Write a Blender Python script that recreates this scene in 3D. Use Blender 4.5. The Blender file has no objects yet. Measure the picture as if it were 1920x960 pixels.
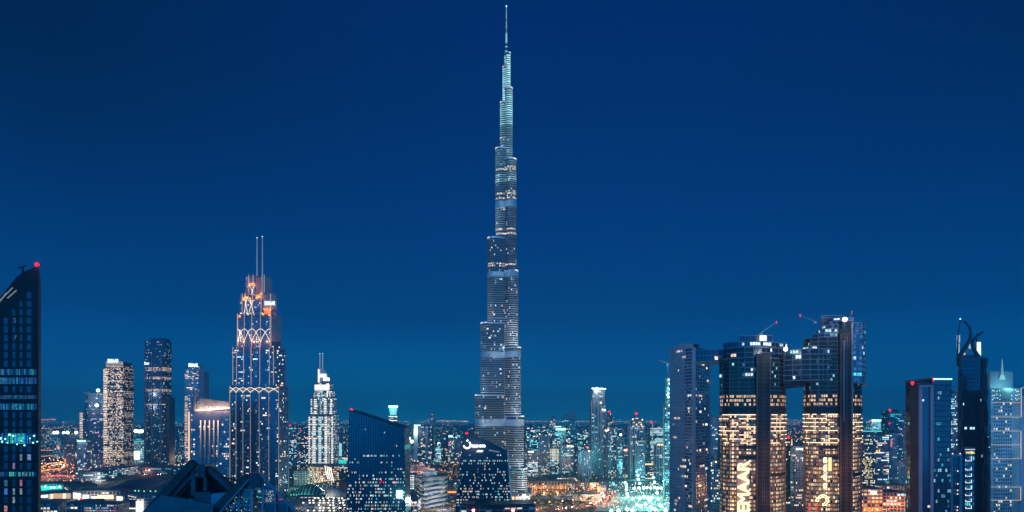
import bpy, math, random
from mathutils import Vector

# ------------------------------------------------------------------ scene, camera, sky, exposure
S = bpy.context.scene
COL = S.collection
F, CX, HY, CAMZ = 1275.0, 960.0, 786.0, 131.0        # focal length in photo pixels, principal column, horizon row, eye height

cam_d = bpy.data.cameras.new('camera')
cam = bpy.data.objects.new('camera', cam_d)
COL.objects.link(cam)
cam.location = (0, 0, CAMZ)
cam.rotation_euler = (math.radians(90), 0, 0)
cam_d.sensor_width = 36.0
cam_d.lens = F / 1920.0 * 36.0
cam_d.shift_y = (HY - 480.0) / 1920.0
cam_d.clip_start = 1.0
cam_d.clip_end = 200000.0
S.camera = cam

W = bpy.data.worlds.new('World')
S.world = W
W.use_nodes = True
nt = W.node_tree
for n in list(nt.nodes):
    nt.nodes.remove(n)
def s2l(c):
    return c / 12.92 if c <= 0.04045 else ((c + 0.055) / 1.055) ** 2.4
def rgb(r, g, b):
    return (s2l(r / 255), s2l(g / 255), s2l(b / 255), 1.0)
BACK_FILL = (0.008, 0.28, 0.76, 1)
tc = nt.nodes.new('ShaderNodeTexCoord')
sep = nt.nodes.new('ShaderNodeSeparateXYZ')
nt.links.new(tc.outputs['Generated'], sep.inputs[0])
ramp = nt.nodes.new('ShaderNodeValToRGB')
ramp.color_ramp.interpolation = 'LINEAR'
HORIZON, SKY770, SKY700 = (0, 185, 245), (0, 156, 220), (0, 97, 168)      # a little brighter than seen: the haze takes the rest
els = ramp.color_ramp.elements
def sn(y):
    return math.sin(math.atan((HY - y) / F))
stops = [(0.0, rgb(*HORIZON)), (sn(770), rgb(*SKY770)), (sn(700), rgb(*SKY700)), (sn(600), rgb(0, 62, 127)), (sn(400), rgb(0, 47, 116)),
         (sn(200), rgb(0, 39, 103)), (sn(0), rgb(0, 34, 99)), (1.0, rgb(0, 24, 62))]
els[0].position, els[0].color = stops[0]
els[1].position, els[1].color = stops[-1]
for p, c in stops[1:-1]:
    e = els.new(p)
    e.color = c
nt.links.new(sep.outputs['Z'], ramp.inputs[0])
# city glow put into the low sky, strongest a little left of the tall tower
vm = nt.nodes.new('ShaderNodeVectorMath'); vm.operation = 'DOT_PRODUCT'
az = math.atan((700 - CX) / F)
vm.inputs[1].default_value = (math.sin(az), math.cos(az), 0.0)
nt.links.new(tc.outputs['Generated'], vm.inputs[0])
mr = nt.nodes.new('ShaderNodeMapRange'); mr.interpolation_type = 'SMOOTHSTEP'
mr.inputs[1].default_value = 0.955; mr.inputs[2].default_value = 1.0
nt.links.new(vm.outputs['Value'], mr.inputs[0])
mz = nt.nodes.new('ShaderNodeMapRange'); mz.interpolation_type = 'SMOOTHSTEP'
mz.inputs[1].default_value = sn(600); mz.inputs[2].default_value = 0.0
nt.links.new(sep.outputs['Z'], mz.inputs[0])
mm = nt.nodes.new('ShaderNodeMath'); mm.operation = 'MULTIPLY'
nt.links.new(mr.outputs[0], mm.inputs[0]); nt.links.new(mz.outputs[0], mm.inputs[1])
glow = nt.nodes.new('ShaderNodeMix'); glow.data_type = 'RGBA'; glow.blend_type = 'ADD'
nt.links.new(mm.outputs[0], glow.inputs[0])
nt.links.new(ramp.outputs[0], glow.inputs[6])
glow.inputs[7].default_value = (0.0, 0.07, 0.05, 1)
def mth(op, a, b=None):
    n = nt.nodes.new('ShaderNodeMath'); n.operation = op
    for i, v in enumerate((a, b)):
        if v is None: continue
        if isinstance(v, (int, float)): n.inputs[i].default_value = v
        else: nt.links.new(v, n.inputs[i])
    return n.outputs[0]
def smooth(v, a, b):
    n = nt.nodes.new('ShaderNodeMapRange'); n.interpolation_type = 'SMOOTHSTEP'
    n.inputs[1].default_value = a; n.inputs[2].default_value = b
    nt.links.new(v, n.inputs[0]); return n.outputs[0]
# the high sky is darker away from the middle of the view
dx = mth('SUBTRACT', sep.outputs['X'], 0.1)
fall = mth('SUBTRACT', 1.0, mth('MULTIPLY', mth('MINIMUM', mth('MULTIPLY', mth('MULTIPLY', dx, dx), 1.65), 0.6), smooth(sep.outputs['Z'], 0.1, 0.47)))
dim = nt.nodes.new('ShaderNodeVectorMath'); dim.operation = 'SCALE'
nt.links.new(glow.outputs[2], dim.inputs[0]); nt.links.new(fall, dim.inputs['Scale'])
# added fill: the unseen sky behind the camera made bright blue for the facades
back = nt.nodes.new('ShaderNodeMix'); back.data_type = 'RGBA'; back.blend_type = 'ADD'
nt.links.new(smooth(mth('MULTIPLY', sep.outputs['Y'], -1.0), -0.1, 0.7), back.inputs[0])
nt.links.new(dim.outputs[0], back.inputs[6]); back.inputs[7].default_value = BACK_FILL
# plus what the sky model itself gives with the sun well under the horizon
sky = nt.nodes.new('ShaderNodeTexSky'); sky.sky_type = 'NISHITA'; sky.sun_disc = False
sky.sun_elevation = math.radians(-7.0); sky.sun_rotation = math.radians(180); sky.ozone_density = 4.0
skm = nt.nodes.new('ShaderNodeMix'); skm.data_type = 'RGBA'; skm.blend_type = 'ADD'
skm.inputs[0].default_value = 0.004
nt.links.new(back.outputs[2], skm.inputs[6]); nt.links.new(sky.outputs[0], skm.inputs[7])
bg = nt.nodes.new('ShaderNodeBackground'); bg.inputs[1].default_value = 1.0
nt.links.new(skm.outputs[2], bg.inputs[0])
wo = nt.nodes.new('ShaderNodeOutputWorld')
nt.links.new(bg.outputs[0], wo.inputs[0])

vs = S.view_settings
vs.view_transform = 'Standard'; vs.look = 'None'; vs.exposure = 0.0; vs.gamma = 1.0
vs.use_curve_mapping = False
S.cycles.max_bounces = 4; S.cycles.diffuse_bounces = 2; S.cycles.glossy_bounces = 2
S.cycles.volume_bounces = 0
S.cycles.sample_clamp_indirect = 3.0
S.cycles.use_denoising = True
HAZE = 0.00012

# ------------------------------------------------------------------ coordinates
def wx(px, Y): return (px - CX) / F * Y
def wz(py, Y): return CAMZ - (py - HY) / F * Y
def gy(py, z=0.0): return (CAMZ - z) * F / (py - HY)      # distance at which height z shows in row py

# ------------------------------------------------------------------ materials
M = {}
def base_mat(name):
    m = bpy.data.materials.new(name); m.use_nodes = True
    b = m.node_tree.nodes['Principled BSDF']
    M[name] = m
    return m, m.node_tree, b
def wall_mat(name, col, rough=0.75, var=0.35, scale=0.08, metal=0.0):
    m, t, b = base_mat(name)
    tcn = t.nodes.new('ShaderNodeTexCoord')
    no = t.nodes.new('ShaderNodeTexNoise'); no.inputs['Scale'].default_value = scale; no.inputs['Detail'].default_value = 6
    t.links.new(tcn.outputs['Object'], no.inputs['Vector'])
    r = t.nodes.new('ShaderNodeMapRange')
    r.inputs[1].default_value = 0.3; r.inputs[2].default_value = 0.7
    r.inputs[3].default_value = 1 - var; r.inputs[4].default_value = 1 + var
    t.links.new(no.outputs[0], r.inputs[0])
    mx = t.nodes.new('ShaderNodeVectorMath'); mx.operation = 'SCALE'
    mx.inputs[0].default_value = col
    t.links.new(r.outputs[0], mx.inputs['Scale'])
    t.links.new(mx.outputs[0], b.inputs['Base Color'])
    b.inputs['Roughness'].default_value = rough; b.inputs['Metallic'].default_value = metal
    return m
def glass_mat(name, col, rough=0.12, spec=0.8, metal=0.0):
    m, t, b = base_mat(name)
    b.inputs['Base Color'].default_value = (*col, 1)
    b.inputs['Specular IOR Level'].default_value = spec
    b.inputs['Metallic'].default_value = metal
    tcn = t.nodes.new('ShaderNodeTexCoord')
    no = t.nodes.new('ShaderNodeTexNoise'); no.inputs['Scale'].default_value = 0.45; no.inputs['Detail'].default_value = 3
    t.links.new(tcn.outputs['Object'], no.inputs['Vector'])
    rr = t.nodes.new('ShaderNodeMapRange'); rr.inputs[3].default_value = rough * 0.5; rr.inputs[4].default_value = rough * 2
    t.links.new(no.outputs[0], rr.inputs[0]); t.links.new(rr.outputs[0], b.inputs['Roughness'])
    at = t.nodes.new('ShaderNodeAttribute'); at.attribute_name = 'glow'
    n2 = t.nodes.new('ShaderNodeTexNoise'); n2.inputs['Scale'].default_value = 1.1; n2.inputs['Detail'].default_value = 3
    t.links.new(tcn.outputs['Object'], n2.inputs['Vector'])
    r = t.nodes.new('ShaderNodeMapRange'); r.inputs[1].default_value = 0.3; r.inputs[2].default_value = 0.7
    r.inputs[3].default_value = 0.12; r.inputs[4].default_value = 1.7
    t.links.new(n2.outputs[0], r.inputs[0])
    t.links.new(at.outputs['Color'], b.inputs['Emission Color'])
    t.links.new(r.outputs[0], b.inputs['Emission Strength'])
    m.cycles.emission_sampling = 'NONE'
    return m
def led_mat(name, col, s, sampled=False):
    m, t, b = base_mat(name)
    b.inputs['Base Color'].default_value = (0.1, 0.1, 0.1, 1)
    b.inputs['Emission Color'].default_value = (*col, 1); b.inputs['Emission Strength'].default_value = s
    m.cycles.emission_sampling = 'AUTO' if sampled else 'NONE'
    return m
def attr_led(name):
    m, t, b = base_mat(name)
    b.inputs['Base Color'].default_value = (0.1, 0.1, 0.1, 1)
    at = t.nodes.new('ShaderNodeAttribute'); at.attribute_name = 'glow'
    t.links.new(at.outputs['Color'], b.inputs['Emission Color']); b.inputs['Emission Strength'].default_value = 1
    m.cycles.emission_sampling = 'NONE'
    return m
glass_mat('glass', (0.05, 0.10, 0.17), 0.12, .8, .35)
glass_mat('glass_sky', (0.09, 0.18, 0.28), 0.18, 1.0, .6)
glass_mat('glass_bright', (0.10, 0.16, 0.22), 0.3, 1.0)
glass_mat('glass_brown', (0.03, 0.022, 0.02), 0.2, 0.6)
wall_mat('concrete', (0.34, 0.33, 0.34))
wall_mat('concrete_dark', (0.10, 0.10, 0.12))
wall_mat('stone', (0.42, 0.36, 0.32))
wall_mat('stone_pink', (0.40, 0.30, 0.30))
wall_mat('panel_white', (0.62, 0.62, 0.64), 0.5, 0.15)
wall_mat('panel_lilac', (0.34, 0.30, 0.39), 0.5, 0.15)
wall_mat('metal', (0.45, 0.47, 0.5), 0.35, 0.15, 0.2, 0.6)
wall_mat('metal_dark', (0.035, 0.04, 0.05), 0.4, 0.2, 0.2, 0.3)
wall_mat('roof_grey', (0.14, 0.14, 0.15), 0.9, 0.5, 0.06)
wall_mat('black_wall', (0.012, 0.015, 0.022), 0.6, 0.3, 0.05)
wall_mat('brown_wall', (0.11, 0.085, 0.095), 0.7)
wall_mat('corrugated', (0.42, 0.46, 0.52), 0.4, 0.2, 0.5, 0.3)
wall_mat('asphalt', (0.07, 0.07, 0.07), 0.8, 0.4, 0.03)
wall_mat('paving', (0.36, 0.35, 0.33), 0.8, 0.4, 0.05)
wall_mat('paint_white', (0.8, 0.8, 0.78), 0.6, 0.1)
wall_mat('car_white', (0.6, 0.6, 0.6), 0.3, 0.05)
wall_mat('car_grey', (0.08, 0.08, 0.09), 0.3, 0.05)
wall_mat('foliage', (0.05, 0.075, 0.035), 0.9, 0.5, 0.5)
wall_mat('bark', (0.12, 0.08, 0.05), 0.9)
wall_mat('rubber', (0.02, 0.02, 0.02), 0.9)
led_mat('led_white', (1, 0.93, 0.82), 2.2)
led_mat('led_warm', (1, 0.62, 0.34), 1.6)
led_mat('led_cool', (0.45, 0.95, 1.0), 2.0)
led_mat('led_teal', (0.03, 0.75, 0.62), 1.1)
led_mat('led_red', (1, 0.005, 0.02), 2.4)
led_mat('led_orange', (1, 0.28, 0.05), 3.0)
led_mat('led_gold', (1, 0.5, 0.04), 2.0)
led_mat('neon_yellow', (1, 0.8, 0.42), 2.6)
led_mat('lamp_white', (1, 0.97, 0.9), 9.0)
led_mat('head_white', (1, 0.95, 0.85), 40.0)
led_mat('tail_red', (1, 0.03, 0.03), 30.0)
led_mat('lamp_teal', (0.55, 1.0, 0.92), 6.0)
led_mat('lamp_warm', (1, 0.6, 0.3), 5.0)
led_mat('screen_white', (1, 0.97, 0.86), 1.5)
led_mat('screen_warm', (1, 0.6, 0.28), 0.75)
led_mat('screen_gold', (1, 0.75, 0.3), 1.4)
attr_led('lights')

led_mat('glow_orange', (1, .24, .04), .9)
led_mat('lattice_led', (1, .84, .62), 2.0)
wall_mat('crown_grey', (.26, .24, .27), .6, .2)
wall_mat('panel_warm', (.52, .46, .5), .5, .15)
led_mat('pier_led', (1, .76, .56), .42); led_mat('pier_led_hot', (1, .76, .56), .7)
led_mat('mast_glow', (.65, .8, 1), .22)  # a faint glow put into the masts themselves so they show
led_mat('lamp_cool_sign', (.75, 1, 1), 1.9)
led_mat('strip_dim', (.8, .9, 1), .22)
glass_mat('glass_pale', (0.06, 0.11, 0.18), 0.25, 1.0, .5)
wall_mat('core_brown', (.07, .042, .035), .7)
wall_mat('core_edge', (.24, .17, .15), .7)
wall_mat('stone_brown', (.30, .22, .19), .7)
led_mat('screen_red', (1, .12, .1), .8)
led_mat('screen_teal', (.5, 1, .95), 2.4)
led_mat('sign_pink', (1, .86, .76), 3.0)
led_mat('strip_dim2', (.85, .9, 1), .5)
led_mat('led_gold_soft', (1, .6, .3), 1.4); led_mat('cove', (1, .8, .52), 1.9); led_mat('sign_soft', (1, .9, .85), 1.0)
led_mat('lamp_white_sign', (1, 1, .95), 3.0); led_mat('mast_lit', (.8, .85, .9), .38)
led_mat('led_warm_soft', (1, .8, .66), 1.0)
led_mat('lamp_cool', (.7, 1, 1), 6.0)
led_mat('led_teal_line', (.05, .85, .75), 1.3); led_mat('led_cool_soft', (.4, .9, 1), .7); led_mat('strip_teal', (.1, .7, .7), .9); led_mat('led_pink', (1, .25, .35), .9)
led_mat('line_warm', (1, .82, .7), .65); led_mat('led_ice', (.8, .95, 1), 1.3)
wall_mat('metal_blue', (.07, .09, .13), .4, .2, .2, .2)
wall_mat('metal_roof', (.06, .075, .10), .4, .25, .4, .4)
led_mat('lamp_deck', (.1, .9, .55), 3.0)
led_mat('screen_gold2', (1, .8, .35), 1.6)
led_mat('skylight_glow', (1, .97, .75), 2.4)
wall_mat('roof_mid', (.2, .19, .2), .8, .5, .06)
led_mat('led_amber', (1, .42, .06), 1.5)
wall_mat('jib_paint', (.5, .48, .48), .5, .1)
led_mat('lamp_soft', (1, .82, .55), 4.0); led_mat('lamp_orange', (1, .36, .1), 5.0)
led_mat('lamp_green', (.85, 1, .8), 6.0)

# ------------------------------------------------------------------ mesh builder
class MB:
    def __init__(s):
        s.v, s.f, s.g = [], [], []
    def quad(s, pts, g=None):
        n = len(s.v)
        s.v += [tuple(p) for p in pts]
        s.f.append(tuple(range(n, n + len(pts)))); s.g.append(g)
    def box(s, x0, x1, y0, y1, z0, z1, g=None):
        n = len(s.v)
        s.v += [(x, y, z) for z in (z0, z1) for y in (y0, y1) for x in (x0, x1)]
        for q in ((0, 2, 3, 1), (4, 5, 7, 6), (0, 1, 5, 4), (2, 6, 7, 3), (0, 4, 6, 2), (1, 3, 7, 5)):
            s.f.append(tuple(n + i for i in q)); s.g.append(g)
    def prism(s, poly, z0, z1, g=None, top=None):
        n = len(s.v); k = len(poly); top = top or poly
        s.v += [(p[0], p[1], z0) for p in poly] + [(p[0], p[1], z1) for p in top]
        for i in range(k):
            j = (i + 1) % k
            s.f.append((n + i, n + j, n + k + j, n + k + i)); s.g.append(g)
        s.f.append(tuple(n + k + i for i in range(k))); s.g.append(g)
        s.f.append(tuple(n + k - 1 - i for i in range(k))); s.g.append(g)
    def bar(s, a, b, r, n=4, r2=None, g=None):
        a, b = Vector(a), Vector(b); d = (b - a)
        if d.length < 1e-6: return
        d.normalize()
        up = Vector((0, 0, 1)) if abs(d.z) < 0.95 else Vector((1, 0, 0))
        p = d.cross(up).normalized(); q = d.cross(p)
        r2 = r if r2 is None else r2
        k = len(s.v)
        for c, rr in ((a, r), (b, r2)):
            for i in range(n):
                t = 2 * math.pi * (i + .5) / n
                s.v.append(tuple(c + p * math.cos(t) * rr + q * math.sin(t) * rr))
        for i in range(n):
            j = (i + 1) % n
            s.f.append((k + i, k + n + i, k + n + j, k + j)); s.g.append(g)
        s.f.append(tuple(k + i for i in range(n))); s.g.append(g)
        s.f.append(tuple(k + 2 * n - 1 - i for i in range(n))); s.g.append(g)
    def ball(s, c, r, g=None, nu=8, nv=5):
        k = len(s.v)
        for j in range(nv + 1):
            ph = math.pi * j / nv
            for i in range(nu):
                t = 2 * math.pi * i / nu
                s.v.append((c[0] + r * math.sin(ph) * math.cos(t), c[1] + r * math.sin(ph) * math.sin(t), c[2] + r * math.cos(ph)))
        for j in range(nv):
            for i in range(nu):
                i2 = (i + 1) % nu
                s.f.append((k + j * nu + i, k + (j + 1) * nu + i, k + (j + 1) * nu + i2, k + j * nu + i2)); s.g.append(g)
    def extrude(s, outline, y0, y1, g=None):
        """outline: (x, z) points counter-clockwise seen from the camera; a solid between depths y0 and y1"""
        n = len(s.v); k = len(outline)
        s.v += [(p[0], y0, p[1]) for p in outline] + [(p[0], y1, p[1]) for p in outline]
        s.f.append(tuple(n + i for i in range(k))); s.g.append(g)
        s.f.append(tuple(n + 2 * k - 1 - i for i in range(k))); s.g.append(g)
        for i in range(k):
            j = (i + 1) % k
            s.f.append((n + i, n + k + i, n + k + j, n + j)); s.g.append(g)
    def build(s, name, mat, parent=None, smooth=False):
        me = bpy.data.meshes.new(name)
        me.from_pydata(s.v, [], s.f)
        me.materials.append(M[mat])
        if any(g is not None for g in s.g):
            a = me.color_attributes.new('glow', 'FLOAT_COLOR', 'CORNER')
            buf = []
            for f, g in zip(s.f, s.g):
                c = (0, 0, 0, 1) if g is None else (g[0], g[1], g[2], 1)
                buf += list(c) * len(f)
            a.data.foreach_set('color', buf)
        if smooth:
            me.polygons.foreach_set('use_smooth', [True] * len(me.polygons))
        me.update()
        o = bpy.data.objects.new(name, me)
        COL.objects.link(o)
        if parent: o.parent = parent
        return o

def tag(o, label=None, cat=None, group=None, kind=None):
    if label: o['label'] = label
    if cat: o['category'] = cat
    if group: o['group'] = group
    if kind: o['kind'] = kind
    return o
def thing(name, loc, label, cat, group=None):
    o = bpy.data.objects.new(name, None)
    COL.objects.link(o); o.location = loc
    o.empty_display_size = 5
    return tag(o, label, cat, group)
def lamp(name, loc, power, col, parent=None, r=1.5):
    d = bpy.data.lights.new(name, 'POINT'); d.energy = power; d.color = col; d.shadow_soft_size = r
    o = bpy.data.objects.new(name, d); COL.objects.link(o); o.location = loc
    if parent: o.parent = parent
    return o
def copy_tree(o, parent=None):
    c = o.copy(); COL.objects.link(c)
    if parent: c.parent = parent
    for ch in o.children: copy_tree(ch, c)
    return c
def text(body, parent, mat, x, y, z, h, name='sign_lettering', depth=0.3, rot=0.0, width=None, neon=0.0, spacing=1.0, thick=0.0):
    """letters standing upright, facing the camera; (x,y,z) is the left end of the base line, h the capital height"""
    cu = bpy.data.curves.new(name, 'FONT'); cu.body = body; cu.size = h / 0.69
    cu.space_character = spacing
    if neon:
        cu.fill_mode = 'NONE'; cu.bevel_depth = neon; cu.bevel_resolution = 1
    else:
        cu.extrude = depth; cu.offset = thick
    tmp = bpy.data.objects.new('tmp', cu); COL.objects.link(tmp)
    bpy.context.view_layer.update()
    me = bpy.data.meshes.new_from_object(tmp.evaluated_get(bpy.context.evaluated_depsgraph_get()))
    bpy.data.objects.remove(tmp); bpy.data.curves.remove(cu)
    if width:
        w = max(v.co.x for v in me.vertices) - min(v.co.x for v in me.vertices)
        for v in me.vertices: v.co.x *= width / w
    me.materials.clear(); me.materials.append(M[mat]); me.name = name
    o = bpy.data.objects.new(name, me); COL.objects.link(o)
    o.parent = parent; o.location = (x, y, z); o.rotation_euler = (math.radians(90), rot, 0)
    return o

# ------------------------------------------------------------------ facades
WARM = (1.0, 0.58, 0.28); PEACH = (1.0, 0.74, 0.5); CREAM = (1, .9, .72); COOL = (0.5, 0.92, 1.0); TEAL = (0.1, 0.7, 0.75); ICE = (.75, .95, 1)
def lit(rng, p=0.12, cols=((PEACH, 3), (COOL, 2)), s=1.0, run=0.45, dim=0.0, dimcol=(0.05, 0.12, 0.2)):
    """which panes are lit: random, in short runs along a floor; some floors busier than others"""
    pool = [c for c, n in cols for _ in range(n)]
    st = {'row': None}
    def fn(face, i, j, nf, nb):
        if st['row'] != (face, i):
            st['row'] = (face, i); st['prev'] = None; st['pf'] = p * rng.choice((0.25, 0.6, 1, 1, 1.5, 2.4))
        if st['prev'] is not None and rng.random() < run:
            return st['prev']
        if rng.random() < st['pf']:
            c = rng.choice(pool); k = s * rng.uniform(0.5, 1.9)
            st['prev'] = (c[0] * k, c[1] * k, c[2] * k)
        else:
            st['prev'] = None
            if dim and rng.random() < dim:
                k = rng.uniform(.3, 1)
                return tuple(c * k for c in dimcol)
        return st['prev']
    return fn
def centroid(poly):
    return (sum(p[0] for p in poly) / len(poly), sum(p[1] for p in poly) / len(poly))
def outset(poly, d):
    """moves every edge of a convex counter-clockwise polygon outwards by d"""
    k = len(poly); res = []
    for i in range(k):
        a, b, c = Vector(poly[i - 1][:2]), Vector(poly[i][:2]), Vector(poly[(i + 1) % k][:2])
        e1, e2 = (b - a).normalized(), (c - b).normalized()
        n1, n2 = Vector((e1.y, -e1.x)), Vector((e2.y, -e2.x))
        m = (n1 + n2)
        if m.length < 1e-4: m = n1.copy()
        m.normalize()
        q = b + m * (d / max(0.35, m.dot(n1)))
        res.append((q.x, q.y))
    return res
def glass_cells(mb, poly, z0, z1, nf, bw, fn, skip_back=True):
    k = len(poly)
    for e in range(k):
        a, b = poly[e], poly[(e + 1) % k]
        L = math.hypot(b[0] - a[0], b[1] - a[1])
        ny = -(b[0] - a[0]) / max(L, 1e-6)
        if skip_back and ny > 0.8:
            mb.quad([(*a, z0), (*b, z0), (*b, z1), (*a, z1)]); continue
        nb = max(1, round(L / bw))
        for i in range(nf):
            za, zb = z0 + (z1 - z0) * i / nf, z0 + (z1 - z0) * (i + 1) / nf
            for j in range(nb):
                p = (a[0] + (b[0] - a[0]) * j / nb, a[1] + (b[1] - a[1]) * j / nb)
                q = (a[0] + (b[0] - a[0]) * (j + 1) / nb, a[1] + (b[1] - a[1]) * (j + 1) / nb)
                g_ = fn(e, i, j, nf, nb)
                mb.quad([(*p, za), (*q, za), (*q, zb), (*p, zb)])
                if g_ is not None:                                  # the lit pane, a little inside its bay
                    ox, oy = (b[1] - a[1]) / L * .06, -(b[0] - a[0]) / L * .06; h = zb - za
                    ux, uy = q[0] - p[0], q[1] - p[1]
                    c0, c1 = (p[0] + ux * .1 + ox, p[1] + uy * .1 + oy), (p[0] + ux * .9 + ox, p[1] + uy * .9 + oy)
                    mb.quad([(*c0, za + h * .26), (*c1, za + h * .26), (*c1, za + h * .84), (*c0, za + h * .84)], tuple(v * 1.35 for v in g_))
    mb.quad([(*p, z1) for p in poly])
def mullions(mb, poly, z0, z1, bw, w, out, every=1, skip_back=True):
    k = len(poly)
    for e in range(k):
        a, b = Vector(poly[e]), Vector(poly[(e + 1) % k]); d = b - a; L = d.length
        if L < 0.5: continue
        d.normalize(); n = Vector((d.y, -d.x))
        if skip_back and n.y > 0.8: continue
        nb = max(1, round(L / bw))
        for j in range(0, nb + 1, every):
            c = a + d * (L * j / nb)
            p = [c - d * w / 2 - n * 0.2, c - d * w / 2 + n * out, c + d * w / 2 + n * out, c + d * w / 2 - n * 0.2]
            mb.prism([(q.x, q.y) for q in p], z0, z1)
def tower_body(root, poly, z0, z1, rng, fh=3.7, bw=4.0, fn=None, glass='glass', frame='concrete', slab=(0.35, 0.9), mull=(0.5, 0.25),
               every=1, roof='roof_grey', roof_h=1.6, edge_led=None):
    nf = max(1, round((z1 - z0) / fh))
    g = MB(); glass_cells(g, poly, z0, z1, nf, bw, fn or lit(rng)); g.build('curtain_wall', glass, root)
    fr = MB()
    if slab:
        op = outset(poly, slab[0])
        for i in range(nf):
            z = z0 + (z1 - z0) * i / nf
            if i or z0 > 1: fr.prism(op, z - slab[1] / 2, z + slab[1] / 2)
    if mull:
        mullions(fr, poly, z0, z1 - 0.02, bw, mull[0], mull[1], every)
    if fr.v: fr.build('facade_frame', frame, root)
    if roof:
        r = MB(); r.prism(outset(poly, 0.55), z1 + 0.004, z1 + roof_h); r.build('roof', roof, root)
    return nf
def beacon(root, x, y, z, r, mat='led_red', name='beacon_light'):
    b = MB(); b.ball((x, y, z + r), r); b.bar((x, y, z - 2), (x, y, z + r * .3), r * .25, 6)
    return b.build(name, mat, root, True)
def plant_boxes(root, poly, z, rng, n=3, hmax=4):
    """plant rooms on a roof"""
    c = centroid(poly); m = MB()
    wxs = max(p[0] for p in poly) - min(p[0] for p in poly); wys = max(p[1] for p in poly) - min(p[1] for p in poly)
    for k in range(n):
        w, d, h = rng.uniform(.1, .28) * wxs, rng.uniform(.1, .3) * wys, rng.uniform(.4, 1) * hmax
        x, y = c[0] + rng.uniform(-.22, .22) * wxs, c[1] + rng.uniform(-.22, .22) * wys
        m.box(x - w / 2, x + w / 2, y - d / 2, y + d / 2, z - 0.1 - k * .01, z + h)
    m.build('plant_room', 'roof_grey', root)
class Site:
    """a building plot: plan points given as (photo column, distance), kept as metres around the root"""
    def __init__(s, name, label, cat, px, Y, group=None):
        s.X0, s.Y0 = wx(px, Y), Y
        s.root = thing(name, (s.X0, Y, 0), label, cat, group)
    def pts(s, lst):
        return [(wx(p, Y) - s.X0, Y - s.Y0) for p, Y in lst]
    def rect(s, p0, p1, Y, depth):
        a, b = wx(p0, Y) - s.X0, wx(p1, Y) - s.X0
        y = Y - s.Y0
        return [(a, y), (b, y), (b, y + depth), (a, y + depth)]
    def x(s, px, Y=None): return wx(px, Y or s.Y0) - s.X0
def chamfer(poly, c):
    res = []
    k = len(poly)
    for i in range(k):
        a, b, d = Vector(poly[i - 1]), Vector(poly[i]), Vector(poly[(i + 1) % k])
        p, q = b + (a - b).normalized() * c, b + (d - b).normalized() * c
        res += [(p.x, p.y), (q.x, q.y)]
    return res
def bow(poly, depth, n=8):
    """bows the front edge (the first one) of a rectangle outwards"""
    (a, b), (c, d) = poly[0], poly[1]
    res = []
    for i in range(n + 1):
        t = i / n
        res.append((a + (c - a) * t, b + (d - b) * t - depth * (1 - (2 * t - 1) ** 2)))
    return res + list(poly[2:])

# ------------------------------------------------------------------ ground, roads, water
R0 = random.Random(7)
g = MB(); g.quad([(-15900, -900, 0), (15900, -900, 0), (15900, 19900, 0), (-15900, 19900, 0)])
m, t, b = base_mat('ground_mix')
tcn = t.nodes.new('ShaderNodeTexCoord')
n1 = t.nodes.new('ShaderNodeTexNoise'); n1.inputs['Scale'].default_value = 0.004; n1.inputs['Detail'].default_value = 8
t.links.new(tcn.outputs['Object'], n1.inputs['Vector'])
v1 = t.nodes.new('ShaderNodeTexVoronoi'); v1.inputs['Scale'].default_value = 0.012; v1.distance = 'CHEBYCHEV'
t.links.new(tcn.outputs['Object'], v1.inputs['Vector'])
mixn = t.nodes.new('ShaderNodeMix'); mixn.data_type = 'RGBA'; mixn.blend_type = 'MULTIPLY'; mixn.inputs[0].default_value = 0.5
cr = t.nodes.new('ShaderNodeValToRGB')
cr.color_ramp.elements[0].color = (0.035, 0.035, 0.035, 1); cr.color_ramp.elements[0].position = .35
cr.color_ramp.elements[1].color = (0.2, 0.17, 0.13, 1); cr.color_ramp.elements[1].position = .7
t.links.new(n1.outputs[0], cr.inputs[0])
t.links.new(cr.outputs[0], mixn.inputs[6]); t.links.new(v1.outputs['Color'], mixn.inputs[7])
t.links.new(mixn.outputs[2], b.inputs['Base Color']); b.inputs['Roughness'].default_value = 0.85
tag(g.build('ground', 'ground_mix'), kind='structure')

def strip(path, w, z, name, mat):
    mb = MB(); L = []
    for i, (x, y) in enumerate(path):
        a = Vector(path[max(0, i - 1)]); c = Vector(path[min(len(path) - 1, i + 1)])
        d = (c - a).normalized(); n = Vector((-d.y, d.x)) * w / 2
        L.append(((x + n.x, y + n.y, z), (x - n.x, y - n.y, z)))
    for i in range(len(L) - 1):
        mb.quad([L[i][1], L[i + 1][1], L[i + 1][0], L[i][0]])
    return tag(mb.build(name, mat), kind='structure')
def gp(px, py): 
    Y = gy(py); return (wx(px, Y), Y)
def spline(pts, n=8):
    out = []
    P = [pts[0]] + list(pts) + [pts[-1]]
    for i in range(1, len(P) - 2):
        for k in range(n):
            t_ = k / n
            q = [0.5 * ((2 * P[i][c]) + (-P[i - 1][c] + P[i + 1][c]) * t_ + (2 * P[i - 1][c] - 5 * P[i][c] + 4 * P[i + 1][c] - P[i + 2][c]) * t_ ** 2
                        + (-P[i - 1][c] + 3 * P[i][c] - 3 * P[i + 1][c] + P[i + 2][c]) * t_ ** 3) for c in (0, 1)]
            out.append(tuple(q))
    out.append(pts[-1]); return out
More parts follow.
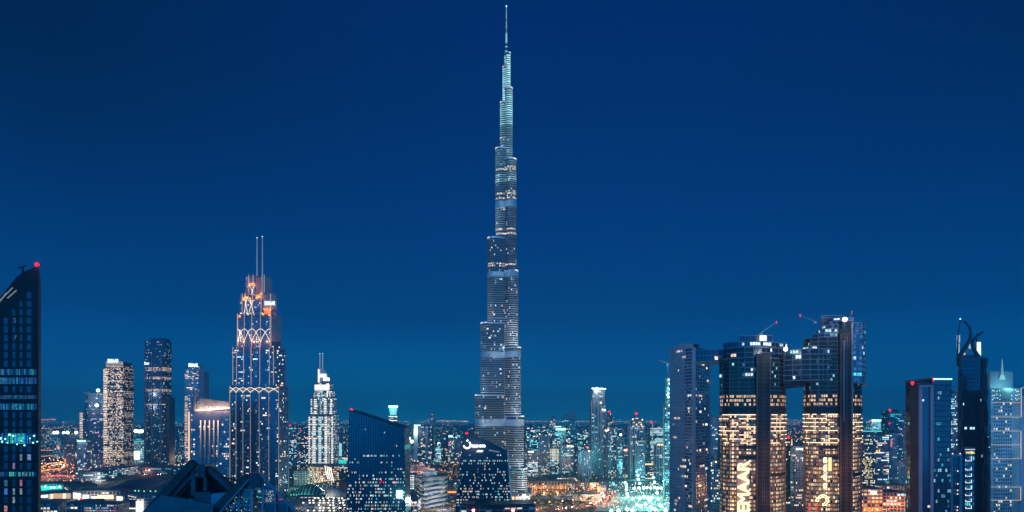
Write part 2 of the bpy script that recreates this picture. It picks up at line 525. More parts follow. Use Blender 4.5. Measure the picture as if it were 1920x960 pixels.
ROADS = {
    'boulevard': spline([gp(1010, 957), gp(1090, 950), gp(1135, 935), gp(1120, 917), gp(1060, 912), gp(1000, 918)]),
    'ring': spline([gp(60, 888), gp(110, 881), gp(125, 872), gp(100, 868), gp(60, 872)]),
    'highway': spline([gp(40, 846), gp(120, 845), gp(200, 840), gp(420, 838), gp(700, 836)]),
    'side': spline([gp(60, 900), gp(110, 893), gp(150, 892), gp(300, 890)]),
    'right': spline([gp(1600, 968), gp(1660, 952), gp(1700, 942), gp(1760, 936)]),
    'park': spline([gp(700, 900), gp(780, 893), gp(850, 888), gp(900, 884)]),
}
for k, w in (('boulevard', 22), ('ring', 22), ('highway', 40), ('side', 22), ('right', 34), ('park', 16)):
    strip(ROADS[k], w, 0.05, 'road', 'asphalt')
    for s_ in (-1, 1):
        off = []
        P = ROADS[k]
        for i in range(len(P)):
            a = Vector(P[max(0, i - 1)]); c = Vector(P[min(len(P) - 1, i + 1)]); d = (c - a).normalized()
            off.append((P[i][0] - d.y * s_ * (w / 2 + .8), P[i][1] + d.x * s_ * (w / 2 + .8)))
        strip(off, 1.6, 0.15, 'kerb', 'concrete')
    strip(ROADS[k], 0.5, 0.10, 'road_marking', 'paint_white')
def patch(pts, z, name, mat):
    mb = MB(); mb.quad([(x, y, z) for x, y in pts]); return tag(mb.build(name, mat), kind='structure')
m, t, b = base_mat('water')
b.inputs['Base Color'].default_value = (0.008, 0.02, 0.03, 1); b.inputs['Roughness'].default_value = 0.08
tcn = t.nodes.new('ShaderNodeTexCoord'); wn = t.nodes.new('ShaderNodeTexNoise'); wn.inputs['Scale'].default_value = 0.35; wn.inputs['Detail'].default_value = 4
t.links.new(tcn.outputs['Object'], wn.inputs['Vector'])
bp = t.nodes.new('ShaderNodeBump'); bp.inputs['Strength'].default_value = 0.25; bp.inputs['Distance'].default_value = 0.4
t.links.new(wn.outputs[0], bp.inputs['Height']); t.links.new(bp.outputs[0], b.inputs['Normal'])
patch([gp(985, 930), gp(1060, 930), gp(1100, 926), gp(1062, 918.5), gp(985, 919)], 0.03, 'lake_water', 'water')
patch([gp(838, 946), gp(856, 946), gp(856, 928), gp(838, 928)], 0.03, 'canal_water', 'water')
patch([gp(1115, 958), gp(1260, 958), gp(1262, 903), gp(1150, 905)], 0.02, 'plaza_paving', 'paving')
patch([gp(990, 936), gp(1100, 938), gp(1110, 928), gp(1070, 922), gp(1040, 931), gp(990, 931)], 0.06, 'promenade_paving', 'paving')

# ------------------------------------------------------------------ generic tower
SITES = {}
def tower(name, label, tiers, Y, rng, cat='skyscraper', group=None, depth=None, fh=3.7, bw=2.6, p=0.14, cols=((PEACH, 3), (COOL, 2)), s=1.0,
          glass='glass', frame='concrete', slab=(0.3, 0.8), mull=(0.7, 0.35), every=1, cham=0, run=.4, dim=0.12, beac=None, plant=True, roof='roof_grey',
          br=1.4, base=0.0):
    """tiers: list of (left column, right column, top row) from the bottom up"""
    px = (tiers[0][0] + tiers[0][1]) / 2
    st = Site(name, label, cat, px, Y, group)
    z = base; w0 = wx(tiers[0][1], Y) - wx(tiers[0][0], Y)
    d0 = depth or w0 * 0.8
    for (a, b_, top) in tiers:
        w = wx(b_, Y) - wx(a, Y); z1 = wz(top, Y)
        d = d0 * min(1, w / w0) if w < w0 * 0.9 else d0
        y = Y + (d0 - d) * 0.3
        poly = [(st.x(a), y - Y), (st.x(b_), y - Y), (st.x(b_), y - Y + d), (st.x(a), y - Y + d)]
        if cham: poly = chamfer(poly, cham)
        tower_body(st.root, poly, z, z1, rng, fh, bw, lit(rng, p, cols, s, run, dim), glass, frame, slab, mull, every, roof)
        z = z1 + 0.3
    if plant: plant_boxes(st.root, poly, z1 + 1.6, rng)
    if beac: beacon(st.root, st.x(beac), (poly[0][1] + poly[2][1]) / 2, z1 + 1 if len(tiers) and True else 0, br)
    st.ztop = z1; st.poly = poly
    SITES[label] = st
    return st
def led_bar(st, p0, p1, py, Y, mat, h=1.2, name='roof_light_strip', d=0.5):
    m_ = MB(); z = wz(py, Y); m_.box(st.x(p0, Y), st.x(p1, Y), Y - st.Y0 - 1.0 - d, Y - st.Y0 - 1.0, z - h / 2, z + h / 2)
    return m_.build(name, mat, st.root)

# ------------------------------------------------------------------ the tall stepped tower
def tall_tower():
    Y = 1160.0; rng = random.Random(3)
    st = Site('spire_tower', 'tallest tower, silver stepped shaft narrowing to a needle spire', 'skyscraper', 949.5, Y)
    mpp = Y / F
    angs = {'a': math.radians(194), 'b': math.radians(-44), 'c': math.radians(72)}
    wings = {
        'a': [(743, 57.5, 11), (609, 47, 10.5), (450, 34.5, 10), (282, 19.8, 9), (262, 11, 7), (195, 11.2, 6), (128, 6.4, 4.5)],
        'b': [(878, 38, 11), (782, 32, 10.5), (655, 26.3, 10.5), (512, 21.3, 10), (304, 18, 9), (170, 11, 6), (103, 7.0, 3.6)],
        'c': [(820, 46, 10.5), (700, 40, 10), (560, 32, 10), (400, 20, 9), (236, 12, 6), (150, 8, 5)],
    }
    mech = [(380, 392), (512, 522), (661, 672), (786, 799)]
    table = [(90, 1.5, 1.5), (128, 1.5, 1.4), (165, 1.1, 1.25), (236, 1.2, 1.3), (240, .25, .3), (262, .3, .3), (280, .4, .3), (310, .35, .25), (328, .3, .25), (332, .9, .7), (344, .9, .7), (348, .2, .2),
             (380, .18, .18), (395, .5, .2), (430, .6, .22), (440, .3, .3), (450, .12, .12), (505, .14, .14), (524, .22, .22), (575, .4, .45), (609, .65, .8), (625, .25, 1.0), (655, .4, 1.4),
             (662, .3, .4), (700, .4, .5), (743, .75, .7), (750, .35, .7), (785, .4, 1.2), (800, .4, .5), (850, .4, .8), (880, .5, 1.1), (930, .8, 1.3)]
    def prof(py, wing):
        for (p0, a0, b0), (p1, a1, b1) in zip(table, table[1:]):
            if p0 <= py <= p1:
                t_ = (py - p0) / (p1 - p0); return (b0 + (b1 - b0) * t_) if wing == 'b' else (a0 + (a1 - a0) * t_)
        return .5
    def capsule(ang, ext, r, n=10):
        c, s_ = math.cos(ang), math.sin(ang)
        if abs(c) > 0.5: L = (ext * mpp - r) / abs(c)
        else: L = ext * mpp - r
        L = max(L, 0.5)
        pts = []
        for i in range(n + 1):
            t_ = ang - math.pi / 2 + math.pi * i / n
            pts.append((c * L + r * math.cos(t_), s_ * L + r * math.sin(t_)))
        for i in range(n // 2 + 1):
            t_ = ang + math.pi / 2 + math.pi * i / (n // 2)
            pts.append((r * math.cos(t_) * .9, r * math.sin(t_) * .9))
        return pts
    fl = 3.75
    for wname, layers in wings.items():
        z0 = 0.0; ang = angs[wname]
        for (py, ext, r) in layers:
            z1 = wz(py, Y); poly = capsule(ang, ext, r)
            lay = thing('wing_tier', (0, 0, 0), None, None); lay.parent = st.root
            gm = MB(); nf = max(1, round((z1 - z0) / fl)); fn0 = lit(rng, 0.028, ((PEACH, 3), (ICE, 3), (COOL, 2)), 0.7, .2); lo = z0; sp_ = (z1 - z0) / nf
            def fn(e, i, j, nf_, nb_):
                py = HY - (lo + (i + .5) * sp_ - CAMZ) * F / Y
                if 318 < py < 325 or 363 < py < 369 or 374 < py < 378 or 432 < py < 437 or 496 < py < 502 or 440 < py < 444:
                    if rng.random() < .7: q = rng.uniform(.4, 1.3); return (q, q * .8, q * .62)
                return fn0(e, i, j, nf_, nb_)
            glass_cells(gm, poly, z0, z1, nf, 1.8, fn)
            gm.build('curtain_wall', 'glass', lay)
            fr = MB(); op = outset(poly, 0.5); lb = MB(); op2 = outset(poly, 0.62)
            zs_mech = [(wz(b_, Y), wz(a_, Y)) for a_, b_ in mech]
            prev_z = z0
            for i in range(1, nf):
                z = z0 + (z1 - z0) * i / nf
                if any(zb - 1 < z < zt + 1 for zb, zt in zs_mech): continue
                fr.prism(op, z - .4, z + .4)
                # floor-edge LED strips; floodlight wash above setbacks and at noses put into their glow
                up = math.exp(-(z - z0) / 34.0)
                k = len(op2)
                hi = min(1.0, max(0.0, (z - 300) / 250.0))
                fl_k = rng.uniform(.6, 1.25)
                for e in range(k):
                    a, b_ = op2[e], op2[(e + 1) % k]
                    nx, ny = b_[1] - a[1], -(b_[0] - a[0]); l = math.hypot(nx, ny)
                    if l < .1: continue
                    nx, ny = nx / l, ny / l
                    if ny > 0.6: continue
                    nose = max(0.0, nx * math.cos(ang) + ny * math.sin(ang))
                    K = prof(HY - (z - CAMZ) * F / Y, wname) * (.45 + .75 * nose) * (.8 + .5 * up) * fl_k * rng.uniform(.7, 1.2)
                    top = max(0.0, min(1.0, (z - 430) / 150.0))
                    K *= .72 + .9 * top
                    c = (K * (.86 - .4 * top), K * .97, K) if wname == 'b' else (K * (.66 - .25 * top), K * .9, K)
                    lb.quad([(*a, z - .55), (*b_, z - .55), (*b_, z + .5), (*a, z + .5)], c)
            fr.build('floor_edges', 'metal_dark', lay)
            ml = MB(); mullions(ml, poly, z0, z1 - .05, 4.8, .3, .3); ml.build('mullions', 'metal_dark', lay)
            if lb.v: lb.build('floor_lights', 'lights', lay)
            for zb, zt in zs_mech:
                if z0 < zb and zt < z1 + 2:
                    mb_ = MB(); mb_.prism(outset(poly, 0.9), zb, zt); mullions(mb_, outset(poly, .9), zb, zt, 1.6, .4, .3)
                    mb_.build('louvre_band', 'panel_white', lay)
            rf = MB(); rf.prism(outset(poly, 0.8), z1 + .01, z1 + 2.2); rf.build('terrace', 'panel_white', lay)
            if wname != 'c':
                nose_e = [e for e in range(len(op)) if True]
                tl = MB()
                for e in range(4 if wname == 'b' else 1, 10 if wname == 'b' else 7):
                    a, b_ = outset(poly, 1.0)[e], outset(poly, 1.0)[(e + 1) % len(poly)]
                    tl.quad([(*a, z1 + .2), (*b_, z1 + .2), (*b_, z1 + 2.4), (*a, z1 + 2.4)], (1.0, .95, .82))
                tl.build('terrace_lights', 'lights', lay)
            z0 = z1 + 2.2
    # slim core above the wings, then the spire
    cm = MB(); zA, zB = wz(235, Y), wz(84, Y)
    hexa = [(5.2 * math.cos(math.radians(60 * i + 20)), 5.2 * math.sin(math.radians(60 * i + 20))) for i in range(6)]
    glass_cells(cm, hexa, 0, zA, 3, 6, lambda *a: None); 
    z = zA; i = 0
    while z < zB:
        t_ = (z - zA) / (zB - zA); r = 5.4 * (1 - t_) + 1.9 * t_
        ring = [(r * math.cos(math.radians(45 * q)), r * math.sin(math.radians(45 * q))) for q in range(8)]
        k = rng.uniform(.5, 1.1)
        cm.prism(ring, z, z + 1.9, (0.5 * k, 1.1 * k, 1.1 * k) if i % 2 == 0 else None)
        ring2 = [(p[0] * .86, p[1] * .86) for p in ring]
        cm.prism(ring2, z + 1.9, z + 3.9)
        z += 3.9; i += 1
    cm.build('core', 'glass', st.root)
    sp = MB(); z = zB - 1
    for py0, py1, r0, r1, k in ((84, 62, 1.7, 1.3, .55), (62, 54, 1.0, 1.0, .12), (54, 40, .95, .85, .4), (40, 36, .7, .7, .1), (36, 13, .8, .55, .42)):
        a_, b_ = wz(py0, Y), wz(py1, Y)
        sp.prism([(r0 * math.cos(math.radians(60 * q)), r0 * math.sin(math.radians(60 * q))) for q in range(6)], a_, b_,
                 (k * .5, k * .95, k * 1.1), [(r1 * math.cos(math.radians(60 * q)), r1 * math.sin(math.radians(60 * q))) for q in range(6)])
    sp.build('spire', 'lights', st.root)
    beacon(st.root, 0, 0, wz(13, Y), 1.3, 'led_cool', 'spire_light')
    for px, py in ((936, 667), (962, 667), (937, 517), (960, 517), (945, 386), (915, 792), (962, 792)):
        lamp('band_floodlight', (st.x(px), -62 if px > 949 else -34, wz(py, Y)), 2600, (.8, .9, 1), st.root, 1)
    pod = MB(); pod.prism([(st.x(890), -70), (st.x(992), -70), (st.x(1000), 60), (st.x(885), 60)], 0, 9); pod.build('podium', 'stone', st.root)
    pl = MB()
    for q in range(16):
        x = st.x(892 + q * 6.2); pl.box(x, x + 3.6, -70.3, -70.05, 2, 7)
    pl.build('podium_windows', 'led_warm', st.root)
    # floodlights on the lower terraces (the photograph shows them shining up the shaft)
    for px, py, P in ((976, 782, 16000), (971, 655, 14000), (983, 878, 14000), (898, 743, 9000), (908, 609, 9000), (921, 450, 8000), (967, 304, 9000), (935, 282, 9000),
                      (958, 170, 9000), (941, 195, 9000)):
        lamp('terrace_floodlight', (st.x(px), -52 if px > 949 and py > 500 else -30, wz(py, Y) + 6), P * .55, (.85, .95, 1), st.root)
tall_tower()

# ------------------------------------------------------------------ stepped tower with twin masts, left of centre
def deco_tower():
    Y = 1150.0; rng = random.Random(11)
    st = Site('deco_tower', 'art deco style stepped tower with golden lattice crown and twin masts', 'skyscraper', 480, Y)
    tiers = [(430, 524, 540, 728, 0), (435, 513, 535, 655, 3), (443, 507, 526, 592, 6), (450, 505, 517, 553, 9), (461, 492, 505, 517, 12)]
    piers = [432, 443, 456, 470, 486.5, 504.5, 523]
    z0 = 0.0
    D = 46.0
    for ti, (a, b_, c, top, iny) in enumerate(tiers):
        z1 = wz(top, Y)
        Yb = Y + 26
        pts = st.pts([(a, Y + iny), (b_, Y + iny)])
        xa, xb = pts[0][0], pts[1][0]; xc = wx(c, Y + iny + 20) - st.X0
        poly = [(xa, iny), (xb, iny), (xc, iny + 20), (wx(c - .5, Y + iny + 20 + D * .6) - st.X0, iny + 20 + D * .6), (xa, iny + 20 + D * .6)]
        f = lit(rng, 0.07, ((PEACH, 4), (CREAM, 2), (COOL, 3)), 1.0, .25, .2, (.03, .1, .2))
        tower_body(st.root, poly, z0, z1, rng, 3.7, 2.2, f, 'glass_sky', 'panel_lilac', (0.25, .6) if ti < 3 else (0.2, .5), (0.3, .2))
        # flat dark-blue glass bays between the balconied ones
        inside = [p for p in piers if a - 1 <= p <= b_ + 1]
        if ti < 3:
            bay = MB()
            for q in (1, 3, 5):
                if q + 1 < len(inside) and q % 2 == 1:
                    xl, xr = st.x(inside[q] + 1.5), st.x(inside[q] + 7 + q)
                    bay.box(xl, min(xr, st.x(inside[q + 1] - 4)), iny - 0.55, iny - .2, z0, z1)
            if bay.v: bay.build('glass_bay', 'glass_sky', st.root)
        pm = MB(); lm = MB()
        for p in sorted(set([a + .8, b_ - .8] + inside)):
            x = st.x(p)
            pm.box(x - .8, x + .8, iny - 1.3, iny + .1, z0, z1 + 4.5)
            lm.box(x - .24, x + .24, iny - 1.75, iny - 1.32, z0 + 6, z1 + 4)
        pm.box(xc - 1.4, xc + 1.1, iny + 19, iny + 22, z0, z1 + 3)
        if ti in (0, 1, 2):
            pm.box(xc - 5.5, xc + .2, iny + 21, iny + 21.6, max(0, z1 - 28), z1 + 5)
        pm.build('pier', 'panel_lilac', st.root)
        lm.build('pier_lights', 'pier_led' if ti == 0 else 'pier_led_hot', st.root)
        z0 = z1
    def lattice(p0, p1, ytop, ybot, iny, n=3, r=.3):
        lm = MB(); x0, x1, zt, zb = st.x(p0), st.x(p1), wz(ytop, Y), wz(ybot, Y)
        y = iny - 1.6
        for k in range(2):
            for i in range(8):
                t0, t1 = i / 8, (i + 1) / 8
                fx = lambda t_: x0 + (x1 - x0) * (t_ if k else 1 - t_)
                fz = lambda t_: zb + (zt - zb) * math.sin(t_ * math.pi / 2) ** .9
                lm.bar((fx(t0), y - k * .2, fz(t0)), (fx(t1), y - k * .2, fz(t1)), r, 5)
        lm.build('lattice_lights', 'lattice_led', st.root)
    for q in range(len(piers) - 1):
        if piers[q] >= 443 and piers[q + 1] <= 507:
            lattice(piers[q], piers[q + 1], 616, 641, 6)
    lattice(445, 450, 618, 641, 6)
    for q in range(len(piers) - 1):
        lattice(piers[q], piers[q + 1], 727, 736, 0)
    lattice(454, 461.5, 557, 594, 9); lattice(461.5, 474.5, 561, 596, 9); lattice(462, 474.5, 533, 575, 12); 
    bm = MB()
    bm.box(st.x(431), st.x(523), -1.2, -.6, wz(736, Y), wz(728, Y)); bm.build('arch_band', 'stone', st.root)
    # crown panels
    cp = MB(); cp.box(st.x(475), st.x(505), 11, 14, wz(553, Y), wz(517, Y)); cp.box(st.x(490), st.x(516), 7.5, 9.5, wz(592, Y), wz(549, Y))
    cp.box(st.x(507), st.x(526), 4.6, 5.6, wz(640, Y), wz(592, Y))
    cp.build('crown_panel', 'crown_grey', st.root)
    text('EMAAR', st.root, 'lamp_cool_sign', st.x(493), 6.9, wz(571, Y), 7.2, width=20 * Y / F, thick=.06, depth=.3)
    om = MB()
    for px, py, iny in ((464, 532, 12), (469, 531, 12), (454, 560, 8), (458, 557, 8), (466, 559, 8), (478, 557, 10), (482, 555, 10), (494, 579, 6), (499, 579, 6), (505, 580, 6), (448, 592, 5),
                        (492, 589, 6), (503, 590, 6), (487, 549, 10)):
        om.ball((st.x(px), iny - 2.2, wz(py, Y)), 1.5, None, 6, 4)
    om.build('crown_lamp', 'led_orange', st.root)
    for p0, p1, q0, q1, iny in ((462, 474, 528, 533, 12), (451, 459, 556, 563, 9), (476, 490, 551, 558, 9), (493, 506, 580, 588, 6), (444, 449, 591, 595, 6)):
        gw = MB(); gw.box(st.x(p0), st.x(p1), iny - .9, iny - .65, wz(q1, Y), wz(q0, Y)); gw.build('crown_glow', 'glow_orange', st.root)  # glowing boxes stand in for the orange-lit crown recesses
    for px, py, iny in ((467, 530, 10), (457, 556, 7), (481, 555, 8), (500, 580, 5), (470, 640, 2), (495, 640, 2), (450, 640, 2)):
        lamp('crown_floodlight', (st.x(px), iny - 5, wz(py, Y) + 1), 6500, (1, .26, .04), st.root, .8)
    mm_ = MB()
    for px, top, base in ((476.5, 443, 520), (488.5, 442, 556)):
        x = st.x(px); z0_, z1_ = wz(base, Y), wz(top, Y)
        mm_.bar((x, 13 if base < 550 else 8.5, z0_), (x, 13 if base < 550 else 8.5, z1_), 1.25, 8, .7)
    mm_.build('mast', 'mast_glow', st.root)
    for px, top, yy in ((476.5, 443, 13), (488.5, 442, 8.5)):
        beacon(st.root, st.x(px), yy, wz(top, Y), .9, 'led_cool', 'mast_light')
deco_tower()

# ------------------------------------------------------------------ dark tower at the left edge, with the curved sloping top
def left_tower():
    Yc = 280.0; rng = random.Random(5)
    st = Site('office_tower', 'dark tower cut by the picture edge, curved sloping top and square windows', 'skyscraper', 72, Yc)
    yaw = math.radians(33); st.root.rotation_euler = (0, 0, yaw)
    ux, uy = math.cos(yaw), math.sin(yaw)
    def u_of(px):
        k = (px - CX) / F
        # X0 + u*ux = k*(Y0 + u*uy)
        return (k * st.Y0 - st.X0) / (ux - k * uy)
    def zof(px, py):
        u = u_of(px); return wz(py, st.Y0 + u * uy)
    prof = [(72, 500), (64, 503), (52, 508), (40, 514), (30, 522), (20, 535), (8, 550), (-6, 566), (-40, 600), (-90, 640)]
    out = [(u_of(px), zof(px, py)) for px, py in prof]
    uL = u_of(-90)
    body = MB(); outl = [(uL, 0), (0, 0)] + out
    body.extrude([(x, z) for x, z in outl], 0.0, 30.0)
    body.build('wall', 'black_wall', st.root)
    # roof skin following the curve
    rs = MB()
    for i in range(len(out) - 1):
        a, b_ = out[i], out[i + 1]
        rs.quad([(a[0], -.4, a[1] + .25), (a[0], 30.4, a[1] + .25), (b_[0], 30.4, b_[1] + .25), (b_[0], -.4, b_[1] + .25)])
    rs.build('roof', 'metal_dark', st.root)
    sk = MB()
    for i, (p0, q0, p1, q1, w) in enumerate(((-2, 561, 12, 543, 1.4), (1, 556, 24, 533, 1.0), (14, 553, 31, 538, .8))):
        a, b_ = (u_of(p0), zof(p0, q0) - .4), (u_of(p1), zof(p1, q1) - .4)
        sk.bar((a[0], -.35, a[1] - 1), (b_[0], -.35, b_[1] - 1), .28, 4)
    sk.build('roof_light_strip', 'strip_dim', st.root)
    cols = [(8, 14, 592), (24, 28, 577), (37.5, 41.5, 562), (51, 58, 548)]
    ribbons = [(692, 703), (708, 720), (757, 768), (741, 748), (813, 832), (885, 893)]
    row_glow = {692: ((.1, .55, .8), .5), 708: ((.1, .5, .75), .5), 757: ((.1, .55, .75), .6), 741: (COOL, .12), 813: ((.08, .8, 1), 1.1), 885: ((.25, .85, 1), .8)}  # the strongest teal row carries reflected floodlights as glow in its panes
    row = 0; py = 548.0
    while py < 975:
        inr = any(a - 3 < py + 5 < b_ + 3 for a, b_ in ribbons)
        if not inr:
            for (p0, p1, first) in cols:
                if py < first - 2: continue
                u0, u1 = u_of(p0), u_of(p1); z1 = zof((p0 + p1) / 2, py); z0 = zof((p0 + p1) / 2, py + 11)
                w_ = MB(); gl = None
                if py > 820 and rng.random() < .25: gl = tuple(c * rng.uniform(.1, .5) for c in rng.choice((PEACH, COOL, TEAL)))
                w_.box(u0, u1, -.12, -.02, z0, z1, gl)
                w_.box(u0 - .12, u0, -.3, -.01, z0 - .1, z1 + .1); w_.box(u1, u1 + .12, -.3, -.01, z0 - .1, z1 + .1); w_.box(u0 - .12, u1 + .12, -.32, -.01, z0 - .25, z0 - .11)
                w_.build('window', 'glass_pale', st.root)
        py += 16.0
    for a, b_ in ribbons:
        w_ = MB(); c, k = row_glow[a]
        px = -20.0
        while px < 68:
            wdt = rng.choice((1.2, 1.6, 2.2, 3.0))
            z1, z0 = zof(px, a), zof(px, b_)
            gl = tuple(q * k * rng.uniform(.05, .9) ** 1.3 for q in c) if rng.random() < .6 else None
            w_.box(u_of(px), u_of(min(px + wdt - .35, 68)), -.12, -.02, z0, z1, gl); px += wdt
        w_.build('ribbon_window', 'glass_pale', st.root)
    lm = MB()  # teal balls stand in for floodlights reflected in the glass
    for px, py, r in ((10, 823, .28), (18, 815, .38), (25, 817, .3), (4, 828, .3), (64, 817, .3), (70, 828, .25), (14, 830, .2), (32, 833, .25), (46, 835, .3), (56, 822, .2), (40, 826, .15),
                      (1, 822, .4), (62, 830, .3), (28, 598, .1), (29, 603, .1), (30, 630, .1), (29, 634, .1)):
        lm.ball((u_of(px), -.5, zof(px, py)), r, (1.0, 3.6, 3.2) if py > 700 else (1.2, 1, .8), 6, 4)
    lm.build('facade_light_dot', 'lights', st.root)
    an = MB(); x = u_of(41); an.bar((x, 8, zof(41, 515)), (x, 8, zof(41, 493)), .45, 6); an.bar((x - 1.8, 8, zof(41, 497)), (x + 1.2, 8, zof(41, 490)), .3, 5)
    an.build('antenna', 'metal_dark', st.root)
    beacon(st.root, u_of(69), 1.0, zof(69, 500) + .2, .85)
    lamp('beacon_glow', (u_of(69), -1.5, zof(69, 500) + 1), 260, (1, .03, .06), st.root, .5)
left_tower()

# ------------------------------------------------------------------ curved-top hotel slab with balconies, left of the twin towers
def ribbed_tower():
    rng = random.Random(21); Yc = 770.0
    st = Site('residential_tower', 'slim blue tower with ribbed front, curved top and lilac corner piers', 'skyscraper', 1301, Yc)
    A = st.pts([(1258, 806), (1301, Yc), (1329, 815)])
    back = (A[2][0] + (A[0][0] - A[1][0]), A[2][1] + (A[0][1] - A[1][1]))
    poly = [A[0], A[1], A[2], back]
    ztop = wz(652, Yc)
    nf = round(ztop / 3.7)
    f = lit(rng, 0.02, ((PEACH, 5), (CREAM, 2), (COOL, 1)), 1.1, .6, .1)
    gmb = MB(); glass_cells(gmb, poly, 0, ztop, nf, 1.5, f); gmb.build('curtain_wall', 'glass_sky', st.root)
    fr = MB()
    a, b_, c = Vector(A[0]), Vector(A[1]), Vector(A[2])
    d1 = (b_ - a); n1 = Vector((d1.y, -d1.x)).normalized(); d2 = (c - b_); n2 = Vector((d2.y, -d2.x)).normalized()
    for i in range(1, nf):
        z = ztop * i / nf
        fr.prism(outset(poly, .3), z - .4, z + .3)
    for j in range(13):
        q = a + d1 * (.06 + .55 * j / 12)
        fr.prism([(q.x - .2, q.y), (q.x + n1.x * .8 - .2, q.y + n1.y * .8), (q.x + n1.x * .8 + .2, q.y + n1.y * .8), (q.x + .2, q.y)], 0, ztop)
    for j in range(1, 9):
        q = b_ + d2 * (j / 9)
        fr.prism([(q.x, q.y - .2), (q.x + n2.x * .5, q.y + n2.y * .5 - .2), (q.x + n2.x * .5, q.y + n2.y * .5 + .2), (q.x, q.y + .2)], 0, ztop)
    fr.build('facade_frame', 'panel_white', st.root)
    # corner piers, curving over at the top of the front
    pm = MB()
    for q, w, o in ((a, 2.2, n1), (b_, 3.4, (n1 + n2).normalized()), (c, 3.0, n2)):
        pm.prism([(q.x - w / 2, q.y + 1.5), (q.x - w / 2 + o.x, q.y - 1.2), (q.x + w / 2 + o.x, q.y - 1.2), (q.x + w / 2, q.y + 1.5)], 0, ztop + .5)
    n = 10; L = d1.length
    for i in range(n):
        t0, t1 = i / n, (i + 1) / n
        h = lambda t_: ztop + 2.2 + 4.2 * math.sin(math.pi * (.06 + .8 * t_))
        p, q = a + d1 * t0 + n1 * .6, a + d1 * t1 + n1 * .6
        bk = -n1 * 9
        zs = (ztop - .1, ztop - .1, h(t1), h(t0))
        k = len(pm.v)
        pm.v += [(p.x, p.y, zs[0]), (q.x, q.y, zs[1]), (q.x, q.y, zs[2]), (p.x, p.y, zs[3]),
                 (p.x + bk.x, p.y + bk.y, zs[0]), (q.x + bk.x, q.y + bk.y, zs[1]), (q.x + bk.x, q.y + bk.y, zs[2]), (p.x + bk.x, p.y + bk.y, zs[3])]
        for ff in ((0, 1, 2, 3), (5, 4, 7, 6), (3, 2, 6, 7)):
            pm.f.append(tuple(k + e for e in ff)); pm.g.append(None)
    pm.build('pier', 'panel_warm', st.root)
    rm = MB(); rm.prism(outset(poly, .4), ztop + .01, ztop + 1.8); rm.build('roof', 'roof_grey', st.root)
    for zz in (40, 95, 150, 205): lamp('facade_wash', (b_.x - 22, b_.y - 26, zz), 2000, (1, .8, .85), st.root, 2)  # unseen lamps added in front to brighten the piers
ribbed_tower()

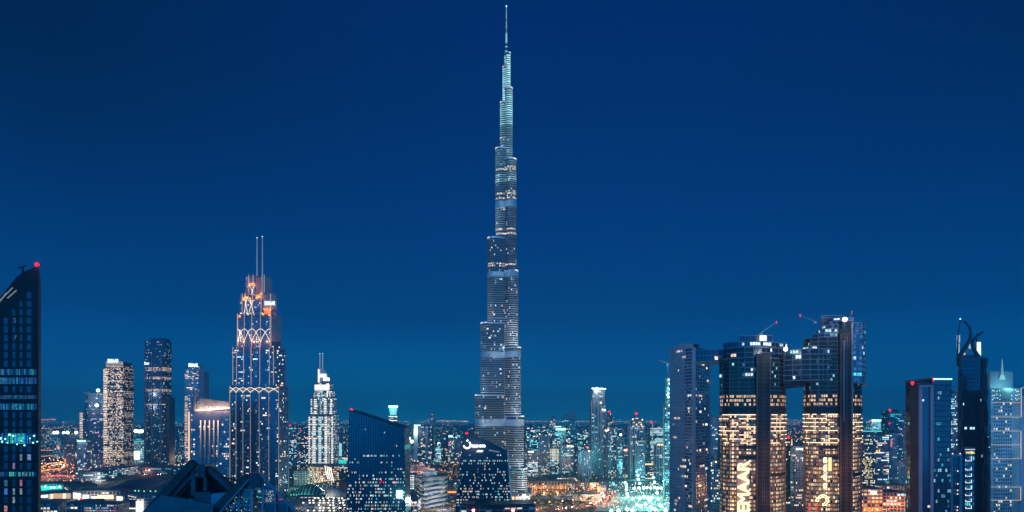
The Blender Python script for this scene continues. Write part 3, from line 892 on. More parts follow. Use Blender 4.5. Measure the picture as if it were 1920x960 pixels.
# ------------------------------------------------------------------ the two bridged towers
def twin_towers():
    Y = 600.0; rng = random.Random(31)
    st = Site('bridged_towers', 'twin curved towers joined by a dark sky bridge, lower floors glowing warm', 'skyscraper', 1486, Y)
    def tower_half(plan, core, name_sign, edge):
        base = st.pts(plan)
        zt = wz(core[2] + 8, Y)
        nf = round(zt / 3.55); fh = zt / nf
        zw = wz(776, Y); zled = wz(812, Y)
        gmb = MB(); bw = 1.9
        k = len(base)
        rowp = {}
        def fn(e, i, j, nf_, nb_):
            z = (i + .5) * fh; py = HY - (z - CAMZ) * F / Y
            if py > 775:
                r = rng.random()
                if i not in rowp: rowp[i] = rng.uniform(.75, 1.0)
                colm = (j + e * 3) % 5
                if r < .80 * rowp[i] and colm != 2:
                    c = rng.choice(((1, .5, .22), (1, .44, .17), (1, .56, .3), (1, .5, .24), (1, .66, .42))); q = rng.uniform(.08, .5) * (1.1 if py > 850 else .7)
                    return (c[0] * q, c[1] * q, c[2] * q)
                if r < .85: return (1, .72, .42)
                if r < .90: return (.05, .15, .25)
                return None
            if 738 < py < 762:
                if rng.random() < .62:
                    q = rng.uniform(.3, .9); return (1 * q, .62 * q, .36 * q)
                return None
            if py < 735 and rng.random() < .05:
                q = rng.uniform(.2, .9); return (.4 * q, .9 * q, 1 * q)
            return None
        glass_cells(gmb, base, 0, zt, nf, bw, fn)
        gmb.build('curtain_wall', 'glass_brown', st.root)
        fr = MB()
        for i in range(1, nf + 1):
            z = fh * i; o = .5 if rng.random() < .6 else .75; hh = .4 if z < wz(775, Y) else .22
            fr.prism(outset(base, o), z - hh, z + hh * .8)
        fr.build('floor_edges', 'stone_brown', st.root)
        ml = MB(); mullions(ml, base, 0, wz(775, Y), bw * 2, .55, .42); mullions(ml, base, wz(775, Y), zt, bw * 4, .35, .35); mullions(ml, base, 0, wz(815, Y), bw, .22, .3); ml.build('mullions', 'stone_brown', st.root)
        # balcony light lines
        ll = MB(); op = outset(base, .95)
        for py in ((775, 783, 790.5, 798, 806, 813.5, 821, 828.5) if edge == 'L' else (777, 784, 791, 798, 806, 820, 827)):
            i = round(wz(py, Y) / fh); z = fh * i
            for e in range(k - 2):
                if op[e + 1][1] > 35: continue
                if rng.random() < .12: continue
                a, b_ = op[e], op[e + 1]
                t0, t1 = (0, 1) if rng.random() < .6 else (rng.uniform(0, .3), rng.uniform(.6, 1))
                p = (a[0] + (b_[0] - a[0]) * t0, a[1] + (b_[1] - a[1]) * t0); q = (a[0] + (b_[0] - a[0]) * t1, a[1] + (b_[1] - a[1]) * t1)
                if core[0] < CX + (p[0] + st.X0) * F / (p[1] + Y) < core[1]: continue
                ll.quad([(*p, z - .36), (*q, z - .36), (*q, z + .3), (*p, z + .3)], (2.3, 1.55, .95))
        ll.build('balcony_lights', 'lights', st.root)['kind'] = 'stuff'
        # dark plant floors cut across
        dm = MB(); om = outset(base, 1.05)
        for py, e0, e1 in ((838, 3, 5), (890, 5, 8), (768, 0, 9), (857, 3, 5)):
            z = wz(py, Y)
            for e in range(max(0, e0), min(e1, k - 2)):
                a, b_ = om[e], om[e + 1]
                if a[1] > 30 or b_[1] > 30: continue
                dm.quad([(*a, z - 1.6), (*b_, z - 1.6), (*b_, z + 1.6), (*a, z + 1.6)])
            if dm.v: dm.build('plant_floor', 'metal_dark', st.root)
            dm = MB()
        # lift core: a dark vertical band with lighter edges
        c0, c1 = st.x(core[0]), st.x(core[1])
        cm = MB(); cm.box(c0, c1, -6.5, 6, 0, wz(core[2], Y)); cm.build('lift_core', 'core_brown', st.root)
        em = MB()
        for x in (c0, c1 - .7): em.box(x, x + .7, -7.2, -6.45, 0, wz(core[2] + 2, Y))
        mid = (c0 + c1) / 2
        em.box(mid - .9, mid - .5, -6.9, -6.45, 0, wz(core[2] + 8, Y)); em.box(mid + .6, mid + 1.0, -6.9, -6.45, 0, wz(core[2] + 8, Y))
        for i in range(1, nf):
            em.box(c0 + .7, c1 - .7, -6.7, -6.45, fh * i - .15, fh * i + .1)
        em.build('core_edges', 'core_edge', st.root)
        return base, fh
    L, fh = tower_half([(1350, 622), (1356, 608), (1368, 601), (1385, 599), (1404, 597), (1425, 596), (1444, 597), (1460, 602), (1470, 610), (1473, 624), (1466, 652), (1358, 652)],
                       (1413.5, 1439, 664), 'L', 'L')
    Rr, fh = tower_half([(1507, 622), (1511, 610), (1520, 603), (1535, 599), (1552, 597), (1570, 596), (1588, 597), (1602, 602), (1612, 610), (1615.5, 624), (1610, 652), (1514, 652)],
                        (1569, 1591, 625), 'R', 'R')
    # upper volumes: the bridge and the crowns
    def slab_block(plan, z0, z1, fh_, name, fn, roof=True, out=.6, ledge=.6, glass='glass'):
        part = thing(name, (0, 0, 0), None, None); part.parent = st.root
        poly = st.pts(plan)
        nf = max(1, round((z1 - z0) / fh_)); gm = MB(); glass_cells(gm, poly, z0, z1, nf, 2.6, fn); gm.quad([(*p, z0) for p in reversed(poly)])
        gm.build('curtain_wall', glass, part)
        fr = MB()
        for i in range(nf + 1):
            z = z0 + (z1 - z0) * i / nf
            fr.prism(outset(poly, out), z - ledge / 2, z + ledge / 2 + .01 * i)
        mullions(fr, poly, z0, z1, 5.2, .35, .3)
        fr.build('floor_edges', 'panel_lilac', part)
        return poly, part
    zb0, zb1 = wz(713, Y), wz(662, Y)
    fb = lit(rng, .07, ((COOL, 4), (ICE, 3), (PEACH, 1)), 1.0, .35, .06)
    arc = lambda p0, p1, y0, dip, n=8: [(p0 + (p1 - p0) * i / n, y0 - dip * math.sin(math.pi * i / n)) for i in range(n + 1)]
    slab_block(arc(1349, 1476, 616, 21) + [(1470, 660), (1356, 660)], wz(708, Y), wz(652, Y), 4.3, 'bridge_section', fb, glass='glass_brown')
    slab_block(arc(1470, 1600, 607, 12) + [(1600, 656), (1474, 656)], zb0, wz(655, Y), 4.3, 'bridge_section', fb, glass='glass_brown')
    slab_block(arc(1305, 1360, 612, 5) + [(1360, 640), (1309, 640)], wz(676, Y), wz(654, Y), 4.3, 'bridge_cantilever', fb)
    slab_block(arc(1356, 1476, 612, 16) + [(1470, 652), (1360, 652)], wz(652, Y) + .7, wz(641, Y), 4.0, 'crown_floor', lit(rng, .3, ((ICE, 3), (PEACH, 1)), .9, .5))
    slab_block([(1386, 604), (1448, 604), (1448, 640), (1386, 640)], wz(641, Y) + .7, wz(628, Y), 6.5, 'plant_room', lambda *a: None)
    # lower belly of the bridge
    bel = MB()
    bel.extrude([(st.x(1470), zb0 - .4), (st.x(1475), zb0 - 5.5), (st.x(1500), zb0 - 4.2), (st.x(1512), zb0 - 5.5), (st.x(1512), zb0 - .4)], 5, 40)
    bel.build('bridge_soffit', 'metal_dark', st.root)
    # right crown: stepped terraces climbing to the right
    steps = [(1506, 662, 648), (1512, 648, 640), (1518, 640, 632), (1524, 632, 624), (1531, 624, 616), (1538, 616, 608), (1546, 608, 601), (1553, 601, 595)]
    fc = lit(rng, .16, (((.3, .95, .8), 3), (ICE, 3), (PEACH, 1)), .8, .4, .1)
    for px, y0, y1 in steps:
        slab_block([(px, 612), (px + 10, 604), (px + 22, 600), (1600, 599), (1600, 650), (px + 4, 650)], wz(y0, Y) + .35, wz(y1, Y) - .35, 3.9, 'crown_terrace', fc)
    slab_block([(1590, 596), (1616, 598), (1622.5, 610), (1622, 650), (1590, 650)], wz(718, Y), wz(606, Y), 4.6, 'side_wing', lit(rng, .12, ((TEAL, 3), (COOL, 2)), .7, .3, .5, (.03, .1, .2)), glass='glass_sky')
    slab_block([(1541, 606), (1579, 606), (1579, 640), (1541, 640)], wz(595, Y) + .4, wz(590, Y), 4, 'plant_room', lambda *a: None)
    em = MB()
    for px, top in ((1574.5, 640), (1590, 608)):
        em.box(st.x(px) - .4, st.x(px) + .4, -8, -6.6, wz(790, Y), wz(top, Y))
    em.build('crown_rail', 'panel_lilac', st.root)
    cbk = MB(); cbk.box(st.x(1572), st.x(1590) - .5, -6.4, 5, wz(662, Y), wz(604, Y)); cbk.build('lift_core', 'metal_dark', st.root)
    lb = MB(); lb.box(st.x(1425), st.x(1437), -.4, 0.8 + .1, wz(640, Y) + .5, wz(629, Y)); lb.build('lit_hall', 'screen_white', st.root)
    # letters climbing the facade
    def vertical(body, px, py_base, h, length, mat, neon, py, spc=1.0):
        o = text(body, st.root, mat, 0, 0, 0, h, neon=neon, spacing=spc)
        w = max(v.co.x for v in o.data.vertices) - min(v.co.x for v in o.data.vertices)
        for v in o.data.vertices: v.co.x *= length / w
        o.rotation_euler = (math.radians(90), math.radians(-90), 0)
        o.location = (st.x(px), -7.6, wz(py_base, Y))
        return o
    k = Y / F
    vertical('EMAAR', 1398.5, 960, 20.5 * k, 96 * k, 'neon_yellow', .38, 0)
    nn = vertical('noon', 1542.5, 914, 8.8 * k, 57 * k, 'neon_yellow', .27, 0, 1.5)
    rg = MB()
    cx, cz, R = st.x(1535.5), wz(936, Y), 10.0 * k
    for rr in (R, R * .62):
        seg = 22
        for i in range(seg):
            t0, t1 = math.radians(-90 + 235 * i / seg), math.radians(-90 + 235 * (i + 1) / seg)
            rg.bar((cx + rr * math.cos(t0), -7.6, cz + rr * math.sin(t0)), (cx + rr * math.cos(t1), -7.6, cz + rr * math.sin(t1)), .42, 5)
    t0 = math.radians(-90); t1 = math.radians(145)
    for t_ in (t0, t1):
        rg.bar((cx + R * math.cos(t_), -7.6, cz + R * math.sin(t_)), (cx + R * .62 * math.cos(t_), -7.6, cz + R * .62 * math.sin(t_)), .42, 5)
    cx2, cz2 = cx - R * 1.0, cz + R * .1
    for i in range(12):
        t0, t1 = 2 * math.pi * i / 12, 2 * math.pi * (i + 1) / 12
        rg.bar((cx2 + R * .22 * math.cos(t0), -7.6, cz2 + R * .35 * math.sin(t0)), (cx2 + R * .22 * math.cos(t1), -7.6, cz2 + R * .35 * math.sin(t1)), .4, 5)
    rg.build('sign_ring', 'neon_yellow', st.root)
    sg = MB(); sg.box(st.x(1546.5), st.x(1552), -7.4, -6.6, wz(882, Y), wz(857, Y)); sg.build('sign_panel', 'screen_gold', st.root)
    frs = MB()
    for x_, z_ in ((st.x(1393), wz(925, Y)), (st.x(1537), wz(890, Y))):
        pass
    bk = MB(); bk.box(st.x(1377), st.x(1399.5), -6.2, -5.6, wz(960, Y), wz(863, Y)); bk.build('sign_backing', 'stone_pink', st.root)
    rw = MB()
    for px in (1514, 1527):
        for q in range(4):
            rw.box(st.x(px - 2), st.x(px + 2), -4.4, -3.9, wz(942 + q * 7.5 + 6, Y), wz(942 + q * 7.5, Y))
    rw.build('red_screen', 'screen_red', st.root)
    # floodlights washing the lower facade
    for px, py in ((1362, 940), (1388, 905), (1455, 940), (1360, 850), (1455, 850), (1520, 940), (1545, 885), (1606, 930), (1520, 850), (1604, 850)):
        lamp('facade_wash', (st.x(px), -20, wz(py, Y)), 3600, (1, .52, .27), st.root, 2)
    return st
TW = twin_towers()

# ------------------------------------------------------------------ slanted-top towers
def slope_tower(name, label, L, Rr, top, Y, side, rng, fh, nfin, fn, glass, depth, fin_mat, fin_out=.8):
    """L, Rr: (top column, top row, bottom column) of the two front edges; the roof line runs straight between them"""
    st = Site(name, label, 'office tower', (L[0] + Rr[0]) / 2, Y)
    zL, zR = wz(L[1], Y), wz(Rr[1], Y); zbot = 0.0; zpy = wz(960, Y)
    def uL(z): 
        t_ = (zL - z) / (zL - zpy); a = wx(L[0], Y) - st.X0; b_ = wx(L[2], Y) - st.X0
        return a + (b_ - a) * (t_ ** L[3] if t_ > 0 else 0)
    def uR(z):
        t_ = max(0.0, (zL - z) / (zL - zpy)); a = wx(Rr[0], Y) - st.X0; b_ = wx(Rr[2], Y) - st.X0
        return a + (b_ - a) * t_ ** Rr[3]
    def P(fr, z): 
        a, b_ = uL(z), uR(z); return a + (b_ - a) * fr
    def zt(fr): return zL + (zR - zL) * fr + top * math.sin(math.pi * fr)
    gm = MB(); fm = MB()
    for j in range(nfin):
        f0, f1 = j / nfin, (j + 1) / nfin
        h0, h1 = zt(f0), zt(f1); i = 0
        while True:
            za, zb = i * fh, (i + 1) * fh
            if za >= min(h0, h1) - .2: break
            ta, tb = min(zb, h0), min(zb, h1)
            if zb > min(h0, h1) - fh * .5: ta, tb = h0, h1
            g_ = fn(j, i, za, f0)
            gm.quad([(P(f0, za), 0, za), (P(f1, za), 0, za), (P(f1, tb), 0, tb), (P(f0, ta), 0, ta)])
            if g_ is not None and tb == zb: z2, z3 = za + fh * .3, za + fh * .8; gm.quad([(P(f0, z2) + .15, -.05, z2), (P(f1, z2) - .15, -.05, z2), (P(f1, z3) - .15, -.05, z3), (P(f0, z3) + .15, -.05, z3)], tuple(v * 1.3 for v in g_))
            if ta == h0 and tb == h1: break
            i += 1
    gm.quad([(P(f, zt(f)), 0, zt(f)) for f in (1, 0)] + [(P(0, zt(0)), depth, zt(0)), (P(1, zt(1)), depth, zt(1))])
    for sf in (0, 1):
        h = zt(sf); n = 24
        for i in range(n):
            za, zb = h * i / n, h * (i + 1) / n
            q = [(P(sf, za), 0, za), (P(sf, za), depth, za), (P(sf, zb), depth, zb), (P(sf, zb), 0, zb)]
            gm.quad(q if sf else q[::-1], fn(-1, int(za / fh), za, sf))
    gm.build('curtain_wall', glass, st.root)
    for j in range(0, nfin + 1, 2):
        f = j / nfin; h = zt(f); n = 8
        for i in range(n):
            za, zb = h * i / n, h * (i + 1) / n
            a, b_ = P(f, za), P(f, zb)
            fm.quad([(a - .2, -fin_out, za), (a + .2, -fin_out, za), (b_ + .2, -fin_out, zb), (b_ - .2, -fin_out, zb)])
            fm.quad([(a - .2, 0, za), (a - .2, -fin_out, za), (b_ - .2, -fin_out, zb), (b_ - .2, 0, zb)])
            fm.quad([(a + .2, -fin_out, za), (a + .2, 0, za), (b_ + .2, 0, zb), (b_ + .2, -fin_out, zb)])
    fm.build('fins', fin_mat, st.root)
    sp = MB()
    i = 1
    while i * fh < max(zL, zR):
        z = i * fh
        # floor edge as far as the slanting roof allows
        fr_ok = [q / 40 for q in range(41) if zt(q / 40) > z + .5]
        if fr_ok:
            a, b_ = P(min(fr_ok), z), P(max(fr_ok), z)
            sp.box(a, b_, -.08, .1, z - .2, z + .2)
        i += 1
    sp.build('floor_edges', 'metal_dark', st.root)
    rm = MB(); n = 14
    for i in range(n):
        f0, f1 = i / n, (i + 1) / n
        a, b_ = (P(f0, zt(f0)), zt(f0)), (P(f1, zt(f1)), zt(f1))
        rm.extrude([(a[0], a[1] + .02), (b_[0], b_[1] + .02), (b_[0], b_[1] + 1.1), (a[0], a[1] + 1.1)], -1.1, depth + .5)
    rm.build('roof', 'metal_dark', st.root)
    st.P, st.zt = P, zt
    return st
rngA = random.Random(41)
rows = {}
def fnA(j, i, za, f):
    py = HY - (za + 2 - CAMZ) * F / 800.0
    if j < 0: return (.02, .25, .28) if rngA.random() < .08 else None
    if 856 < py < 860 or 874 < py < 878: 
        ok = f < .42 if py < 866 else f > .45
        if ok and rngA.random() < .9: q = rngA.uniform(.3, .9); return (.15 * q, .85 * q, .9 * q)
    dens = 0.0 if py < 800 else .02 if py < 850 else .2 if py < 895 else .38
    key = (i, j // 12)
    if key not in rows: rows[key] = rngA.choice((0, 0, .3, 1.2, 2.0) if py < 885 else (.5, .8, 1.2, 1.6))
    if rngA.random() < dens * rows[key]:
        c = rngA.choice((PEACH, CREAM, COOL, ICE, TEAL, CREAM)); q = rngA.uniform(.2, .95); return (c[0] * q, c[1] * q, c[2] * q)
    return None
sa = slope_tower('office_tower', 'dark blue finned tower with a straight roof slanting down to the right', (656, 770, 650, 1), (757.5, 803, 760, .8), 0, 800.0, 0, rngA, 3.9, 46, fnA, 'glass_sky', 42, 'black_wall')
beacon(sa.root, sa.x(658), 2, wz(771, 800), 1.7)
em = MB(); em.box(sa.x(743.5), sa.x(755), -1.6, -1.2, wz(934, 800), wz(919, 800)); em.build('lit_screen', 'screen_teal', sa.root)
rl = MB()
for px, py in ((713, 905), (715, 901), (740, 906), (719, 904), (743, 904)): rl.ball((sa.x(px), -1.4, wz(py, 800)), .6, None, 6, 4)
rl.build('facade_light_dot', 'led_red', sa.root)
lamp('screen_light', (sa.x(748), -12, wz(927, 800)), 9000, (.2, 1, .9), sa.root, 2)

rngB = random.Random(43); rowsB = {}
def fnB(j, i, za, f):
    py = HY - (za + 2 - CAMZ) * F / 900.0
    if j < 0: return (.03, .16, .22) if rngB.random() < .06 else None
    if py < 852: return None
    key = (i, j // 10)
    if key not in rowsB: rowsB[key] = rngB.choice((0, .2, 1.1, 1.8) if py < 890 else (.5, .8, 1.2, 1.4))
    dens = .10 if py < 885 else .26 if py < 915 else .42
    if 861 < py < 866 and rngB.random() < .5: q = rngB.uniform(.3, .9); return (.5 * q, .95 * q, .9 * q)
    if rngB.random() < dens * rowsB[key]:
        c = rngB.choice((PEACH, CREAM, COOL, ICE, TEAL, CREAM)); q = rngB.uniform(.2, .9); return (c[0] * q, c[1] * q, c[2] * q)
sb = slope_tower('office_tower', 'dark curved office block with sloping roof and white ring sign', (872, 815, 854, .75), (945, 846, 958.5, .5), 2.5, 900.0, 0, rngB, 3.7, 42, fnB, 'glass', 40, 'black_wall', .5)
k9 = 900 / F
text('noon', sb.root, 'sign_pink', sb.x(884.5), -1.6, wz(838, 900), 5.6 * k9, width=25.5 * k9, thick=.35, depth=.4)
text('.com', sb.root, 'sign_pink', sb.x(894), -1.6, wz(847, 900), 3.4 * k9, width=12 * k9, thick=.3, depth=.4)
rg = MB(); cx, cz, R = sb.x(876), wz(834, 900), 6.4 * k9
for i in range(20):
    t0, t1 = math.radians(-170 + 228 * i / 20), math.radians(-170 + 228 * (i + 1) / 20)
    rg.bar((cx + R * math.cos(t0), -1.8, cz + R * math.sin(t0)), (cx + R * math.cos(t1), -1.8, cz + R * math.sin(t1)), .95 if i < 17 else .7, 6)
rg.bar((cx - .6, -1.8, cz + R + .3), (cx + 1.2, -1.8, cz + R + 2.0), .9, 6)
rg.build('sign_ring', 'sign_pink', sb.root)
lamp('sign_light', (sb.x(890), -9, wz(838, 900)), 5000, (1, .55, .5), sb.root, 1)
beacon(sb.root, sb.x(875), 2, wz(815, 900), 1.7)
ed = MB()
for i in range(14):
    za, zb = sb.zt(1) * i / 14, sb.zt(1) * (i + 1) / 14
    ed.bar((sb.P(1, za) + .4, -.6, za), (sb.P(1, zb) + .4, -.6, zb), 1.1, 5)
ed.build('edge_trim', 'panel_white', sb.root)
wr = MB()
for q in range(9):
    px = 917 + q * 2.3; wr.bar((sb.x(px), -.9, wz(843 + q * .4, 900)), (sb.x(px + 1), -.9, wz(846 + q * .3, 900)), .35, 4)
wr.build('roof_lamp', 'strip_dim2', sb.root)

# ------------------------------------------------------------------ hotel with the sloping lit crown, behind the peaked roof
def lit_hotel():
    Y = 1060.0; rng = random.Random(51)
    st = Site('hotel_tower', 'lilac hotel slab with glowing sloped sign wall and five tall light fins', 'hotel', 395, Y)
    poly = [(st.x(355), 0), (st.x(430), 0), (wx(430, 1094) - st.X0, 34), (st.x(355), 34)]
    zt = wz(770, Y)
    w = MB(); w.prism(poly, 0, zt); w.build('wall', 'panel_lilac', st.root)
    gm = MB(); f = lit(rng, .16, ((PEACH, 4), (COOL, 2), (CREAM, 2)), 1.0, .2, .35, (.03, .09, .18))
    nf = 34
    def grid(p0, p1, nb, ytop, pad=.18):
        x0, x1, z1 = st.x(p0), st.x(p1), wz(ytop, Y); n = int(z1 / 3.8)
        for i in range(n):
            for j in range(nb):
                xa = x0 + (x1 - x0) * (j + pad) / nb; xb = x0 + (x1 - x0) * (j + 1 - pad) / nb; za = z1 - 3.8 * (i + 1) + .7
                gm.box(xa, xb, -.12, .3, za, za + 2.3, f(0, i, j, n, nb))
    grid(412, 430, 5, 780, .14); grid(372, 412, 5, 793, .2); grid(357.5, 366, 2, 776, .2)
    gm.build('window_grid', 'glass_sky', st.root)['kind'] = 'stuff'
    fm = MB()
    for px in (377.5, 385.5, 394, 402, 410):
        fm.box(st.x(px) - 1.0, st.x(px) + 1.0, -2.2, .2, 0, wz(788, Y))
    fm.build('fin', 'panel_lilac', st.root)
    fl = MB()  # light from the fin tops, put in as glow strips fading downwards
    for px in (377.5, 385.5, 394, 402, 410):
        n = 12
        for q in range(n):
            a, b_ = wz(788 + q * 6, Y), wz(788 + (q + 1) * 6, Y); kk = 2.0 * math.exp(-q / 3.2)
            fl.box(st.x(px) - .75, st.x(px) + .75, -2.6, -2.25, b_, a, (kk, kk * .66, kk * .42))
    fl.build('fin_glow', 'lights', st.root)
    le = MB(); le.box(st.x(353.6), st.x(355.6), -1, -.3, wz(872, Y), wz(772, Y)); le.build('edge_light', 'led_gold_soft', st.root)
    cr = MB()
    cr.extrude([(st.x(366), zt), (st.x(430), wz(766, Y)), (st.x(430), wz(754, Y)), (st.x(383), wz(747.5, Y)), (st.x(372), wz(747, Y)), (st.x(372), wz(755, Y)), (st.x(366), wz(755, Y))], 1.5, 6)
    cr.build('sign_wall', 'stone', st.root)
    pr = MB(); pr.box(st.x(358), st.x(362), -.8, 8, zt - 2, wz(742, Y)); pr.box(st.x(362.6), st.x(366), -1.4, 8, zt - 4, wz(734, Y)); pr.build('corner_pier', 'panel_lilac', st.root)
    ls = MB()
    ls.extrude([(st.x(366), wz(772, Y)), (st.x(430), wz(766.5, Y)), (st.x(430), wz(763, Y)), (st.x(366), wz(768.5, Y))], .6, 1.4)
    ls.build('light_cove', 'cove', st.root)
    text('THE ADDRESS', st.root, 'sign_soft', st.x(380.5), .9, wz(765.2, Y), 3.9 * Y / F, width=36 * Y / F, depth=.3, thick=.12)
    for px in (376, 392, 408, 423): lamp('sign_wall_light', (st.x(px), -5, wz(766, Y)), 4200, (1, .66, .42), st.root, .6)
    return st
lit_hotel()

# ------------------------------------------------------------------ bright hotel with the quarter-round crown
def bright_hotel():
    Y = 1400.0; rng = random.Random(61)
    st = Site('hotel_tower', 'brilliant white lit hotel with quarter-round crown fin and two thin masts', 'hotel', 602, Y)
    def tier(p0, p1, y0, y1, cols, dep, yoff, fh=3.3):
        poly = [(st.x(p0), yoff), (st.x(p1), yoff), (st.x(p1), yoff + dep), (st.x(p0), yoff + dep)]
        tower_body(st.root, chamfer(poly, 3), wz(y0, Y) if y0 < 900 else 0, wz(y1, Y), rng, 3.6, 3.0, lit(rng, .22, ((CREAM, 3), (PEACH, 2), (COOL, 3)), .8, .2, .3, (.05, .1, .15)), 'glass_sky', 'panel_white', (.4, .9), (.4, .3))
        lm = MB(); z0, z1 = wz(y0, Y), wz(y1, Y)
        if not cols: return poly
        n = int((z1 - z0) / 3.6)
        for (a, b_, kk, c) in cols:
            for i in range(n):
                if rng.random() < .03: continue
                z = z0 + 3.6 * i + 1
                q = kk * rng.uniform(.75, 1.15)
                lm.box(st.x(a), st.x(b_), yoff - 1.6, yoff - .75, z, z + 1.7, (c[0] * q, c[1] * q, c[2] * q))
        lm.build('balcony_lights', 'lights', st.root)['kind'] = 'stuff' if lm.v else 'thing'
        return poly
    A, B_ = (1, .95, .82), (.75, 1, .95)
    p1 = tier(578.5, 625, 876, 778, [(578.8, 581.2, 1.5, A), (586, 592, 1.3, A), (597.5, 602.5, 1.3, B_), (609, 613.5, 1.5, A), (616.5, 618, .9, A), (621.5, 624.7, 1.5, A)], 44, 0)
    tier(581.5, 622, 777, 746, [(582, 584, 1.5, A), (588, 593, 1.3, A), (606.5, 611.5, 1.5, A), (599, 602, .7, B_), (618.5, 621.5, 1.5, A)], 36, 4)
    tier(585, 620, 746, 733, [(587, 589, .8, A), (593.5, 597.5, 1.4, A), (600, 603, .8, B_), (607, 610, .6, A), (616, 618.5, 1.2, A)], 30, 7)
    tier(587, 617.5, 733, 718, [], 24, 9)
    bm = MB()
    for i in range(4): z = wz(731.5 - i * 3.1, Y); bm.box(st.x(588), st.x(616), 6.5, 7.2, z - .9, z + .9)
    bm.build('crown_bands', 'led_white', st.root)
    fin = []
    n = 14
    for i in range(n + 1):
        t_ = math.pi / 2 * i / n; fin.append((st.x(597 + 22.5 * math.sin(t_)), wz(690 + 52 * (1 - math.cos(t_)), Y)))
    out = [(st.x(593.5), wz(718, Y)), (st.x(615), wz(718, Y)), (st.x(615.5), wz(742, Y)), (st.x(619.5), wz(742, Y))] + fin[::-1][1:] + [(st.x(593.5), wz(690, Y))]
    fm = MB(); fm.extrude(out, 12, 18); fm.build('crown_fin', 'panel_white', st.root)
    em = MB(); em.box(st.x(593.8), st.x(595.8), 9.6, 10.6, wz(717, Y), wz(692, Y)); em.box(st.x(611.5), st.x(612.6), 5, 5.8, wz(750, Y), wz(733, Y)); em.build('edge_light', 'led_white', st.root)
    text('ADDRESS', st.root, 'lamp_white_sign', st.x(597.7), 11.4, wz(706, Y), 5.0 * Y / F, width=11 * Y / F, thick=.5, depth=.3)
    text('HOTELS', st.root, 'lamp_white_sign', st.x(603.5), 11.4, wz(712.5, Y), 4.4 * Y / F, width=11.5 * Y / F, thick=.5, depth=.3)
    mm_ = MB()
    for px, base in ((596, 691), (601.2, 697)):
        mm_.bar((st.x(px), 15, wz(base, Y)), (st.x(px), 15, wz(662, Y)), .75, 6)
    mm_.build('mast', 'mast_lit', st.root)
    for px in (596, 601.2): beacon(st.root, st.x(px), 15, wz(662, Y), .8, 'led_cool', 'mast_light')
    # curved podium, warm
    Yp = 1330
    fr = [(577 + 58 * i / 14, Yp - 34 * math.sin(math.pi * i / 14)) for i in range(15)]
    poly = st.pts(fr + [(634, Yp + 60), (578, Yp + 60)])
    tower_body(st.root, poly, 0, wz(874, Yp), rng, 4.0, 3.2, lit(rng, .55, ((WARM, 3), (PEACH, 4), (CREAM, 1)), .75, .5), 'glass_brown', 'stone', (.7, .9), (.6, .5))
    ar = MB()
    for q in range(4):
        for i in range(8):
            t0, t1 = i / 8, (i + 1) / 8
            fx = lambda t_: st.x(611 + q * 3.6 + 5.5 * t_ ** 1.6, Yp - 34); fz = lambda t_: wz(876 + 25 * t_ - (3 - q) * 1.2, Yp - 34)
            ar.bar((fx(t0), Yp - 40 - Y, fz(t0)), (fx(t1), Yp - 40 - Y, fz(t1)), .65, 5)
    ar.build('entrance_arcs', 'led_white', st.root)
    lamp('forecourt_light', (st.x(600, Yp), Yp - Y - 55, 14), 30000, (1, .7, .45), st.root, 2)
bright_hotel()

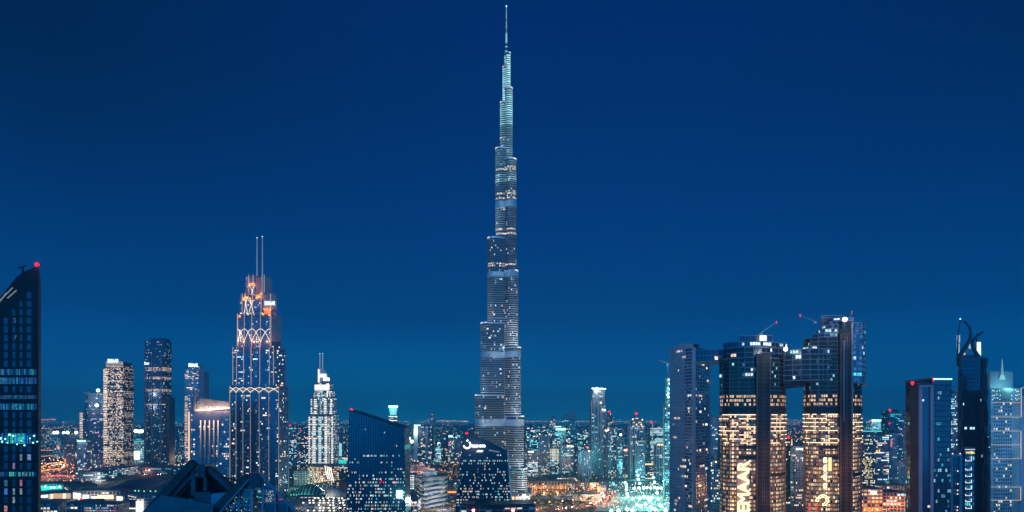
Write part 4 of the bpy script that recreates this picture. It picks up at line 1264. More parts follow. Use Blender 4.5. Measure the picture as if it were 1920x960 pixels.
# ------------------------------------------------------------------ towers on the left
def left_group():
    rng = random.Random(71)
    Y = 1780.0
    t1 = tower('residential_tower', 'tall narrow tower with warm balcony lights and lettering on top', [(194, 233, 690), (199, 232, 680)], Y, rng, fh=4.6, bw=2.4, p=.4,
               cols=((PEACH, 4), (CREAM, 3), (WARM, 1)), s=1.0, run=.2, dim=.2, slab=(.7, 1.0), mull=(1.0, .5), plant=False, frame='concrete_dark')
    lm = MB()
    for (p0, p1, pr) in ((194.6, 201.5, .95), (203, 214, .28), (218, 231, .42)):
        z = 30.0
        while z < wz(692, Y):
            if p0 < 195:
                if rng.random() < pr: q = rng.uniform(.8, 1.5); lm.box(t1.x(p0), t1.x(p1), -1.7, -1.0, z, z + 2.1, (q, q * .8, q * .6))
            else:
                px = p0
                while px < p1 - 1:
                    if rng.random() < pr: q = rng.uniform(.4, 1.4); lm.box(t1.x(px), t1.x(px + rng.choice((1.2, 1.8))), -1.7, -1.0, z, z + 1.9, (q * 1.3, q * 1.0, q * .75))
                    px += 2.2
            z += 4.6
    lm.build('balcony_lights', 'lights', t1.root)['kind'] = 'stuff'
    cr = MB()
    for i in range(4): cr.box(t1.x(199), t1.x(231 - i * .3), -1.5, -.5, wz(688 - i * 3.0, Y), wz(687.2 - i * 3.0, Y))
    cr.build('crown_bands', 'led_warm_soft', t1.root)
    text('EMAAR', t1.root, 'lamp_cool_sign', t1.x(202.5), -2, wz(680, Y), 6.6 * Y / F, width=21 * Y / F, thick=.5, depth=.4)
    tower('unfinished_tower', 'dark unfinished tower edge with a string of lamps, under the leaning crane', [(233.5, 240.5, 712)], 1800, rng, cat='skyscraper', p=.03, bw=3, frame='concrete_dark')
    tower('unfinished_tower', 'broad unfinished blue tower lit by two white work lamps', [(165, 194.5, 738)], 1830, rng, p=.07, cols=((COOL, 3), ((.8, .4, .6), 2)), slab=(.8, 1.0), bw=3, glass='glass_sky', frame='concrete_dark')
    tower('unfinished_tower', 'dark concrete core tower standing next to the broad unfinished blue tower', [(159.5, 168, 746)], 1860, rng, p=.03, frame='concrete_dark', bw=3)
    t5 = tower('residential_tower', 'small distant tower edged with a column of warm lamps', [(149.5, 159, 774)], 2100, rng, p=.02, bw=3, frame='concrete_dark')
    lm = MB(); z = 40.0
    while z < t5.ztop: lm.box(t5.x(150), t5.x(155.5), -2, -1, z, z + 2.6, (1.1, .85, .7)); z += 5.4
    lm.build('balcony_lights', 'lights', t5.root)
    t6 = tower('residential_tower', 'short pale tower with a bright cool lamp band on its roof', [(145, 163, 826)], 1700, rng, p=.1, cols=((COOL, 3), (PEACH, 1)), slab=(.6, 1), frame='panel_lilac')
    led_bar(t6, 145, 161, 827, 1700, 'led_cool', 3.5)
    lamp('roof_floodlight', (t6.x(153), -15, t6.ztop + 6), 30000, (.5, 1, 1), t6.root)
    for px, py, r in ((183.5, 732, 3.2), (181.5, 758, 3.2), (181.8, 762, 3.2)):
        pass
    # slim dark tower
    Y = 1950.0
    st = Site('residential_tower', 'slender dark tower with one bright band of warm windows near its top', 'skyscraper', 290, Y)
    def fn_(e, i, j, nf, nb):
        py = HY - ((i + .5) * 3.9 - CAMZ) * F / Y
        r = rng.random()
        if 688 < py < 696 or 707 < py < 711 or 730 < py < 733 or 756 < py < 759:
            if r < .85: q = rng.uniform(.4, 1.1); return (q, q * .68, q * .45)
        if r < .05: q = rng.uniform(.2, .9); return (.4 * q, .85 * q, q)
        if r < .09: q = rng.uniform(.3, .9); return (q, q * .7, q * .5)
    poly = chamfer([(st.x(269.5), 0), (st.x(309), 0), (st.x(309), 42), (st.x(269.5), 42)], 5)
    tower_body(st.root, poly, 0, wz(640, Y), rng, 3.9, 3.6, fn_, 'glass', 'concrete_dark', (.3, .7), (.8, .4), 2)
    p2 = [(st.x(278), 8), (st.x(307), 8), (st.x(307), 36), (st.x(278), 36)]
    tower_body(st.root, p2, wz(640, Y) + 1.7, wz(634.5, Y), rng, 4, 4, lambda *a: None, 'glass', 'concrete_dark', (.2, .6), None)
    fm = MB()
    for px in (272.5, 275, 285.5, 303): fm.box(st.x(px) - .9, st.x(px) + .9, -2.4, 0, 0, wz(690 if px < 276 else 660, Y))
    fm.build('pier', 'panel_lilac', st.root)
    sd = MB(); sd.box(st.x(306), st.x(315), 6, 40, 0, wz(745, Y)); sd.box(st.x(268.5), st.x(272), 4, 40, 0, wz(700, Y)); sd.build('side_wing', 'concrete_dark', st.root)
    text('Emaar', st.root, 'lamp_cool_sign', st.x(271.5), -2.6, wz(683.5, Y), 5 * Y / F, width=9 * Y / F, depth=.3, thick=.3)
    # tower behind the lit hotel
    t = tower('residential_tower', 'pale blue balcony tower with lettering on top, behind the lilac hotel', [(346.5, 372, 690), (352, 372, 686)], 1900, rng, fh=4.4, bw=2.4, p=.12, cols=((PEACH, 4), (COOL, 1)), slab=(1, 1.1), frame='panel_white', glass='glass_sky', dim=.5, plant=False)
    t2m = MB(); t2m.box(t.x(372), t.x(381.5), 2, 36, 0, wz(696, 1900)); t2m.build('side_wing', 'panel_lilac', t.root)
    text('EMAAR', t.root, 'lamp_cool_sign', t.x(354), -2, wz(687.5, 1900), 6 * 1900 / F, width=18 * 1900 / F, thick=.6, depth=.4)
    lm = MB(); z = 30.0
    while z < wz(742, 1900):
        if rng.random() < .85: q = rng.uniform(.6, 1.2); lm.box(t.x(347), t.x(352), -2.2, -1.3, z, z + 2.2, (q, q * .62, q * .42))
        z += 4.4
    lm.build('balcony_lights', 'lights', t.root)
    # two towers right of the stepped tower
    tower('residential_tower', 'dark blue tower with teal windows and a red beacon, right of the stepped tower', [(541, 556, 800)], 1850, rng, p=.22, cols=((COOL, 3), (TEAL, 2), (PEACH, 2)), beac=542, br=2.2, bw=3)
    tower('residential_tower', 'lilac tower with few lit windows and a white roof lamp, beside the brilliant hotel', [(560, 577.5, 810)], 1900, rng, p=.16, cols=((PEACH, 3), (COOL, 1)), frame='panel_lilac', beac=562, br=2.2, bw=3)
    t = tower('office_block', 'teal office block with a bright glazed stair, right of the brilliant hotel', [(627, 646, 814)], 1900, rng, cat='office tower', p=.05, glass='glass_sky', frame='concrete_dark', bw=3)
    lm = MB(); z = 10.0
    while z < wz(832, 1900): lm.box(t.x(636), t.x(641), -1.6, -.8, z, z + 4.6, (.4, .95, .9)); z += 5.4
    lm.build('stair_lights', 'lights', t.root)
left_group()

# ------------------------------------------------------------------ towers in the middle distance, left of the tall tower
def mid_group():
    rng = random.Random(81)
    Y = 2600.0
    st = Site('lantern_tower', 'far tower with a glowing white-teal lantern top behind the slanted tower', 'skyscraper', 736.5, Y)
    poly = [(st.x(729), 0), (st.x(745), 0), (st.x(745), 30), (st.x(729), 30)]
    tower_body(st.root, poly, 0, wz(779, Y), rng, 4.2, 4, lit(rng, .1, ((TEAL, 2), (ICE, 2)), .9), 'glass', 'concrete_dark', (.3, .8), (.5, .3))
    lm = MB()
    for i in range(9):
        a, b_ = 778 - i * 1.9, 778 - (i + 1) * 1.9 + .5
        h = 5.0 + 2.6 * i / 8
        if i < 8: lm.box(st.x(736.5 - h), st.x(736.5 + h), -2 - i * .05, 20, wz(a, Y), wz(b_, Y), (.25, .95, .95))
    lm.box(st.x(728.9), st.x(744.2), -4, 22, wz(764, Y), wz(760.5, Y), (2.2, 3.4, 2.7))
    lm.build('lantern', 'lights', st.root)
    bm = MB()
    for py in (780.5, 788, 794): bm.box(st.x(728.7), st.x(745.3), -2, -1, wz(py + 1, Y), wz(py, Y))
    bm.build('band_light', 'led_white', st.root)
    lamp('lantern_light', (st.x(736), -40, wz(766, Y)), 150000, (.3, 1, .95), st.root, 3)
    t = tower('residential_tower', 'pale tower with blue flank and white roof band, right of the slanted tower', [(783, 810, 800)], 2030, rng, p=.10, cols=((PEACH, 4), (COOL, 2), ((1, .3, .1), 1)), frame='concrete_dark', bw=3)
    sw = MB(); sw.box(t.x(776), t.x(783.2), -2, 36, 0, wz(796, 2030)); sw.build('side_wing', 'panel_white', t.root)
    sw = MB(); sw.box(t.x(798), t.x(803), -2.5, -.7, 0, wz(803, 2030)); sw.build('pier', 'panel_lilac', t.root)
    led_bar(t, 777, 789, 797.5, 2026, 'led_cool', 4.0)
    lamp('roof_floodlight', (t.x(780), -14, t.ztop - 14), 40000, (.7, 1, 1), t.root)
    tower('residential_tower', 'narrow dark tower with scattered lights, left one of the pair before the sign block', [(826.5, 839, 812)], 2000, rng, p=.09, bw=3, frame='concrete_dark')
    t = tower('residential_tower', 'blue tower with a glaring cool roof sign beside the narrow dark tower', [(840, 851.5, 817)], 1980, rng, p=.14, cols=((COOL, 2), (PEACH, 2)), bw=3)
    led_bar(t, 841, 849, 818, 1978, 'led_cool', 6)
    beacon(t.root, t.x(842), -2, wz(831, 1980), 2.2)
    tower('residential_tower', 'grey-blue tower partly hidden by the sign block, tallest window columns lit', [(853, 866, 816)], 1960, rng, p=.08, bw=3, frame='panel_lilac')
    t = tower('office_block', 'low teal office with stacked bright floors between the dark towers', [(816, 827, 834)], 1900, rng, cat='office block', p=.3, cols=((TEAL, 3), (COOL, 2)), run=.8)
    tower('residential_tower', 'small far tower with a red light, on the horizon above the pale tower', [(806, 814, 779)], 4500, rng, p=.05, beac=810, br=4, plant=False)
mid_group()

# ------------------------------------------------------------------ the crowd of towers right of the tall one
def right_crowd():
    rng = random.Random(91)
    LIL = dict(frame='panel_lilac'); 
    def fins(t, cols, Y, top, out=1.6, w=.8, mat='panel_white', bottom=0.0):
        m_ = MB()
        for px in cols: m_.box(t.x(px) - w, t.x(px) + w, -out, .1, bottom, wz(top, Y))
        m_.build('pier', mat, t.root)
    def caplamp(t, pts, Y, mat='lamp_warm', r=2.0):
        m_ = MB()
        for px, py in pts: m_.ball((t.x(px), -3, wz(py, Y)), r, None, 6, 4)
        m_.build('roof_lamp', mat, t.root)
    # far ones
    tower('office_block', 'far block with a cylinder lamp top on the horizon, left part of the crowd', [(1030, 1042, 789), (1034, 1041, 782)], 3200, rng, p=.3, cols=((COOL, 2), (PEACH, 2)), cat='office tower', bw=3)
    t = tower('office_tower', 'big blue glass tower with a pale slanted roof shield, far behind the crowd', [(1054, 1080, 786)], 2500, rng, p=.06, cols=((TEAL, 2), (COOL, 1)), glass='glass_bright', cat='office tower', plant=False, bw=3)
    rm = MB(); rm.extrude([(t.x(1053), wz(785, 2500)), (t.x(1081), wz(785, 2500)), (t.x(1081), wz(774, 2500)), (t.x(1064), wz(773, 2500))], 2, 30); rm.build('roof_shield', 'panel_lilac', t.root)
    am = MB(); am.bar((t.x(1079), 6, wz(775, 2500)), (t.x(1079), 6, wz(764, 2500)), .9, 5); am.build('antenna', 'metal', t.root)
    t = tower('office_block', 'wide low block crowned by blinding teal floodlights', [(1040, 1064, 804)], 2150, rng, cat='office block', p=.2, cols=((TEAL, 2), (COOL, 2)), bw=3)
    led_bar(t, 1042, 1066, 805, 2145, 'led_cool', 6); led_bar(t, 1040, 1052, 800, 2144, 'led_cool', 3)
    lamp('roof_floodlight', (t.x(1053), -20, t.ztop + 10), 120000, (.4, 1, .95), t.root, 3)
    lows = [(985, 1000, 808, 2600, 'dull blue block nearest the tall tower, upper row'), (996, 1022, 800, 2500, 'wide dull block with one lit roof strip, upper row beside the tall tower'),
            (1018, 1040, 806, 2400, 'pale-roofed low block in front of the horizon blocks'), (1082, 1106, 812, 2300, 'block of teal-lit floors left of the crowned tall tower')]
    for a, b_, top, Y, lb in lows:
        tower('office_block', lb, [(a, b_, top)], Y, rng, cat='office block', p=.16 if 'teal' not in lb else .45, cols=((COOL, 2), (TEAL, 2), (PEACH, 1)), bw=3, frame='concrete_dark')
    t = tower('apartment_tower', 'short tower with vertical runs of yellow and teal windows beside the shaft', [(985, 1009, 848)], 1550, rng, cat='apartment tower', p=.3, cols=((COOL, 3), (CREAM, 3)), bw=2.4, **LIL)
    led_bar(t, 990, 1001, 847, 1548, 'led_white', 3.0)
    tower('apartment_tower', 'teal-lit slab behind the short tower beside the shaft', [(991, 1009, 822)], 1800, rng, cat='apartment tower', p=.4, cols=((TEAL, 3), (COOL, 2)), bw=3)
    t = tower('apartment_tower', 'tall lilac-edged tower with a dark middle bay and two roof lamps', [(1010, 1032, 815)], 1600, rng, cat='apartment tower', p=.12, bw=2.2, **LIL); fins(t, (1011.5, 1015, 1028.5, 1031), 1600, 813); caplamp(t, ((1012, 814), (1030, 814)), 1600, 'lamp_warm', 1.2)
    t = tower('apartment_tower', 'narrow tower with bright teal balconies and warm ground floors', [(1034.5, 1050, 821)], 1580, rng, cat='apartment tower', p=.34, cols=((COOL, 3), (TEAL, 2), (PEACH, 2)), bw=2.2)
    lm = MB(); 
    for c in range(5):
        z = 34.0
        while z < 62: lm.box(t.x(1031.5 + c * 4), t.x(1034 + c * 4), -1.8, -1, z, z + 2.2, (1, .82, .5)) if rng.random() < .8 else None; z += 3.7
    lm.build('balcony_lights', 'lights', t.root)
    t = tower('apartment_tower', 'lilac tower with a row of warm crown lamps, centre of the crowd', [(1050, 1077, 834)], 1520, rng, cat='apartment tower', p=.13, cols=((PEACH, 4), (COOL, 3)), bw=2.2, **LIL); fins(t, (1051, 1053.5), 1520, 830); caplamp(t, ((1064, 836), (1067, 836), (1071, 837), (1074, 837)), 1520, 'lamp_warm', 1.3)
    t = tower('apartment_tower', 'pale ribbed slab tower standing nearest the arcade lights', [(1084, 1109, 846), (1092, 1109, 843)], 1450, rng, cat='apartment tower', p=.05, bw=2.6, frame='panel_lilac', mull=(.9, .5)); fins(t, (1092, 1094.5, 1099, 1103, 1108), 1450, 844, w=.9)
    beacon(t.root, t.x(1100), 6, t.ztop + 3, 2); caplamp(t, ((1104, 846),), 1450, 'lamp_warm', 1.6)
    # the tallest of the crowd
    t = tower('residential_tower', 'tallest tower of the crowd, finned shaft with a row of white crown lamps', [(1108, 1137, 770), (1109, 1135, 748), (1111, 1134.5, 730)], 1560, rng, p=.07, cols=((PEACH, 3), (COOL, 3)), bw=2.2, glass='glass_sky', cat='skyscraper')
    fins(t, (1109, 1114, 1121.5, 1126.5, 1128.5), 1560, 752, 2.2, .8); fins(t, (1131, 1136), 1560, 770, 2.2, .7)
    caplamp(t, ((1110.5, 728.5), (1113, 728.5), (1121, 728), (1125, 729), (1128, 728.5), (1131, 729), (1134.5, 729)), 1560, 'lamp_cool', 1.5)
    caplamp(t, ((1118.5, 729),), 1560, 'lamp_white', 3.4); caplamp(t, ((1130, 768), (1134, 768.5), (1126, 755)), 1560, 'lamp_white', 1.3)
    lamp('crown_floodlight', (t.x(1119), -14, wz(733, 1560)), 25000, (.9, 1, 1), t.root)
    t = tower('residential_tower', 'stepped tower with a red beacon, right beside the tallest of the crowd', [(1134, 1157, 800), (1136, 1152, 782), (1140.5, 1146, 775)], 1640, rng, p=.12, beac=1143.5, br=2.8, bw=2.2, frame='panel_lilac', cat='apartment tower', plant=False); fins(t, (1136.5, 1140, 1148, 1151.5), 1640, 782)
    t = tower('apartment_tower', 'pale stepped slab in front of the red-beacon tower, lower right lit teal', [(1139, 1157, 801)], 1500, rng, p=.16, cols=((COOL, 3), (PEACH, 2)), bw=2.2, frame='panel_lilac', cat='apartment tower'); caplamp(t, ((1135, 807), (1137, 808), (1140, 806)), 1498, 'lamp_warm', 1.7)
    t = tower('apartment_tower', 'teal-lit slab with a single white roof lamp, right of the pale stepped slab', [(1157, 1167, 819)], 1470, rng, p=.3, cols=((TEAL, 3), (COOL, 3)), bw=2.2, frame='panel_lilac', cat='apartment tower', plant=False); caplamp(t, ((1163.5, 815),), 1470, 'lamp_white', 2.4)
    t = tower('apartment_tower', 'small dark tower with red beacon and two warm roof lamps', [(1167, 1181, 846)], 1520, rng, p=.12, bw=2.2, beac=1176, br=2.8, cat='apartment tower', plant=False, **LIL); caplamp(t, ((1171, 844), (1174, 844)), 1518)
    t = tower('residential_tower', 'stepped pale tower with a square cap and red beacon, right half of the crowd', [(1181, 1208.5, 798), (1184.5, 1205, 787), (1191, 1198, 779)], 1430, rng, p=.10, beac=1194.5, br=2.8, bw=2.2, frame='panel_lilac', cat='apartment tower', plant=False)
    fins(t, (1182, 1185, 1190, 1194, 1199, 1207.5), 1430, 797); caplamp(t, ((1186, 786), (1204, 787), (1202, 796), (1193, 796)), 1430, 'lamp_warm', 1.3)
    t = tower('apartment_tower', 'pale gridded slab fronting the square-capped tower', [(1192, 1209, 826)], 1390, rng, p=.12, cols=((CREAM, 2), (COOL, 2)), bw=2.6, frame='panel_lilac', mull=(.8, .5), cat='apartment tower')
    t = tower('office_tower', 'wide dark office with full rows of cool light and a lit mast', [(1219, 1248, 800)], 2000, rng, p=.3, cols=((ICE, 2), (COOL, 3)), run=.88, bw=2.2, frame='concrete_dark', cat='office tower')
    m_ = MB(); m_.box(t.x(1222.5), t.x(1224), -3, -1.5, wz(832, 2000), wz(792, 2000)); m_.build('mast', 'mast_lit', t.root); beacon(t.root, t.x(1221), -2, wz(793, 2000), 3.2); 
    t = tower('apartment_tower', 'short pale tower with warm crown lamps and red beacon at the plaza corner', [(1229, 1248.5, 836)], 1450, rng, p=.08, beac=1246, br=2.8, bw=2.2, frame='panel_lilac', cat='apartment tower', plant=False); fins(t, (1231, 1236, 1241, 1245), 1450, 835); caplamp(t, ((1233, 834), (1236, 834), (1239.5, 834), (1242, 834)), 1448, 'lamp_warm', 1.2)
    t = tower('unfinished_tower', 'teal construction tower strung with white work lamps, half behind the ribbed tower', [(1246.5, 1262, 760), (1250, 1262, 708)], 1120, rng, p=.45, cols=((TEAL, 3), (COOL, 2)), run=.7, bw=2.2, frame='concrete', cat='skyscraper', plant=False)
    caplamp(t, ((1253, 712), (1254, 719), (1251.5, 738), (1253, 745), (1255, 730), (1254, 760), (1255, 775), (1253, 800), (1255, 830)), 1118, 'lamp_teal', 1.2)
    lamp('work_light', (t.x(1252), -10, wz(740, 1120)), 22000, (.4, 1, .95), t.root)
    # between and behind the ribbed tower and the bridge
    t = tower('apartment_tower', 'grey-blue tower seen in the gap left of the twin towers', [(1328, 1346, 782)], 1300, rng, p=.05, bw=2.2, cat='apartment tower', **LIL)
    t = tower('apartment_tower', 'low pale stepped tower below the gap left of the twin towers', [(1326, 1350, 880), (1330, 1345, 862)], 980, rng, p=.2, bw=2.2, frame='panel_lilac', cat='apartment tower'); caplamp(t, ((1341, 866),), 978, 'lamp_warm', 1.2)
    t = tower('office_tower', 'brown tower with red beacon seen between the twin towers', [(1471, 1489, 832), (1473, 1489, 824)], 1050, rng, p=.08, cols=((PEACH, 2),), glass='glass_brown', frame='brown_wall', beac=1481.5, br=2.2, bw=2.2, cat='office tower', plant=False)
    m_ = MB(); m_.prism([(t.x(1483), -2), (t.x(1485), -2), (t.x(1485), 0), (t.x(1483), 0)], wz(835, 1050), wz(823, 1050), None, [(t.x(1484), -1.5), (t.x(1484.5), -1.5), (t.x(1484.5), -.5), (t.x(1484), -.5)]); m_.build('spire', 'led_gold_soft', t.root)
    t = tower('office_tower', 'grey tower with lit lettering behind the brown one between the twins', [(1489, 1509, 838)], 1020, rng, p=.14, cols=((PEACH, 2), (CREAM, 1), (COOL, 1)), frame='concrete', bw=2.2, cat='office tower')
    text('EMAAR', t.root, 'lamp_cool_sign', t.x(1491.5), -1.6, wz(843.5, 1020), 3.6 * 1020 / F, width=15 * 1020 / F, thick=.2)
    lamp('roof_floodlight', (t.x(1485), -25, wz(850, 1020)), 20000, (1, .6, .45), t.root, 2)
def back_row():
    rng = random.Random(95)
    for q in range(36):
        px = rng.uniform(986, 1240); w = rng.uniform(7, 15); Y = rng.uniform(1800, 2700)
        tower('background_tower', 'mid-height tower of the rear rows filling gaps behind the crowd', [(px, px + w, rng.uniform(797, 838))], Y, rng, cat='tower', group='rear towers of the crowd', p=rng.uniform(.12, .35),
              cols=rng.choice((((TEAL, 2), (COOL, 3)), ((PEACH, 2), (COOL, 2)), ((CREAM, 2), (TEAL, 1)))), bw=3.4, frame=rng.choice(('concrete_dark', 'panel_lilac')), s=1.2)
right_crowd()
back_row()

# ------------------------------------------------------------------ far right
def far_right():
    rng = random.Random(101)
    t = tower('office_tower', 'far tower with a glaring white-teal roof band and twin red beacons', [(1632, 1652, 790)], 2400, rng, cat='office tower', p=.3, cols=((TEAL, 3), (COOL, 2)), bw=3, plant=False)
    led_bar(t, 1634, 1652, 788.5, 2398, 'led_cool', 7); beacon(t.root, t.x(1656), 0, wz(789, 2400), 3.4); beacon(t.root, t.x(1631), 0, wz(790, 2400), 2.4)
    lamp('roof_floodlight', (t.x(1643), -30, t.ztop + 5), 120000, (.5, 1, 1), t.root, 3)
    t = tower('apartment_tower', 'dark tower dotted with yellow windows under a teal roof line', [(1612, 1640.5, 812)], 1300, rng, p=.26, cols=((CREAM, 3), ((.9, .75, .35), 3), (COOL, 1)), run=.1, bw=2.2, frame='concrete_dark', cat='apartment tower')
    led_bar(t, 1612, 1653, 808.5, 1298, 'led_teal_line', 1.6)
    gl = MB()
    for q in range(60): px, py = rng.uniform(1620, 1634), rng.uniform(856, 896); gl.box(t.x(px), t.x(px + 1.3), -1.8, -1.1, wz(py + 1.6, 1300), wz(py, 1300), (.9, .72, .32))
    gl.build('balcony_lights', 'lights', t.root)
    t = tower('office_tower', 'dark banded office with a small gold sign near its top', [(1641, 1667, 815)], 1330, rng, p=.12, cols=((ICE, 2), (PEACH, 1), (TEAL, 1)), run=.8, bw=2.2, slab=(.5, 1.0), frame='panel_lilac', cat='office tower')
    m_ = MB(); x, z = t.x(1642.5), wz(848, 1330)
    for (a, b_, c, d) in ((0, 3.2, 0, 1), (0, .8, 0, 3.4), (0, 3.2, 3, 3.8), (2.4, 3.2, 0, 3.6), (5.2, 6.2, -1, 4.6), (3.2, 5.4, -1, 0), (6, 7, 4, 6)): m_.box(x + a * 1.04, x + b_ * 1.04, -2, -1.2, z + c * 1.04, z + d * 1.04)
    m_.build('sign', 'led_gold', t.root)
    t = tower('office_tower', 'dark blue glass tower with a cool band below its flat top and red beacons', [(1666, 1696, 771)], 1800, rng, p=.05, cols=((TEAL, 2),), glass='glass_sky', frame='concrete_dark', cat='office tower')
    beacon(t.root, t.x(1668), -2, wz(771, 1800), 3); beacon(t.root, t.x(1667), -2, wz(795, 1800), 2.2)
    led_bar(t, 1669, 1690, 777, 1798, 'strip_teal', 2.0); led_bar(t, 1685, 1694, 789, 1798, 'led_cool_soft', 3.0)
    t = tower('apartment_tower', 'blue tower with vertical pale fins and a thin red sign', [(1668, 1684, 812)], 1400, rng, p=.08, cols=((COOL, 3),), bw=2.2, frame='panel_lilac', glass='glass_sky', cat='apartment tower')
    m_ = MB()
    for px in (1674, 1677.5, 1681): m_.box(t.x(px) - .8, t.x(px) + .8, -2, 0, 0, wz(813, 1400))
    m_.build('pier', 'panel_white', t.root)
    m_ = MB(); m_.box(t.x(1669.5), t.x(1671.5), -2, -1.2, wz(838, 1400), wz(823, 1400)); m_.build('sign', 'led_pink', t.root)
    led_bar(t, 1673, 1681, 857.5, 1398, 'led_cool_soft', 2.0)
    t = tower('apartment_tower', 'white slab tower with a ladder of square windows beside the dark corner tower', [(1697, 1704, 798), (1698, 1704, 795)], 1350, rng, p=.06, frame='panel_white', mull=(1.6, .5), bw=2.4, slab=(.5, 1.6), cat='apartment tower', plant=False, beac=None)
    t = tower('apartment_tower', 'shorter white slab with a ladder of windows, before the taller white one', [(1688.5, 1697, 864)], 1300, rng, p=.06, frame='panel_white', mull=(1.6, .5), bw=2.4, slab=(.5, 1.6), cat='apartment tower', plant=False)
    t = tower('apartment_tower', 'blue tower with cool window columns, behind the white slabs', [(1684, 1697, 800)], 1500, rng, p=.10, cols=((COOL, 3), (PEACH, 1)), bw=2.2, cat='apartment tower')
    t = tower('apartment_tower', 'tower with a lit open crown frame at the edge of the dark corner tower', [(1700, 1712, 800), (1702, 1712, 780)], 1600, rng, p=.22, cols=((COOL, 3), (ICE, 1)), bw=2.2, frame='panel_white', cat='apartment tower', plant=False)
    tower('apartment_tower', 'far tower with cool windows between the corner tower and the twisted crown tower', [(1783, 1795, 738)], 1100, rng, p=.3, cols=((COOL, 3), (CREAM, 1)), bw=2.2, cat='apartment tower')

    # dark corner tower
    Y = 500.0
    st = Site('office_tower', 'dark twin-slab tower with lilac framed glass strip and white roof line', 'office tower', 1747, Y)
    A = [(st.x(1722), 0), (st.x(1750), 0), (wx(1750, 530) - st.X0, 30), (wx(1723, 530) - st.X0, 30)]
    zt = wz(722, Y)
    w = MB(); w.prism([(st.x(1722) - .3, 10), (st.x(1722) - .1, 0.3), (st.x(1722) + 4, 0.3), (st.x(1722) + 23, 44)], 0, zt); w.build('side_wall', 'brown_wall', st.root)
    gmb = MB(); glass_cells(gmb, A, 0, zt, 62, 2.4, lit(rng, .012, ((PEACH, 1), (COOL, 1)), .9)); gmb.build('curtain_wall', 'glass', st.root)
    fr = MB()
    for a, b_ in ((1722, 1727.5), (1743, 1748.5)): fr.box(st.x(a), st.x(b_), -1.2, .2, 0, zt)
    fr.box(st.x(1727.5), st.x(1743), -1.1, .1, zt - 1.6, zt + .01)
    fr.build('frame', 'panel_lilac', st.root)
    B2 = [(st.x(1748.6), 1), (st.x(1785), 1), (st.x(1785), 34), (st.x(1748.6), 34)]
    zt2 = wz(712.5, Y)
    def fnC(e, i, j, nf, nb):
        py = HY - ((i + .5) * 3.8 - CAMZ) * F / Y
        r = rng.random(); d = .03 if py < 830 else .09 if py < 860 else .30 if py < 905 else .16
        if 779 < py < 782 or 790 < py < 797: d = .4 if j < 5 else .1
        if r < d: q = rng.uniform(.1, .7); c = rng.choice((TEAL, COOL, TEAL, (.2, .5, .7))); return (c[0] * q, c[1] * q, c[2] * q)
    tower_body(st.root, B2, 0, zt2, rng, 3.8, 1.4, fnC, 'glass', 'metal_dark', (.15, .5), (.15, .12))
    ls = MB(); ls.box(st.x(1750), st.x(1784.5), -.6, .1, zt2 + .2, zt2 + 1.1); ls.build('roof_light_strip', 'led_cool', st.root)
    rm = MB(); rm.prism(outset(A, .3), zt + .02, zt + 1.2); rm.box(st.x(1734), st.x(1746), 2, 14, zt + 1.1, zt + 2.6); rm.build('roof', 'roof_grey', st.root)
    for px in (1729, 1736, 1739): pass
    beacon(st.root, st.x(1722) + .3, 8, wz(721, 508), 1.25); beacon(st.root, st.x(1750), 0, zt2 + .5, .6)

    for px, py_ in ((1733, 760), (1733, 850), (1733, 930)): lamp('facade_wash', (st.x(px), -26, wz(py_, Y)), 2600, (.9, .7, .85), st.root, 2)  # unseen lamps added to tint the frame lilac
    # twisted crown tower
    Y = 640.0
    st = Site('twisted_tower', 'dark tower with twisted corner ribs ending in two horn-like crown blades', 'skyscraper', 1825, Y)
    hexa = [(-19, 6), (-12, 0), (10, 0), (16, 6), (18, 30), (-19, 30)]
    sx = [(wx(1798, 642.5) - st.X0, 2.5), (st.x(1803), 0), (st.x(1838), 0), (wx(1847, 647) - st.X0, 7), (wx(1849, 674) - st.X0, 34), (wx(1800, 674) - st.X0, 34)]
    zt = wz(672, Y)
    tower_body(st.root, sx, 0, zt, rng, 3.8, 2.4, lit(rng, .014, ((COOL, 2), (ICE, 1)), .9), 'glass', 'metal_dark', (.12, .5), (.25, .2))
    rb = MB()
    for (a0, a1, ph, amp) in ((1797, 1802, 0, 1.4), (1797, 1802, math.pi, 1.4), (1842, 1849, .5, 1.6), (1842, 1849, math.pi + .5, 1.6), (1850, 1854, 1.0, 1.3), (1850, 1854, math.pi + 1, 1.3)):
        n = 46; c = st.x((a0 + a1) / 2)
        for i in range(n):
            z0_, z1_ = zt * i / n, zt * (i + 1) / n
            f_ = lambda z: (c + amp * math.cos(z * .11 + ph) * (1 if z < zt * .9 else 1), -1.4 + 1.4 * math.sin(z * .11 + ph) + (0 if a0 < 1850 else 8), z)
            rb.bar(f_(z0_), f_(z1_), 1.0, 6)
    rb.build('corner_rib', 'metal_blue', st.root)
    def blade(pts, y, w):
        bl = MB(); P = spline(pts, 6)
        for i in range(len(P) - 1):
            ww = w * (1 - .65 * i / len(P)) * min(1, .35 + i * .16)
            bl.bar((st.x(P[i][0]), y, wz(P[i][1], Y)), (st.x(P[i + 1][0]), y, wz(P[i + 1][1], Y)), ww, 6)
        bl.build('crown_blade', 'metal_blue', st.root)
    blade([(1801, 686), (1805, 668), (1812, 655), (1823, 638), (1825, 622), (1821, 609), (1811, 601)], 4, 2.7)
    blade([(1805, 672), (1806, 650), (1807, 625), (1809, 612), (1811, 597)], 8, 1.0)
    blade([(1849, 690), (1846, 676), (1836, 662), (1829, 648), (1830, 638), (1838, 629), (1849, 621)], 4, 2.5)
    blade([(1843, 670), (1842.5, 650), (1842, 634), (1842, 623)], 8, 1.2)
    blade([(1811, 602), (1805, 599), (1802, 596)], 4, .5)
    cp = MB()
